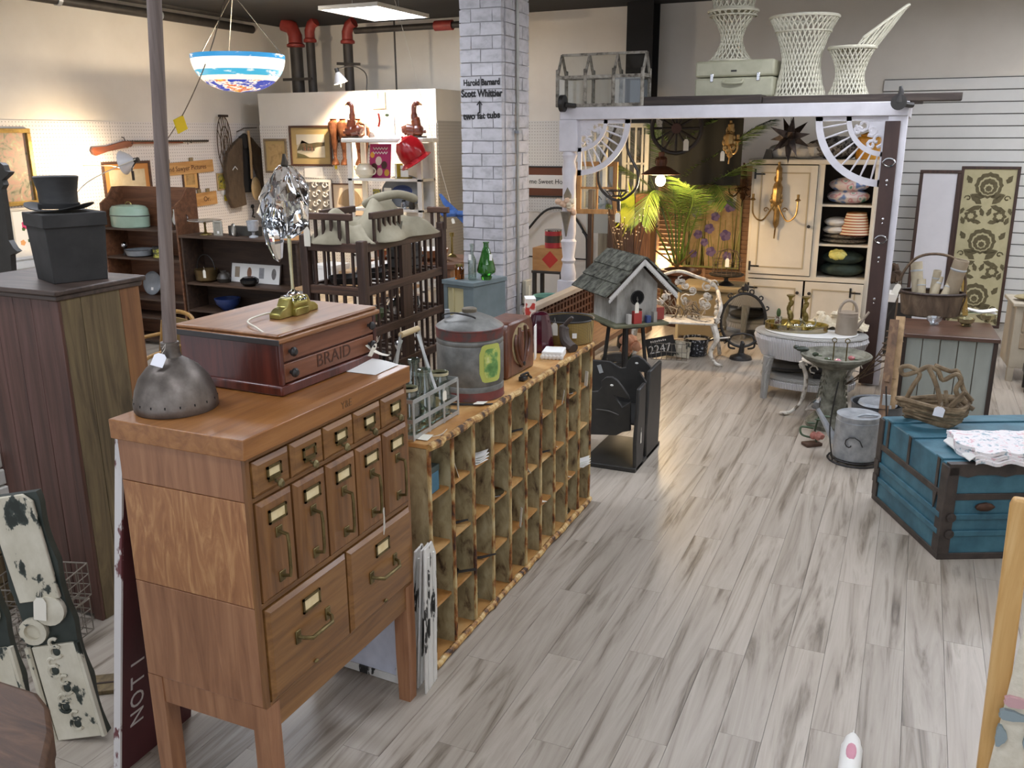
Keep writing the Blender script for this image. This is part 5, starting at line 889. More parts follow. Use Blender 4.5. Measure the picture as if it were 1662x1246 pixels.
# white shelf unit
SHW = M('shelf_white', ['dcdad4', 'e8e6e0'], (4, 4, 4), .4); SY = 9.25
sx0_, sx1_ = aY(563, 260, SY).x, aY(683, 260, SY).x; st_ = aY(620, 224, SY).z
su = thing('white_shelf', 'tall white painted shelf unit with toys in front of the partition', 'shelf', (sx0_, SY, 0)); SWd = sx1_-sx0_; SDp = .34
G().bx(-.05, -.04, st_-.05, SWd+.05, SDp+.02, st_).out('cornice', SHW, su, bev=.012)
for x in (0, SWd-.06): G().bx(x, 0, 0, x+.06, .04, st_-.05).out('front_upright', SHW, su, bev=.003); G().bx(x, SDp-.04, 0, x+.06, SDp, st_-.05).out('back_upright', SHW, su, bev=.003)
szs = [aY(620, 290, SY).z, aY(620, 339, SY).z, .7, .3]
for z in szs: G().bx(0, 0, z-.03, SWd, SDp, z).out('shelf_board', SHW, su, bev=.003)
for x in (.1, .3): G().bx(SWd*.5+x, .32, .3, SWd*.5+x+.18, .34, st_-.06).out('back_board', SHW, su)
# decoy birds with long necks
DEC = wood('decoy_wood', '4a2012', '6d321c', '8a4628', 'x', 14, 4, .3, coat=.4)
for k, (px, s) in enumerate(((572, 1), (675, -1))):
    v = aY(px, 222, SY+.14); t = thing('wooden_goose', ('left', 'right')[k]+' carved wooden goose with a long upright neck on the white shelf', 'decoy', (v.x, SY+.14, st_+.001), R(20 if k else 0), 'wooden geese on the white shelf'); h = aY(px, 165, SY+.14).z-st_
    G().tube(smooth([(-.12*s, 0, .07), (0, 0, .07), (.1*s, 0, .09), (.16*s, 0, .07)]), [.02]*3+[.05]*4+[.068]*6+[.055]*4+[.025]*2, 12).out('body', DEC, t); G().tube(smooth([(-.02*s, 0, .07), (.0, 0, .2), (.012*s, 0, h*.55), (.012*s, 0, h*.85), (-.01*s, 0, h*.95)]), [.075]*3+[.055]*5+[.04]*7+[.03]*6+[.026]*4, 10).out('neck', DEC, t)
    G().ell((-.02*s, 0, h*.95), (.04, .026, .028), 12, 8).out('head', DEC, t); G().tube([(-.05*s, 0, h*.94), (-.085*s, 0, h*.91)], [.016, .006], 8).out('bill', M('bill_tan', 'b98a5a', rough=.4), t); G().bx(-.12, -.05, 0, .12, .05, .02).out('base', DWOOD, t)
v = aY(615, 163, PY); t = thing('beige_plaque', 'beige square clock plaque high on the white partition', 'plaque', (v.x, PY-.001, v.z)); G().box((0, -.012, 0), (.21, .022, .2)).out('plaque_board', M('plaque_tan', ['9a8f78', 'b0a58d'], (5, 5, 5), .6), t, bev=.004); G().tube([(0, -.025, .02), (0, -.025, .09)], .004, 5).out('clock_hand', BLACKM, t)
v = aY(613, 196, SY+.12); t = thing('wire_mobile', 'white wire mobile with a red ribbon hanging above the shelf', 'mobile', (v.x, SY+.14, st_+.001)); G().tube([(0, 0, 0), (0, 0, .3)], .004, 5).out('stand', WHITEP, t); G().bx(-.06, -.04, 0, .06, .04, .01).out('foot', WHITEP, t); G().tube([(-.12, 0, .27), (0, 0, .3), (.12, 0, .27)], .003, 5).out('arm', BLACKM, t); G().tube(smooth([(.0, 0, .28), (.015, 0, .2), (-.005, 0, .13)]), .014, 7).out('red_ribbon', M('ribbon_red', 'a62a22', rough=.6), t); G().tube([(-.1, 0, .1), (.1, 0, .1)], .003, 5).out('arm', BLACKM, t); G().ell((.12, 0, .26), (.03, .02, .02), 10, 6).out('charm', M('charm_green', '5a6648', rough=.6), t)
for k, px in enumerate((592, 640)): v = aY(px, 222, SY+.08); obj_('white_candlestick', ('left', 'right')[k]+' white candlestick on the shelf top', 'candlestick', (v.x, SY+.1, st_+.001), [('foot', G().lathe([(.04, 0), (.04, .01), (.012, .03)], 16), WHITEP), ('stem', G().lathe([(.01, .03), (.008, .15), (.016, .16)], 12), WHITEP), ('candle', G().cyl((0, 0, .16), (0, 0, .24), .008, n=10), PLAIN_W)], 0, 'white candlesticks on the shelf')
# red cap
RC = M('red_vinyl', ['96161d', 'b82028'], (5, 5, 5), .18, coat=.5); v = aY(668, 245, SY-.1); t = thing('vinyl_hat', 'shiny red vinyl cap with a long brim hanging on the white shelf post', 'cap', (v.x, SY-.12, v.z), rot=(R(10), R(-30), R(20)))
G().lathe([(.15, -.1), (.165, -.02), (.15, .08), (.1, .15), (0, .18)], 28, sq=(1, .8)).out('crown', RC, t); G().sheet(lambda u, v_: ((.15+.05*v_)*math.cos(R(190+160*u)), (.12+.14*v_)*math.sin(R(190+160*u)), -.09-.03*v_), 16, 5, .008).out('brim', RC, t); G().ell((0, .0, .18), (.015, .015, .01), 10, 6).out('button', RC, t); G().tube([(0, .1, .05), (0, .14, .08)], .006, 5).out('hook', BLACKM, t)
v = aY(615, 262, SY+.2); t = thing('pink_album', 'magenta album cover with white lettering and faces on the upper shelf', 'album', (v.x, SY+.2, szs[0]+.001), rot=(R(-8), 0, 0)); G().bx(-.15, 0, 0, .15, .006, .4).out('cover', M('magenta', 'b02a6a', rough=.5), t)
for x, z, r_, c in ((-.02, .2, .045, 'e0d0c0'), (.06, .15, .04, '4a2a22'), (-.08, .12, .045, '5a3028'), (.0, .07, .04, 'd9b8a0'), (.1, .06, .035, 'd0a23a'), (-.11, .27, .03, 'e0a03a')): G().prism([(x+r_*math.cos(a), z+r_*1.2*math.sin(a)) for a in [q*.5236 for q in range(12)]], 'y', -.003, 0).out('printed_face', M('face_'+c, c, rough=.6), t)
for k in range(2): G().tube([(-.1+.02*j, -.002, .345-.05*k+.012*(-1)**j) for j in range(11)], .007, 5).out('cover_lettering', PLAIN_W, t)
obj_('white_teapot', 'white china teapot on the upper shelf left of the album', 'teapot', (aY(591, 280, SY+.1).x, SY+.12, szs[0]+.001), [('pot', G().lathe([(.07, 0), (.11, .04), (.115, .1), (.08, .15), (.06, .16), (.07, .17)], 24), M('china', ['d8d2bd', 'e6e0cc'], (6, 6, 6), .2)), ('spout', G().tube([(-.1, 0, .07), (-.14, 0, .11), (-.15, 0, .14)], [.02, .014, .01], 8), M('china', '')), ('handle', G().tube(arc((.11, 0, .08), .04, -90, 90, 8), .008, 6), M('china', ''))])
obj_('yellow_book', 'small upright yellow book on the upper shelf below the cap', 'book', (aY(646, 278, SY+.1).x, SY+.12, szs[0]+.001), [('cover', G().bx(-.015, -.07, 0, .015, .07, .17), M('book_yellow', 'c9b43a', rough=.6)), ('pages', G().bx(-.012, -.071, .004, .012, .068, .166), PLAIN_W)]); obj_('small_scale', 'little wooden letter scale on the upper shelf', 'scale', (aY(656, 285, SY+.1).x, SY+.1, szs[0]+.001), [('base', G().bx(-.08, -.05, 0, .08, .05, .02), BRASS), ('white_card', G().bx(-.045, -.005, .02, .06, .005, .15), PLAIN_W), ('arm', G().bx(-.06, -.006, .1, .06, .006, .11), BRASS)])
t = thing('oval_platter', 'grey blue oval platter standing on the lower white shelf', 'platter', (aY(655, 322, SY+.25).x, SY+.24, szs[1]+.2), rot=(R(80), 0, 0)); G().lathe([(.2, .012), (.28, .02), (.3, .0), (.3, -.006), (.27, .012), (.19, .004), (0, .004)], 32, sq=(1, .66)).out('dish', M('slate_glaze', ['6d737b', '858b92'], (5, 5, 5), .3), t); G().lathe([(.1, .013), (.12, .016), (.14, .013)], 24, sq=(1, .5)).out('painted_ring', M('cobalt', ''), t)
obj_('printed_card', 'small dark and yellow printed card on the lower white shelf', 'card', (aY(609, 322, SY+.1).x, SY+.15, szs[1]+.001), [('card_board', G().bx(-.06, -.003, 0, .06, .003, .22), M('tiny_art', '')), ('easel', G().prism([(0, 0), (.06, 0), (0, .12)], 'x', -.01, .01), BLACKM)]); obj_('white_plaque', 'plain cream card beside the dark printed card', 'card', (aY(630, 322, SY+.1).x-.02, SY+.13, szs[1]+.001), [('card_board', G().bx(-.05, -.003, 0, .05, .003, .24), CARD), ('easel', G().prism([(0, 0), (.06, 0), (0, .12)], 'x', -.01, .01), BLACKM)])
for k, px in enumerate((655, 668)): obj_('small_jar', ('left', 'right')[k]+' small dark jar in front of the oval platter', 'jar', (aY(px, 338, SY+.06).x, SY+.07, szs[1]+.001), [('jar_body', G().lathe([(.03, 0), (.04, .03), (.035, .08), (.02, .09)], 16), M('jug_dark', '') if k else GOB), ('lid', G().lathe([(.024, .09), (.024, .105), (0, .11)], 14), BLACKM)])
# blue bird, table with bowls
v = aY(735, 345, 7.6); t = thing('blue_bird', 'blue wooden bird with raised wings hanging left of the column', 'ornament', (v.x, 7.6, v.z), rot=(0, R(-15), R(10))); BL = M('bird_blue', ['2b4f92', '4a72b4'], (12, 12, 12), .45)
G().tube(smooth([(-.11, 0, .0), (-.08, 0, .012), (.0, 0, 0), (.09, 0, -.03), (.17, 0, -.03)]), [.012]+[.03]*6+[.04]*8+[.025]*6+[.01]*4, 10).out('body', BL, t); G().tube([(-.11, 0, 0), (-.14, 0, -.012)], [.012, .003], 8).out('beak', BRASS, t); G().prism([(-.02, .02), (.05, .02), (-.02, .12), (-.06, .2), (-.085, .2), (-.07, .1)], 'y', -.012, .002).out('wing', BL, t, bev=.003); G().prism([(.0, -.02), (.07, -.02), (.1, -.1), (.06, -.12)], 'y', .02, .03).out('wing', BL, t, bev=.003); G().prism([(.12, -.03), (.24, .0), (.25, -.03), (.2, -.06)], 'y', -.006, .006).out('tail', BL, t); G().tube([(0, 0, .03), (0, 0, ZC-v.z)], .002, 4).out('thread', STRING, t)
price(t, (-.02, 0, -.05), (0, 0, 0), .03, .05)
t = thing('wooden_table', 'brown wooden table with bowls beside the column', 'table', (-4.42, 7.75, 0)); G().bx(-.45, -.35, .88, .5, .35, .93).out('table_top', HUW, t, bev=.005); [G().bx(x-.03, y-.03, 0, x+.03, y+.03, .88).out('leg', HUW, t) for x in (-.38, .42) for y in (-.28, .28)]; G().bx(-.4, -.33, .78, .45, -.31, .88).out('apron', HUW, t)
obj_('wooden_bowl', 'wide turned wooden bowl with white inside on the table by the column', 'bowl', (-4.3, 7.6, .931), [('bowl_body', G().lathe([(.1, 0), (.17, .04), (.2, .11), (.19, .11), (.15, .05)], 28), wood('bowl_wood', '5a3520', '7a4c30', '8f5f3e', 'z')), ('enamel_inside', G().lathe([(.19, .108), (.15, .045), (0, .03)], 28), PLAIN_W)]); obj_('small_candlestick', 'small brass candlestick standing behind the wooden bowl', 'candlestick', (-4.2, 7.9, .931), [('base', G().lathe([(.05, 0), (.04, .015), (.012, .03), (.01, .2)], 16), BRASS), ('cup', G().lathe([(.02, .2), (.024, .24), (.018, .24)], 14), BRASS)])
obj_('copper_basin', 'reddish copper basin at the left end of the table', 'basin', (-4.7, 7.55, .931), [('bowl_body', G().lathe([(.1, 0), (.14, .03), (.155, .1), (.148, .1), (.12, .03), (0, .02)], 26), M('copper_red', ['7a3f28', '9c5a3c'], (6, 6, 6), .35, .5)), ('rim', G().tube(arc((0, 0, .1), .153, 0, 350, 24, 'xy'), .005, 5), BRASS)])
# grey green cabinet with bottles in front of the column
SAGE = M('sage_paint', ['5f6b6c', '748083'], (4, 4, 4), .5); gv = aY(768, 459, 5.4); gz = gv.z
t = thing('sage_cabinet', 'grey-green painted cabinet with open cream compartments before the column', 'cabinet', (gv.x, 5.4, 0), R(-13)); a, b = .27, .36
G().bx(-a, .02, 0, 0, b, gz-.03).out('body', SAGE, t); G().bx(-a-.01, -.01, gz-.03, .01, b+.01, gz).out('top', SAGE, t, bev=.003); G().bx(-a, 0, 0, -a+.03, .02, gz-.03).out('stile', SAGE, t); G().bx(-.09, 0, 0, 0, .02, gz-.03).out('stile', SAGE, t); G().bx(-a+.03, .012, gz-.28, -.09, .021, gz-.05).out('compartment_back', M('cream_inside', 'b9ae84', rough=.7), t); G().bx(-.19, 0, gz-.28, -.18, .02, gz-.05).out('divider', M('cream_inside', ''), t); G().bx(-a+.03, 0, gz-.05, -.09, .02, gz-.03).out('rail', SAGE, t); G().bx(-a+.03, 0, 0, -.09, .02, gz-.28).out('lower_panel', SAGE, t)
def on_g(x, y): m = Matrix.Rotation(R(-13), 4, 'Z'); return V((gv.x, 5.4, 0))+m @ V((x, y, gz+.001))
GRN = M('green_glass', ['1e5a17', '3c8a2c'], (7, 7, 7), .06, coat=.7, trans=.5); obj_('green_bottle', 'bright green tree-shaped glass bottle on the grey-green cabinet', 'bottle', on_g(-.02, .17), [('glass_body', G().lathe([(.035, 0), (.04, .02), (.032, .028), (.062, .05), (.064, .07), (.055, .11), (.04, .16), (.026, .21), (.018, .225), (.017, .25), (.021, .252), (.021, .262), (.014, .262)], 28, rib=(12, .035)), GRN), ('price_label', G().box((.05, -.03, .16), (.02, .002, .045)), PLAIN_W)])
obj_('clear_bottle', 'slender clear glass bottle beside the green one', 'bottle', on_g(-.09, .1), [('glass_body', G().lathe([(.026, 0), (.03, .006), (.03, .14), (.012, .18), (.011, .23), (.016, .235), (.016, .25), (.01, .25), (.009, .18), (.027, .13), (.027, .01), (0, .008)], 20), BTL), ('price_label', G().box((0, -.031, .16), (.02, .002, .04)), PLAIN_W)]); obj_('amber_jar', 'small amber glass jar at the left corner of the grey-green cabinet', 'jar', on_g(-.19, .08), [('jar_body', G().lathe([(.032, 0), (.034, .005), (.034, .07), (.022, .085), (.022, .095)], 18), glass('amber', 'a8662a', .05)), ('lid', G().lathe([(.025, .09), (.025, .105), (0, .106)], 16), BRASS)])
# ---------------------------------------------------------------- back wall right of the column
PB = YB-.014
def hsh(t, hw, z0, z1): text('Home Sweet Home', .088, INK, t, (-.02, -.012, (z0+z1)/2), (R(90), 0, 0), .0006, 'lettering', 'CENTER', .98)
pic('framed Home Sweet Home motto with broad brown mat on the pegboard', 842, 269, 936, 321, BLACKM, .02, PLAIN_W, .1, M('brown_mat', '6d4028', rough=.7), 'B', yp=PB, deco=hsh)
t = thing('iron_arch', 'black iron headboard arch leaning on the back pegboard', 'headboard', (aY(905, 380, PB-.06).x, PB-.06, 0)); zc = aY(905, 375, PB).z; zt = aY(905, 340, PB).z
G().tube(smooth([(-.5, 0, .0), (-.5, 0, zc-.1), (-.42, 0, zc+.03), (-.15, 0, zt), (.15, 0, zt-.01), (.38, 0, zc), (.42, 0, zc-.2), (.42, 0, 0)]), .016, 8).out('arch_tube', BLACKM, t); G().tube([(-.5, 0, .5), (.42, 0, .5)], .01, 6).out('crossbar', BLACKM, t); G().tube([(.36, 0, zc+.02), (.45, 0, zc-.08)], .02, 8).out('knuckle', BLACKM, t)
CY_ = 9.5; v = aY(888, 440, CY_); t = thing('dark_stand', 'small dark side stand under the wooden crate behind the turned post', 'stand', (v.x, CY_+.15, 0)); G().bx(-.2, -.15, v.z-.03, .2, .15, v.z).out('top', BLACKW, t, bev=.004); [G().bx(x-.02, y-.02, 0, x+.02, y+.02, v.z-.03).out('leg', BLACKW, t) for x in (-.17, .17) for y in (-.12, .12)]
z0 = v.z; t = thing('wooden_crate', 'shallow wooden crate with a red diamond mark', 'crate', (v.x, CY_+.15, z0+.001)); w_ = (aY(912, 420, CY_).x-aY(863, 420, CY_).x)/2; h = aY(888, 403, CY_).z-z0
[G().bx(-w_, -.14, h*k/2+.001, w_, -.128, h*(k+1)/2-.001).out('crate_board', M('crate_tan', ['8d6840', 'a88255'], (4, 14, 14), .6), t) for k in range(2)]; G().bx(-w_, -.128, 0, w_, .14, h-.002).out('box_body', M('crate_tan', ''), t); G().prism([(.03+.1*math.cos(R(a)), h/2+.1*math.sin(R(a))) for a in (0, 90, 180, 270)], 'y', -.142, -.14).out('red_diamond', M('diamond_red', '9a2a24', rough=.7), t)
obj_('coffee_can', 'red black and white coffee can on top of the wooden crate', 'can', (aY(893, 400, CY_).x, CY_+.1, z0+h+.002), [('can_body', G().lathe([(.1, 0), (.1, .06)], 24), M('can_red', '8a2430', rough=.35)), ('black_band', G().lathe([(.1005, .06), (.1005, .14)], 24), BLACKW), ('red_top', G().lathe([(.1, .14), (.1, .19)], 24), M('can_red', '')), ('lid', G().lathe([(.102, .19), (.102, .205), (0, .206)], 24), CHROME)])
v = aY(889, 505, 8.6); t = thing('enamel_bucket', 'teal enamel bucket with black iron ring hung on it', 'bucket', (v.x, 8.6, max(0, v.z-.1)+.001)); G().lathe([(.1, 0), (.12, .01), (.15, .26), (.16, .27), (.145, .26), (.115, .02), (0, .015)], 26).out('bucket_body', M('teal_enamel', ['4d7a78', '669492'], (5, 5, 5), .3), t); G().tube(arc((.02, -.155, .13), .085, 0, 360, 18, 'xz'), .01, 7).out('iron_ring', BLACKM, t)
obj_('bucket_stand', 'dark box under the teal bucket', 'box', (v.x, 8.6, 0), [('box_body', G().bx(-.2, -.2, 0, .2, .2, max(.02, v.z-.12)), BLACKW), ('lid', G().bx(-.21, -.21, max(.02, v.z-.12), .21, .21, max(0, v.z-.1)), BLACKW)])
# ================================================================ white booth frame
FY = 8.0
lp0, lp1 = aY(908, 220, FY).x, aY(936, 220, FY).x; rp0, rp1 = aY(1442, 192, FY).x, aY(1474, 192, FY).x; bzt, bzb = 2.345, 2.235
bf = thing('booth_frame', 'white painted porch frame with turned post and beam around the garden corner', 'frame', (lp0, FY, 0)); bx = lambda x: x-lp0
G().bx(.0, 0, bzb, bx(rp1), .09, bzt).out('front_beam', LILACW, bf, bev=.006)
pc_ = bx((lp0+lp1)/2); pw = (lp1-lp0)/2
def zz_(py): return aY(920, py, FY).z
z1, z2, z3 = zz_(246), zz_(455), bzb
G().bx(pc_-pw, -.01, z1, pc_+pw, .11, z3).out('post_top_block', LILACW, bf, bev=.006)
prof = []
zs_ = [z1, zz_(252), zz_(262), zz_(275), zz_(300), zz_(380), zz_(388), zz_(392), zz_(418), zz_(423), zz_(428), zz_(445), z2]; rs_ = [.06, .072, .055, .07, .062, .068, .058, .075, .055, .07, .056, .075, .07]
G().lathe([(r_, z) for r_, z in zip(rs_[::-1], zs_[::-1])], 24, (pc_, .05, 0)).out('turned_shaft', LILACW, bf); G().bx(pc_-pw*1.05, -.02, 0, pc_+pw*1.05, .12, z2).out('post_base_block', LILACW, bf, bev=.008)
G().bx(bx(rp0), .01, 0, bx(rp1), .11, bzb).out('right_post', LILACW, bf, bev=.005); DKL = M('dark_leather', ['33221d', '47312a'], (7, 7, 3), .45)
a0, a1 = aY(1442, 192, FY), aY(1405, 575, FY); sk = thing('strap_board', 'dark brown strap board with chrome ring fittings on the right booth post', 'board', (bx(rp0)+lp0, FY-.012, .02)); wd = .115
G().bx(-.02, -.012, .0, wd-.02, .012, bzb-.06).out('board', DKL, sk, bev=.004)
for py, kind in ((263, 1), (293, 0), (355, 0), (388, 1), (418, 0), (485, 0)):
    z = aY(1430, py, FY).z-.02
    if kind: G().tube([((wd/2-.02)+.042*math.cos(q*.4488)*(1.15 if q % 7 == 0 else 1), -.016, z+.032*math.sin(q*.4488)) for q in range(14)], .006, 6, True).out('ring_fitting', CHROME, sk)
    else: G().ell((wd/2-.02, -.014, z), (.012, .006, .012), 10, 6).out('stud', CHROME, sk); G().ell((wd/2-.02, -.014, z-.035), (.008, .006, .008), 10, 6).out('stud', CHROME, sk)
G().bx(bx(rp1)-.09, .09, bzb, bx(rp1), 1.7, bzt-.005).out('side_beam', LILACW, bf, bev=.005)
# lattice window panel on the side
lt = thing('lattice_window', 'grey-white barred window panel hung inside the right booth side', 'panel', (rp1-.05, FY+.25, 1.0)); GW = M('grey_white', ['8d9090', 'b5b7b5'], (9, 9, 9), .6)
for k in range(4): G().bx(-.015, .33*k, 0, .015, .33*k+.03, 1.2).out('stile', GW, lt)
for k in range(9): G().bx(-.012, .0, .148*k, .012, 1.02, .148*k+.018).out('bar', GW, lt)
def bracket(cxp, sgn, rr, lab):
    t = thing('fretwork_bracket', lab, 'bracket', (cxp, FY+.045, bzb-.001)); y0, y1 = -.012, .012
    def ring(r0, r1, n=16): return [(sgn*r1*math.cos(R(q)), -r1*math.sin(R(q))) for q in [90*i/n for i in range(n+1)]]+[(sgn*r0*math.cos(R(q)), -r0*math.sin(R(q))) for q in [90-90*i/n for i in range(n+1)]]
    G().prism(ring(rr*.9, rr), 'y', y0, y1).out('outer_arc', LILACW, t); G().prism(ring(rr*.5, rr*.57), 'y', y0, y1).out('inner_arc', LILACW, t)
    G().bx(min(0, sgn*rr), y0, -.035, max(0, sgn*rr), y1, 0).out('top_rail', LILACW, t); G().bx(min(0, sgn*.035), y0, -rr, max(0, sgn*.035), y1, -.035).out('post_rail', LILACW, t)
    for k in range(1, 9): q = R(90*k/9); G().tube([(sgn*rr*.56*math.cos(q), 0, -rr*.56*math.sin(q)), (sgn*rr*.74*math.cos(q), 0, -rr*.74*math.sin(q)), (sgn*rr*.91*math.cos(q), 0, -rr*.91*math.sin(q))], [.006, .01, .006], 7).out('spindle', LILACW, t)
    for cx_, cz_, r_, a0 in ((.33, .12, .075, 0), (.12, .33, .075, 90), (.2, .2, .06, 45), (.4, .2, .045, 200), (.2, .4, .045, 250)):
        G().tube([(sgn*rr*(cx_+(r_*1.4*(1-.09*k))*math.cos(R(a0+45*k))), 0, -rr*(cz_+(r_*1.4*(1-.09*k))*math.sin(R(a0+45*k)))) for k in range(9)], .014, 6).out('scroll', LILACW, t)
    G().prism([(sgn*rr*.05, -rr*.05), (sgn*rr*.3, -rr*.05), (sgn*rr*.24, -rr*.24), (sgn*rr*.05, -rr*.3)], 'y', y0*.6, y1*.6).out('corner_plate', LILACW, t)
bracket(lp1+.0, 1, .5, 'left white fretwork corner bracket under the booth beam'); bracket(rp0, -1, .56, 'right white fretwork corner bracket under the booth beam')
for px, py, lab in ((914, 168, 'left'), (1459, 166, 'right')):
    v = aY(px, py, FY-.05); t = thing('iron_pulley', lab+' dark iron caster wheel on the booth beam end', 'caster', (v.x, FY-.06, v.z)); G().cyl((-.02 if lab == 'left' else 0, 0, 0), (.02 if lab == 'left' else 0, .0 if lab == 'left' else -.04, 0), .075 if lab == 'left' else .06, n=20).out('wheel', BLACKM, t); G().tube([(.02, 0, -.01), (.08, .04, -.02), (.1, .06, -.02)], .022, 8).out('axle', BLACKM, t)
    if lab == 'right': G().tube([(0, -.02, .0), (.01, -.02, .08), (.0, -.02, .12)], [.03, .02, .01], 8).out('horn', BLACKM, t)
# roof planks
RPK = wood('roof_plank', '241d19', '3a302a', '52463d', 'x', 24, 2, .7)
def plk(lab, px0, px1, y0, y1, z, h): a, b = aY(px0, 150, y0).x, aY(px1, 150, y0).x; o = G().bx(0, 0, 0, b-a, y1-y0, h).out('roof_plank', RPK, None, (a, y0, z), bev=.005); tag(o, lab, 'plank', 'dark planks on the booth'); return o
plk('front dark plank on top of the white beam at left', 1045, 1236, FY+.02, FY+.3, bzt+.001, .075); plk('longest dark plank sticking out right over the white beam', 1238, 1563, FY+.06, FY+.3, bzt+.001, .06); plk('middle dark plank behind the front planks on the booth', 1030, 1500, FY+.31, FY+.62, bzt+.001, .06); plk('rear dark plank across the booth roof', 1030, 1500, FY+.63, FY+.95, bzt+.001, .06); plk('added unseen wide board darkening the booth from above', 1000, 1440, FY+.96, FY+2.6, bzt+.001, .03)  # last board is added out of sight to keep lamplight off the booth interior
RZ = bzt+.062
# terrarium
TWD = M('terr_wood', [(.36, '4d473e'), (.48, '8a8377'), (.65, 'aaa498')], (14, 14, 14), .75); PANE = glass('thin_pane', 'f4f6f6', .03, 1.45, .06)
a, b = aY(905, 160, FY+.02).x, aY(1042, 160, FY+.02).x; te = thing('glass_terrarium', 'wooden framed glass house terrarium on the left end of the beam', 'terrarium', (a, FY+.0, bzt+.001)); TW, TD = b-a, .26; hp, hr = .27, .46
for k in range(4):
    x = TW*k/3
    for y in (.015, TD-.015): G().bx(x-.016, y-.014, 0, x+.016, y+.014, hp+.06).out('post', TWD, te, bev=.01)
    if k != 9:
        for y in (.015, TD-.015): G().bar((x, y, hp), (x, TD/2, hr), .02, .02).out('rafter', TWD, te)
for y in (.015, TD-.015):
    for z in (.015, hp-.01): G().bx(0, y-.01, z-.014, TW, y+.01, z+.014).out('rail', TWD, te)
    for k in range(3): G().bx(TW*k/3+.016, y-.002, .03, TW*(k+1)/3-.016, y+.002, hp-.025).out('glass_pane', PANE, te); s = 1 if y < .1 else -1; g = G(); g._add([(TW*k/3+.016, y, hp), (TW*(k+1)/3-.016, y, hp), (TW*(k+1)/3-.016, TD/2, hr), (TW*k/3+.016, TD/2, hr)], [(0, 1, 2, 3)]); g.out('roof_pane', PANE, te)
G().bar((0, TD/2, hr), (TW, TD/2, hr), .02, .022).out('ridge', TWD, te)
for x in (0, TW):
    G().bx(x-.01, .02, .0, x+.01, TD-.02, .03).out('rail', TWD, te); G().bx(x-.01, .02, hp-.02, x+.01, TD-.02, hp+.01).out('rail', TWD, te)
    g = G(); g._add([(x, .02, .03), (x, TD-.02, .03), (x, TD-.02, hp), (x, TD/2, hr), (x, .02, hp)], [(0, 1, 2, 3, 4)]); g.out('gable_pane', PANE, te)
G().bx(0, 0, 0, TW, TD, .008).out('floor_board', TWD, te)
# suitcase
CSE = M('suitcase_cream', ['a9a68c', 'bfbca2'], (6, 6, 6), .5, bump=.05); a, b = aY(1130, 130, FY+.35).x, aY(1260, 130, FY+.35).x; t = thing('suitcase', 'pale green vintage suitcase lying on the booth roof', 'suitcase', ((a+b)/2, FY+.52, RZ), R(-4)); w_ = (b-a)/2; h = aY(1190, 98, FY+.35).z-RZ
G().bx(-w_, -.2, .004, w_, .2, h*.55).out('lower_shell', CSE, t, bev=.02); G().bx(-w_, -.2, h*.57, w_, .2, h).out('lid', CSE, t, bev=.02)
for x in (-w_*.55, w_*.62): G().box((x, -.205, h*.55), (.03, .012, .07)).out('latch', CHROME, t, bev=.004)
G().tube(smooth([(-.08, -.2, h*.48), (-.07, -.235, h*.4), (.07, -.235, h*.4), (.08, -.2, h*.48)]), .011, 8).out('handle', CSE, t); G().box((0, -.203, h*.72), (.05, .004, .015)).out('name_plate', BLACKM, t)
# spun wicker pieces
WK = M('spun_white', ['cdc8b2', 'e2ddc8'], (12, 12, 12), .6)
def spun(t, prof, n, tw, r_=.007, rims=()):
    zt = [z for _, z in prof]
    for s in (-1, 1):
        for k in range(n):
            pts = []
            for i, (rr, z) in enumerate(prof):
                f = i/(len(prof)-1); a = 2*math.pi*k/n+s*tw*f; pts.append((rr*math.cos(a), rr*math.sin(a), z))
            G().tube(pts, r_, 4).out('strand', WK, t)
    for rr, z, th_ in rims: G().tube([(rr*math.cos(q*.2618), rr*math.sin(q*.2618), z) for q in range(24)], th_, 6, True).out('rim', WK, t)
def hyper(rb, rw, rt, h, n=9, wz=.45):
    o_ = []
    for i in range(n):
        f = i/(n-1); r_ = rw+(rb-rw)*abs((wz-f)/wz)**1.7 if f < wz else rw+(rt-rw)*((f-wz)/(1-wz))**1.7; o_.append((r_, h*f))
    return o_
v = aY(1185, 100, FY+.5); t = thing('spun_stool', 'white spun wicker stool standing on the suitcase', 'stool', (v.x, FY+.52, RZ+h+.001)); hh = .42; spun(t, hyper(.19, .09, .215, hh), 22, 1.5, .007, ((.19, .006, .009), (.215, hh, .012), (.205, hh-.04, .006))); G().lathe([(.215, hh), (.2, hh+.012), (0, hh+.015)], 24).out('seat', WK, t); t2 = thing('spun_basket', 'second white spun wicker piece stacked on the stool, cut by the top edge', 'basket', (v.x, FY+.52, RZ+h+hh+.018)); spun(t2, [(.17, 0), (.19, .1), (.23, .25)], 20, .7, .007, ((.17, .005, .009), (.23, .25, .01)))
v0, v1 = aY(1252, 30, FY+.6), aY(1366, 30, FY+.6); v = aY(1309, 147, FY+.45); t = thing('spun_table', 'large white spun wicker hourglass table on the booth roof', 'table', ((v0.x+v1.x)/2, FY+.5, RZ)); hh = v0.z-RZ-.02; R_ = (v1.x-v0.x)/2*.97; spun(t, hyper(R_*.8, R_*.56, R_, hh), 34, 1.3, .0075, ((R_*.8, .006, .009), (R_, hh, .013), (R_*.82, hh*.82, .006)))
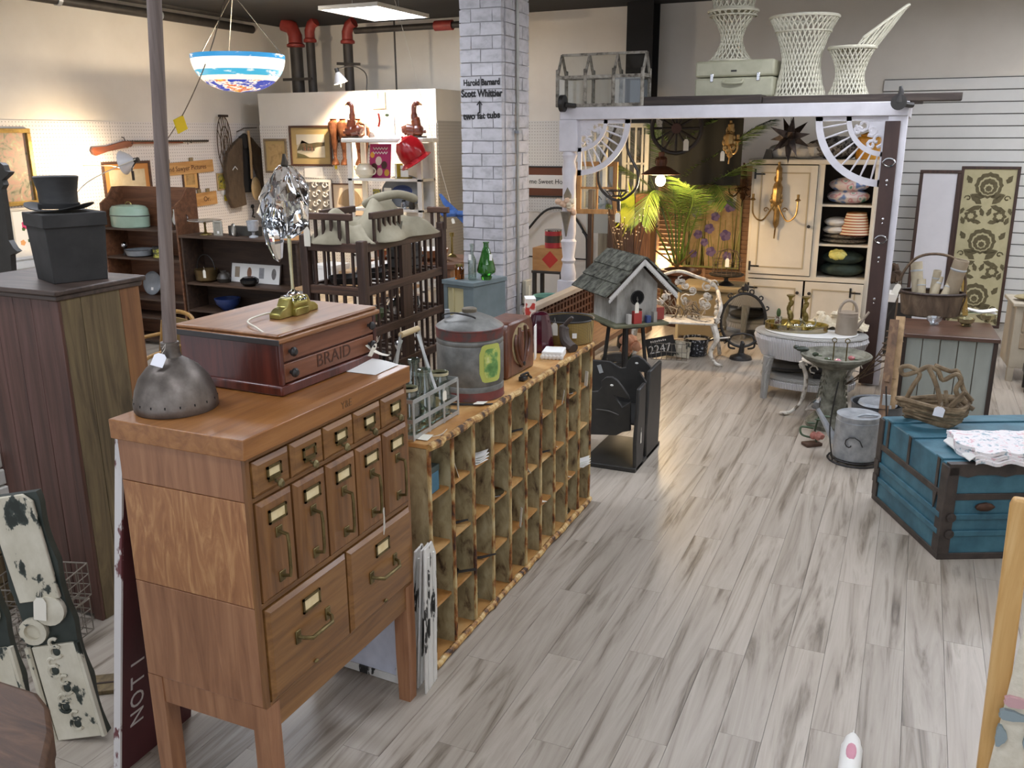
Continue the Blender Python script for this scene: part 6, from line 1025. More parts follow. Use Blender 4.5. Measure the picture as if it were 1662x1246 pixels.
v0, v1 = aY(1347, 80, FY+.6), aY(1423, 80, FY+.6); t = thing('spun_chair', 'white spun wicker child chair with a tall fan back on the booth roof', 'chair', ((v0.x+v1.x)/2, FY+.5, RZ)); R_ = (v1.x-v0.x)/2; hh = aY(1385, 78, FY+.5).z-RZ; spun(t, hyper(R_*.9, R_*.6, R_, hh), 26, 1.2, .0065, ((R_*.9, .006, .009), (R_, hh, .014))); G().lathe([(R_, hh), (R_*.9, hh+.01), (0, hh+.01)], 24).out('seat', WK, t)
top = aY(1432, 10, FY+.5).z-RZ
bp = []
for k in range(15):
    q = R(-75+150*k/14); f = math.cos(q)**1.2; b0 = V((R_*math.cos(q), R_*math.sin(q), hh)); b1 = V((R_*math.cos(q)*1.0+.22*f, R_*math.sin(q)*(1-.1*f), hh+(top-hh)*f)); bp.append(b1); G().tube([b0, b1], .007, 4).out('back_strand', WK, t)
    if k % 2 == 0: q2 = R(-75+150*min(14, k+3)/14); f2 = math.cos(q2)**1.2; G().tube([b0, V((R_*math.cos(q2)+.22*f2, R_*math.sin(q2)*(1-.1*f2), hh+(top-hh)*f2))], .006, 4).out('back_strand', WK, t)
G().tube(bp, .012, 6).out('back_rim', WK, t)
# ---------------------------------------------------------------- inside the booth
# back boards
t = thing('orange_shutter', 'pinkish louvered wooden shutter wall beside the wardrobe', 'shutter', (aY(1222, 400, 10.6).x, 10.62, 0)); LV = M('peach_louver', ['b48a66', 'c79d78'], (4, 12, 12), .5); G().bx(-1.15, .02, 0, 0, .04, 1.75).out('backing', LV, t)
for k in range(30): G().box((-.575, .0, .1+.052*k), (1.1, .008, .05), Matrix.Rotation(R(25), 3, 'X')).out('louver', LV, t)
for x in (-1.15, -.57, -.03): G().bx(x, -.015, 0, x+.03, .02, 1.75).out('stile', LV, t)
t = thing('white_shutter', 'white louvered shutter lit up behind the palm', 'shutter', (aY(1122, 400, 10.85).x, 10.87, 0)); LW = M('shutter_cream', 'e0d6bc', rough=.5); G().bx(-.42, .02, 0, 0, .035, 1.6).out('backing', M('shutter_dark', '6d5a3c', rough=.8), t)
for k in range(22): G().box((-.21, .0, .1+.066*k), (.36, .008, .045), Matrix.Rotation(R(20), 3, 'X')).out('louver', LW, t)
for x in (-.42, -.03): G().bx(x, -.015, 0, x+.03, .02, 1.6).out('stile', LW, t)
t = thing('room_divider', 'cream panelled room divider standing behind the palm', 'screen', (aY(1068, 400, 11.1).x, 11.12, 0)); G().bx(-.32, 0, 0, .3, .04, 1.9).out('slab', M('door_cream', 'e2dac4', rough=.5), t, bev=.003); [G().frame(-.24, .15+.6*k, .22, .65+.6*k, .03, -.012, 0).out('panel_moulding', M('door_cream', ''), t) for k in range(3)]
t = thing('plank_wall', 'grey weathered plank boards standing behind the iron hanger', 'boards', (aY(1020, 300, 10.9).x, 10.95, 0)); [G().bx(-.4+.13*k, 0, 0, -.28+.13*k, .02, 2.15-.05*(k % 3)).out('plank', M('weathered', [(.3, '5f5748'), (.5, '8a8272'), (.7, 'a09886')], (14, 14, 2), .8), t) for k in range(6)]
# wagon wheel
v = aY(1096, 208, FY+.9); t = thing('wagon_wheel', 'dark spoked wheel hanging behind the booth beam', 'wheel', (v.x, FY+.95, v.z), rot=(R(4), 0, R(12))); WD_ = M('wheel_dark', ['221d19', '3a312a'], (9, 9, 9), .6)
G().tube([(.24*math.cos(q*.2618), 0, .24*math.sin(q*.2618)) for q in range(24)], .022, 8, True).out('rim', WD_, t); G().cyl((0, -.04, 0), (0, .04, 0), .05, n=16).out('hub', M('hub_brown', '4a2c20', rough=.6), t); [G().tube([(.04*math.cos(q*.524), 0, .04*math.sin(q*.524)), (.23*math.cos(q*.524), 0, .23*math.sin(q*.524))], .012, 6).out('spoke', WD_, t) for q in range(12)]; price(t, (.1, -.06, -.1), (0, 0, 0), .05, .11)
v = aY(1135, 300, FY+1.5); t = thing('black_drape', 'black cloth hanging behind the wheel and palm under the booth roof', 'drape', (v.x, FY+1.5, v.z)); wd_ = .42; hd_ = bzt-v.z-.01
G().sheet(lambda u, v_: ((u-.5)*2*wd_, .03*math.sin(22*u), hd_*v_), 40, 6).out('cloth_fall', M('black_cloth', '1f1f1c', rough=.95), t, ang=80); G().cyl((-wd_, 0, hd_-.01), (wd_, 0, hd_-.01), .009, n=8).out('rod', BLACKM, t)
# copper pendant lamp
v = aY(1072, 293, 8.75); t = thing('copper_pendant', 'rusty cone pendant lamp with a bare glowing bulb', 'pendant lamp', (v.x, 8.75, v.z)); SHD = M('rust_shade', ['4a2c1c', '6b4028'], (9, 9, 9), .5, .4)
G().lathe([(.19, .06), (.195, .062), (.08, .13), (.05, .14), (.05, .2), (.06, .21), (.03, .23), (.03, .27), (0, .275)], 24).out('shade', SHD, t); G().ell((0, 0, 0), (.05, .05, .055), 16, 10).out('bulb', emis('bulb_warm', 'ffcf8a', 45), t); G().tube([(0, 0, .27), (0, 0, .52), (0.02, 0, .75)], .006, 6).out('cord', BLACKM, t); [G().tube([(.045*math.cos(q*1.57), .045*math.sin(q*1.57), .14), (.06*math.cos(q*1.57), .06*math.sin(q*1.57), .18), (.045*math.cos(q*1.57), .045*math.sin(q*1.57), .23)], .005, 5).out('gallery_wire', SHD, t) for q in range(4)]
l = bpy.data.lights.new('pendant_glow', 'POINT'); l.energy = 48*WARM_W; l.color = (1, .72, .4); l.shadow_soft_size = .12; lo = bpy.data.objects.new('pendant_glow', l); COL.objects.link(lo); lo.parent = t; lo.location = (0, 0, -.08)
# low lamp behind the palm
v = aY(1082, 425, 10.75); t = thing('floor_uplight', 'small lamp hidden low behind the palm lighting the shutter', 'lamp', (v.x, 10.6, .0)); G().lathe([(.1, 0), (.1, .02), (.03, .04), (.02, .45)], 18).out('stand', BRASS, t); G().ell((0, 0, .52), .06, 14, 10).out('bulb', emis('bulb_up', 'ffd9a0', 14), t)
l = bpy.data.lights.new('uplight_glow', 'POINT'); l.energy = 14*WARM_W; l.color = (1, .76, .45); l.shadow_soft_size = .06; lo = bpy.data.objects.new('uplight_glow', l); COL.objects.link(lo); lo.parent = t; lo.location = (0, 0, .62)
# palm
PLM = M('palm_green', ['3c5222', '58702c', '75863a'], (7, 7, 7), .45, rnd=.1); PLD = M('palm_dark', ['2c3d1c', '455a2a'], (7, 7, 7), .5); STM = M('palm_stem', ['4a3a22', '6d5a34'], (12, 12, 4), .6)
pv = aY(1105, 440, 9.9); pz0 = pv.z
pt = thing('potted_palm', 'tall green palm in a brown pot inside the booth', 'palm', (pv.x, 9.9, 0)); G().lathe([(.16, 0), (.17, .02), (.2, pz0-.03), (.23, pz0-.02), (.23, pz0+.02), (.19, pz0+.02), (.17, pz0-.03), (0, pz0-.03)], 26).out('pot', M('pot_brown', ['3c2416', '54331f'], (8, 8, 8), .45), pt)
random.seed(21)
def frond(pts, n, ll, m, wmax=.012, droop=.25):
    s = smooth(pts, 8); k = len(s); g = G(); g.tube(s, [.012*(1-.8*i/(k-1)) for i in range(k)], 5)
    st = int(k*.3)
    for i in range(st, k):
        for sub in range(n):
            f = (i-st+sub/n)/(k-st); j = min(i, k-2); d = (s[j+1]-s[j]).normalized(); p = s[j]+(s[min(j+1, k-1)]-s[j])*(sub/n); side = d.cross(V((0, 0, 1))); side = side.normalized() if side.length > .05 else V((1, 0, 0)); L2 = ll*(math.sin(math.pi*min(1, .15+.85*f))**.6+.12)
            for sg in (-1, 1):
                e = p+(side*sg*.75+d*.65+V((0, 0, -droop*(.6+random.random()*.8))))*L2; mid = (p+e)*.5+V((0, 0, .04*L2)); wv = d*wmax*.5
                g._add([p-wv*.6, p+wv*.6, mid+wv, mid-wv, e], [(0, 1, 2, 3), (3, 2, 4)])
    return g.out('frond', m, pt, ang=60)
def lp_(px, py, y): return aY(px, py, y)-V((pv.x, 9.9, 0))
fr_ = [((1095, 430, 9.9), (1085, 350, 9.8), (1050, 300, 9.6), (1010, 270, 9.4)), ((1100, 430, 9.9), (1110, 330, 9.8), (1140, 270, 9.6), (1230, 205, 9.3)), ((1105, 430, 9.9), (1120, 340, 9.8), (1170, 290, 9.5), (1225, 260, 9.3)), ((1098, 430, 9.9), (1095, 330, 9.9), (1085, 260, 9.7), (1060, 205, 9.5)), ((1100, 430, 9.9), (1105, 320, 9.9), (1120, 240, 9.7), (1160, 195, 9.5)), ((1092, 430, 9.9), (1060, 365, 9.6), (1020, 330, 9.4), (985, 330, 9.2)), ((1102, 430, 9.9), (1112, 370, 9.6), (1125, 320, 9.2), (1100, 290, 9.0)), ((1106, 430, 9.9), (1135, 340, 9.7), (1160, 300, 9.5), (1180, 330, 9.3)), ((1096, 430, 9.9), (1075, 340, 9.8), (1040, 250, 9.8), (1020, 205, 9.8)), ((1100, 430, 9.9), (1100, 340, 9.6), (1060, 310, 9.2), (1040, 360, 9.0)), ((1104, 430, 9.9), (1130, 300, 10.1), (1200, 225, 10.0), (1250, 195, 9.9))]
for i, f_ in enumerate(fr_): frond([lp_(*q) for q in f_], 4, .27, PLD if i in (3, 4, 8, 10) else PLM)
for k, (x, y) in enumerate(((1062, 405), (1130, 405))): G().tube([lp_(1098, 432, 9.9), lp_(x, y, 9.8)], [.016, .008], 6).out('cut_stem', STM, pt)
fp = thing('fan_palm_leaf', 'bright yellow-green fan palm leaf hanging left of the pendant', 'leaf', aY(1030, 340, 9.25)); 
G().tube(smooth([(0, 0, 0), (.12, .2, -.15), (.35, .45, -.5), (.36, .6, -.9), (.36, .62, -1.3)]), .008, 6).out('stalk', STM, fp)
for k in range(22):
    a = R(95+170*k/21); L2 = .33*(.8+.2*math.sin(k*2.1)); d = V((math.cos(a), -.15, math.sin(a))); n_ = V((-math.sin(a), 0, math.cos(a))); g = G(); g._add([V((0, 0, 0)), d*L2*.45+n_*.017, d*L2, d*L2*.45-n_*.017+V((0, -.01, 0))], [(0, 1, 2), (0, 2, 3)]); g.out('leaf_blade', M('fan_yellow', ['8a9a2a', 'b9c04a'], (6, 6, 6), .45), fp)
# iris painting
def iris(t, hw, z0, z1):
    random.seed(5)
    for k in range(26): x = random.uniform(-.9, .9)*hw; g = G(); b = random.uniform(-.06, .06); hgt = random.uniform(.3, .85)*(z1-z0); g.prism([(x-.008, z0+.005), (x+.008, z0+.005), (x+b+.003, z0+hgt), (x+b-.003, z0+hgt)], 'y', -.0105, -.008); g.out('painted_stem', M('iris_stem', ['7a7a3a', '9a9148'], (9, 9, 9), .7), t)
    for x, z, s in ((-.6, .72, 1.2), (.6, .8, 1.2), (-.15, .88, 1), (-.1, .5, 1), (.1, .66, .9), (.5, .42, 1.1), (-.5, .42, .9), (-.65, .16, .8), (.0, .2, 1), (.6, .15, .9), (-.25, .32, .8)):
        for k in range(5): a = k*1.2566+x; G().prism([(hw*x+s*(.03*math.cos(a)+.032*math.cos(q)), z0+(z1-z0)*z+s*(.032*math.sin(a)+.03*math.sin(q))) for q in [w_*.785 for w_ in range(8)]], 'y', -.0135-.0004*k, -.011).out('painted_petal', M('iris_purple' if k % 2 else 'iris_mauve', '6a5480' if k % 2 else '8a7394', rough=.7), t)
pic('tall painting of purple irises on a tan ground', 1113, 305, 1199, 437, M('gilt_olive', ['8a8a45', 'a5a35c'], (9, 9, 9), .5), .02, M('iris_ground', [(.35, 'a98a5a'), (.5, 'c3a26c'), (.65, 'd0b482')], (7, 7, 7), .7), 0, None, 'B', yp=10.595, deco=iris, name='iris_painting')
# wicker hamper, bird cage on stand
HMP = weave('hamper_weave', '7d6a48', 'c3ae84', 75, .7, .7, (0, 2)); a, b = aY(1098, 540, 9.2).x, aY(1192, 540, 9.2).x; hz_ = aY(1150, 466, 9.2).z; t = thing('wicker_hamper', 'tall cream wicker hamper behind the white bench', 'hamper', ((a+b)/2, 9.45, 0)); w_ = (b-a)/2
G().bx(-w_, -.25, .03, w_, .25, hz_-.05).out('body', HMP, t, bev=.01); G().bx(-w_-.02, -.27, hz_-.05, w_+.02, .27, hz_).out('lid', HMP, t, bev=.015); [G().tube([(x, y, 0), (x, y, hz_-.05)], .016, 8).out('corner_cane', M('cane_cream', 'c9b48a', rough=.6), t) for x in (-w_, w_) for y in (-.25, .25)]
v = aY(1175, 455, 9.3); t = thing('wire_cloche', 'black pedestal stand with a wire bird cage dome on the hamper', 'cage', (v.x, 9.42, hz_+.001)); G().lathe([(.09, 0), (.07, .012), (.025, .04), (.02, .07), (.06, .085), (.17, .1), (.185, .115), (.17, .112), (0, .105)], 26).out('pedestal', BLACKM, t)
for k in range(9): q = k*math.pi/9; G().tube([(.15*math.cos(q), .15*math.sin(q), .115), (.15*math.cos(q), .15*math.sin(q), .26), (.1*math.cos(q), .1*math.sin(q), .35), (0, 0, .38), (-.1*math.cos(q), -.1*math.sin(q), .35), (-.15*math.cos(q), -.15*math.sin(q), .26), (-.15*math.cos(q), -.15*math.sin(q), .115)], .003, 4).out('cage_wire', RUSTW, t)
for z in (.13, .2, .26): G().tube(arc((0, 0, z), .151, 0, 350, 24, 'xy'), .003, 4).out('cage_ring', RUSTW, t)
price(t, (0.03, -.16, .3), (0, 0, 0), .04, .09)
# wall sconces
def sconce(lab, px0, py0, px1, py1, y, m, arms):
    a, b = aY(px0, py0, y), aY(px1, py1, y); w_, h = (b.x-a.x), a.z-b.z; t = thing('brass_sconce', lab, 'sconce', ((a.x+b.x)/2, y, b.z)); random.seed(len(lab))
    G().tube(smooth([(0, -.02, 0), (.01, -.025, h*.3), (0, -.03, h*.55), (.005, -.02, h*.8), (0, -.02, h)]), [.008]*4+[.03]*6+[.05]*6+[.03]*6+[.012]*3, 8).out('backplate', m, t)
    for k in range(10): q = k*.63; G().ell((.045*math.cos(q), -.045, h*.5+.08*math.sin(q)), (.022, .012, .03), 8, 6).out('leaf_ornament', m, t)
    for k in range(3): G().tube(arc((0, -.02, h*(.78-.09*k)), .035, 0, 360, 12, 'xz'), .008, 6).out('bow_ring', m, t)
    for s in arms:
        G().tube(smooth([(0, -.04, h*.5), (s*w_*.25, -.09, h*.25), (s*w_*.45, -.12, h*.32), (s*w_*.48, -.12, h*.5)]), .009, 7).out('arm', m, t); G().lathe([(.008, 0), (.03, .01), (.026, .016), (.012, .03), (.014, .07), (0, .072)], 12).out('candle_cup', m, t, (s*w_*.48, -.12, h*.5)); G().tube([(s*w_*.2+.03*(1-.1*q)*math.cos(q*.8), -.08, h*.38+.03*(1-.1*q)*math.sin(q*.8)) for q in range(9)], .006, 5).out('scroll', m, t)
    price(t, (-w_*.25, -.08, h*.3), (0, 0, 0), .04, .09); return t
OLDG = M('old_gold', ['6d5330', '9a7a48', 'b5965f'], (16, 16, 16), .35, .7); BRNZ = M('bronze', ['3c2a1c', '65462c'], (14, 14, 14), .35, .7)
AY = 9.75
sconce('ornate gold double-arm sconce hanging on the wardrobe door', 1228, 262, 1294, 388, AY-.035, OLDG, (-1, 1)); sconce('dark bronze sconce on the shutter left of the wardrobe', 1188, 264, 1224, 335, 10.6, BRNZ, (-1, 1)); sconce('gilt leafy sconce hanging high among the palm fronds', 1170, 196, 1200, 266, FY+.8, OLDG, (1,))
# star
v = aY(1282, 222, FY+.35); t = thing('star_lantern', 'dark pierced metal star lantern hanging under the beam', 'lantern', (v.x, FY+.35, v.z)); random.seed(4); SM = M('star_metal', [(.4, '2a211c'), (.6, '4b3c33')], (14, 14, 14), .45, .6)
G().ell((0, 0, 0), .07, 12, 8).out('core', SM, t)
dirs = [V((math.cos(R(a)), y, math.sin(R(a)))).normalized() for a, y in [(k*36+8, (-.5, .5)[k % 2]) for k in range(10)]]+[V((.2, -1, .2)), V((0, 0, -1)), V((-.3, -.8, -.5))]
for d in dirs: g = G(); g.tube([d*.05, d*(.2 if abs(d.z) < .95 else .23)], [.045, .001], 4); g.out('spike', SM, t)
G().tube([(0, 0, .07), (0, 0, bzb-v.z)], .003, 5).out('chain', BLACKM, t)
# window sashes and iron hanger
SASH = M('sash_wood', ['8a6238', 'a97d4a', 'c09560'], (16, 16, 4), .5); SSW = M('sash_white', ['a8a59c', 'c0bdb2'], (8, 8, 8), .6)
def sash(lab, px0, py0, px1, py1, y, m, rz, nx, nz): a, b = aY(px0, py0, y), aY(px1, py1, y); w_, h = b.x-a.x, a.z-b.z; t = thing('window_sash', lab, 'window', ((a.x+b.x)/2, y, b.z), R(rz)); G().frame(-w_/2, 0, w_/2, h, .045, -.018, .018).out('frame', m, t, bev=.003); [G().bx(-w_/2+w_*k/nx-.01, -.012, .045, -w_/2+w_*k/nx+.01, .012, h-.045).out('muntin', m, t) for k in range(1, nx)]; [G().bx(-w_/2+.045, -.012, h*k/nz-.01, w_/2-.045, .012, h*k/nz+.01).out('muntin', m, t) for k in range(1, nz)]; G().bx(-w_/2+.04, -.002, .04, w_/2-.04, .002, h-.04).out('glass_pane', PANE, t); return t
sash('warm wooden window sash hanging inside the left of the booth', 938, 262, 1000, 348, FY+.5, SASH, 8, 2, 2); sash('tall grey-white window sash behind the wooden one', 944, 200, 985, 345, FY+1.3, SSW, -10, 2, 4); sash('second grey-white barred sash right of the iron hanger', 1012, 200, 1050, 330, FY+1.6, SSW, 5, 4, 2)
v = aY(1004, 200, FY+.25); t = thing('iron_hanger', 'black wrought iron lyre-shaped hanger with a small basket', 'hanger', (v.x, FY+.25, aY(1004, 345, FY+.25).z)); pts = [(1020, 195), (1018, 240), (1030, 268), (1036, 282), (1032, 305), (1015, 321), (1004, 325), (990, 321), (975, 306), (971, 285), (975, 265), (985, 240), (1000, 205)]
G().tube(smooth([aY(x, y, FY+.25)-t.location for x, y in pts], 4), .013, 7).out('lyre_loop', BLACKM, t); G().tube([aY(1004, 325, FY+.25)-t.location, aY(1004, 342, FY+.25)-t.location], .02, 7).out('finial', BLACKM, t); G().tube([(aY(1010, 197, FY+.25)-t.location), V((aY(1010, 197, FY+.25).x-t.location.x, 0, bzb-t.location.z))], .006, 5).out('hook', BLACKM, t)
for z in (0, .05): G().tube([((.06+z)*math.cos(q*.524), (.06+z)*math.sin(q*.524), aY(1004, 318, FY+.25).z-t.location.z+z) for q in range(12)], .006, 5, True).out('cup_ring', BLACKM, t)
[G().tube([(.06*math.cos(q*.785), .06*math.sin(q*.785), aY(1004, 318, FY+.25).z-t.location.z), (.11*math.cos(q*.785), .11*math.sin(q*.785), aY(1004, 318, FY+.25).z-t.location.z+.05)], .005, 5).out('cup_rib', BLACKM, t) for q in range(8)]; price(t, (.02, -.02, .0), (0, 0, 0), .05, .09)
# flower cone on the turned post
v = aY(919, 335, FY-.04); t = thing('flower_sconce', 'pale silk flowers in a metal cone hung on the turned post', 'flowers', (v.x, FY-.04, v.z)); G().lathe([(.006, -.28), (.02, -.2), (.05, -.06), (.056, -.05)], 16).out('cone', M('tin_cone', ['6d675c', '8d877a'], (9, 9, 9), .5, .4), t); random.seed(2)
for k in range(11): G().ell((random.uniform(-.075, .075), random.uniform(-.05, .02), random.uniform(-.06, .06)), (.032, .028, .028), 9, 6, .12).out('bloom', M('petal_cream' if k % 2 else 'petal_peach', 'd9cdb4' if k % 2 else 'd3b398', rough=.8), t)
G().prism([(-.03, .06), (.03, .06), (.04, .1), (.0, .18), (-.04, .1)], 'y', .02, .05).out('crest', M('cherub', ['6d6250', '8a7f6a'], (12, 12, 12), .6), t, bev=.01)
# signs and dark posts behind birdhouse
v = aY(985, 352, FY+1.9); t = thing('limit_sign', 'white enamel sign reading LIMIT ON behind the sashes', 'sign', (v.x+.05, FY+1.9, v.z-.35)); G().bx(-.3, 0, 0, .3, .01, .5).out('sign_plate', M('sign_enamel', 'b9bcb4', rough=.4), t); text('LIMIT ON', .12, INK, t, (0, -.002, .38), (R(90), 0, 0)); text('WITHOUT', .055, INK, t, (0.02, -.002, .24), (R(90), 0, 0)); G().bx(-.02, .01, -1.5+.0, .02, .03, .1).out('sign_stake', DWOOD, t)
t.location.z = max(t.location.z, 1.0)
for k, (px, w_, lab) in enumerate(((958, .05, 'thin dark post behind the birdhouse roof'), (992, .07, 'second dark post behind the birdhouse'))): v = aY(px, 400, FY+1.0+.2*k); t = thing('dark_post', lab, 'post', (v.x, FY+1.0+.2*k, 0)); G().bx(-w_/2, -.03, .05, w_/2, .03, 1.55).out('shaft', DWOOD, t, bev=.004); G().bx(-w_, -.08, 0, w_, .08, .05).out('foot', DWOOD, t)
v = aY(1016, 395, FY+1.4); t = thing('leather_case', 'brown leather and wood case standing by the dark posts', 'case', (v.x, FY+1.4, 0)); G().bx(-.17, -.1, 0, .12, .1, 1.45).out('case_body', M('case_brown', ['3d2b20', '5a4030'], (8, 8, 3), .5), t, bev=.01); G().bx(.125, -.12, 0, .3, .1, 1.5).out('wood_side', wood('case_wood', '4f331f', '6f4a2e', '86603d', 'z'), t, bev=.004); G().box((-.02, -.105, 1.25), (.1, .01, .05)).out('clasp', STEEL, t)
v = aY(982, 440, FY-.2); t = thing('twig_bunch', 'bunch of dry berry twigs behind the birdhouse', 'twigs', (v.x, FY+.55, 0)); random.seed(9); G().lathe([(.08, 0), (.1, .02), (.07, .35), (.09, .5), (.08, .5)], 18).out('jug', M('jug_dark', ''), t)
for k in range(26): a = random.uniform(0, 6.28); s_ = random.uniform(.1, .3); zt = random.uniform(1.05, 1.5); G().tube(smooth([(.02*math.cos(a), .02*math.sin(a), .3), (s_*.4*math.cos(a), s_*.4*math.sin(a), .8), (s_*math.cos(a), s_*math.sin(a), zt)], 4), .003, 4).out('twig', M('twig_brown', ['3a2a20', '54402f'], (9, 9, 9), .7), t); [G().ell((s_*f*math.cos(a), s_*f*math.sin(a), .8+(zt-.8)*f), .008, 6, 4).out('berry', M('berry_pale', 'b5a48a', rough=.6), t) for f in (.7, 1)]
# lattice bench rail
v0, v1 = aX(938, 465, -2.72), aX(938, 465, -2.72); t = thing('lattice_bench', 'brown wooden settle with pierced lattice back and pale top rail', 'bench', (-2.72, 6.35, 0)); LTW = wood('lattice_wood', '3f2519', '5a3826', '6f4a34', 'z'); Lb = 1.6
zt = aX(940, 462, -2.72).z; G().bx(-.04, 0, zt-.045, .04, Lb, zt).out('top_rail', M('rail_pale', ['a59684', 'bcae9b'], (9, 2, 9), .6), t, bev=.005); G().bx(-.02, 0, zt-.42, .02, Lb, zt-.36).out('lower_rail', LTW, t); G().bx(-.012, 0, zt-.36, -.004, Lb, zt-.045).out('back_panel', DWOOD, t)
for k in range(20): y = .04+k*Lb/20; G().bx(-.015, y, zt-.36, .015, y+.03, zt-.045).out('slat', LTW, t)
for k in range(5): G().bx(-.018, 0, zt-.35+.065*k, .018, Lb, zt-.335+.065*k).out('cross_slat', LTW, t)
for y in (0, Lb-.06): G().bx(-.03, y, 0, .03, y+.06, zt-.04).out('leg', LTW, t)
G().bx(-.02, 0, .36, .4, Lb, .41).out('seat', wood('seat_wood', '6b4a32', '8a6444', 'a07a56', 'y'), t, bev=.005); [G().bx(.33, y, 0, .39, y+.06, .36).out('leg', LTW, t) for y in (0, Lb-.06)]
# ================================================================ garden corner on the floor
IRW = M('white_iron', [(.36, '6d6252'), (.42, 'b5ada0'), (.55, 'd2ccc0'), (.7, 'ddd8ce')], (16, 16, 16), .6, bump=.2)
bn = thing('iron_bench', 'small white ornate cast iron garden bench with floral back', 'bench', (-2.0, 8.3, 0), R(10)); bz_ = .40; bw = .38
G().prism([(-bw, -.2), (bw, -.2), (bw+.04, -.05), (bw, .17), (-bw, .17), (-bw-.04, -.05)], 'z', bz_-.02, bz_).out('seat', IRW, bn, bev=.006)
for s in (-1, 1):
    G().tube(smooth([(s*bw*.95, -.17, bz_-.02), (s*(bw+.02), -.2, bz_-.15), (s*bw*.92, -.19, .12), (s*(bw+.02), -.22, .03), (s*(bw+.09), -.24, .012)]), [.03]*7+[.022]*7+[.016]*6+[.014]*5, 8).out('leg', IRW, bn); G().tube(smooth([(s*bw*.95, .16, bz_-.02), (s*(bw+.02), .19, .2), (s*(bw+.05), .22, .012)]), .02, 8).out('leg', IRW, bn)
    G().tube(smooth([(s*bw, -.16, bz_), (s*(bw+.04), -.18, bz_+.14), (s*(bw+.02), -.05, bz_+.22), (s*bw, .15, bz_+.25)]), .018, 8).out('arm', IRW, bn)
    [G().ell((s*(bw+.01), -.18+.05*k, bz_+.04+.05*(k % 4)), (.03, .025, .03), 7, 5, .3).out('leaf_cluster', IRW, bn) for k in range(6)]
G().tube(smooth([(-bw, .17, bz_), (-bw*.95, .2, bz_+.28), (-bw*.4, .21, bz_+.38), (0, .21, bz_+.42), (bw*.4, .21, bz_+.38), (bw*.95, .2, bz_+.28), (bw, .17, bz_)]), .016, 8).out('back_frame', IRW, bn); random.seed(31)
for k in range(26):
    x, z = random.uniform(-.9, .9)*bw, bz_+random.uniform(.05, .33); r_ = random.uniform(.03, .055); a0 = random.uniform(0, 360); G().tube([(x+r_*(1-.08*q)*math.cos(R(a0+45*q)), .19, z+r_*(1-.08*q)*math.sin(R(a0+45*q))) for q in range(8)], .008, 5).out('vine_scroll', IRW, bn); G().ell((x, .185, z), (.024, .012, .02), 7, 5, .3).out('leaf', IRW, bn)
G().tube([(bw+.0, -.16, .25), (bw+.14, -.12, .26)], .008, 6).out('stretcher', IRW, bn)
t = thing('dried_garland', 'tangle of dried pods and twigs heaped on the white bench', 'garland', (-2.0, 8.33, bz_+.003)); random.seed(6)
for k in range(34): a = random.uniform(0, 6.28); x, y = random.uniform(-.24, .24), random.uniform(-.1, .12); G().tube(smooth([(x, y, .01), (x+.06*math.cos(a), y+.05*math.sin(a), .05+random.random()*.12), (x+.11*math.cos(a+1), y+.07*math.sin(a), .03+random.random()*.08)], 3), .006, 5).out('twig', M('dried_'+str(k % 3), ('8a7a64', '6d5d48', 'a3927a')[k % 3], rough=.8), t)
# birdhouse on stool
by = 6.62; v = aY(1012, 520, by); zst = v.z
stl = thing('black_stool', 'slim black stool carrying the birdhouse', 'stool', (v.x+.01, by+.03, 0)); G().lathe([(.2, zst-.03), (.21, zst-.02), (.21, zst-.001), (0, zst)], 24).out('seat', BLACKM, stl); [G().tube([(.13*math.cos(a), .13*math.sin(a), zst-.03), (.2*math.cos(a), .2*math.sin(a), 0)], .016, 8).out('leg', BLACKM, stl) for a in (R(20), R(110), R(200), R(290))]; G().tube([(.17*math.cos(q*.524), .17*math.sin(q*.524), .3) for q in range(12)], .008, 6, True).out('foot_ring', BLACKM, stl)
GWD = M('grey_white_wood', [(.35, '7d7a72'), (.5, 'a5a29a'), (.7, 'bdbab2')], (12, 12, 4), .7, bump=.15); SHG = M('mossy_shingle', [(.36, '25241d'), (.48, '4a4a40'), (.62, '66665a')], (22, 22, 22), .9, bump=.5, rnd=.12, off=True); WFR = M('white_fret', 'c9c6c0', rough=.6)
bh = thing('birdhouse', 'weathered white birdhouse with mossy shingle roof on the black stool', 'birdhouse', (v.x, by+.02, zst+.001), R(44)); bh.scale = (1.36, 1.36, 1.36); a, b, h = .125, .15, .23
G().bx(-a-.045, -b-.07, 0, a+.045, b+.03, .018).out('base_plate', M('mossy_base', ['4d4c38', '6b6a52'], (14, 14, 14), .9), bh, bev=.004)
rdg = .375
G().prism([(-a, .018), (a, .018), (a, h), (0, rdg-.02), (-a, h)], 'y', -b, -b+.014).out('front_wall', GWD, bh); G().prism([(-a, .018), (a, .018), (a, h), (0, rdg-.02), (-a, h)], 'y', b-.014, b).out('back_wall', GWD, bh); G().bx(-a, -b+.014, .018, -a+.012, b-.014, h).out('side_wall', GWD, bh); G().bx(a-.012, -b+.014, .018, a, b-.014, h).out('side_wall', GWD, bh)
G().cyl((0, -b-.003, .155), (0, -b+.004, .155), .038, n=20).out('entrance_hole', M('hole_black', '0d0c0b', rough=1), bh); G().tube([(.039*math.cos(q*.4), -b-.002, .155+.039*math.sin(q*.4)) for q in range(16)], .004, 5, True).out('hole_rim', BLACKM, bh); G().cyl((0, -b-.05, .095), (0, -b, .095), .007, n=8).out('perch', DWOOD, bh)
RL = .29
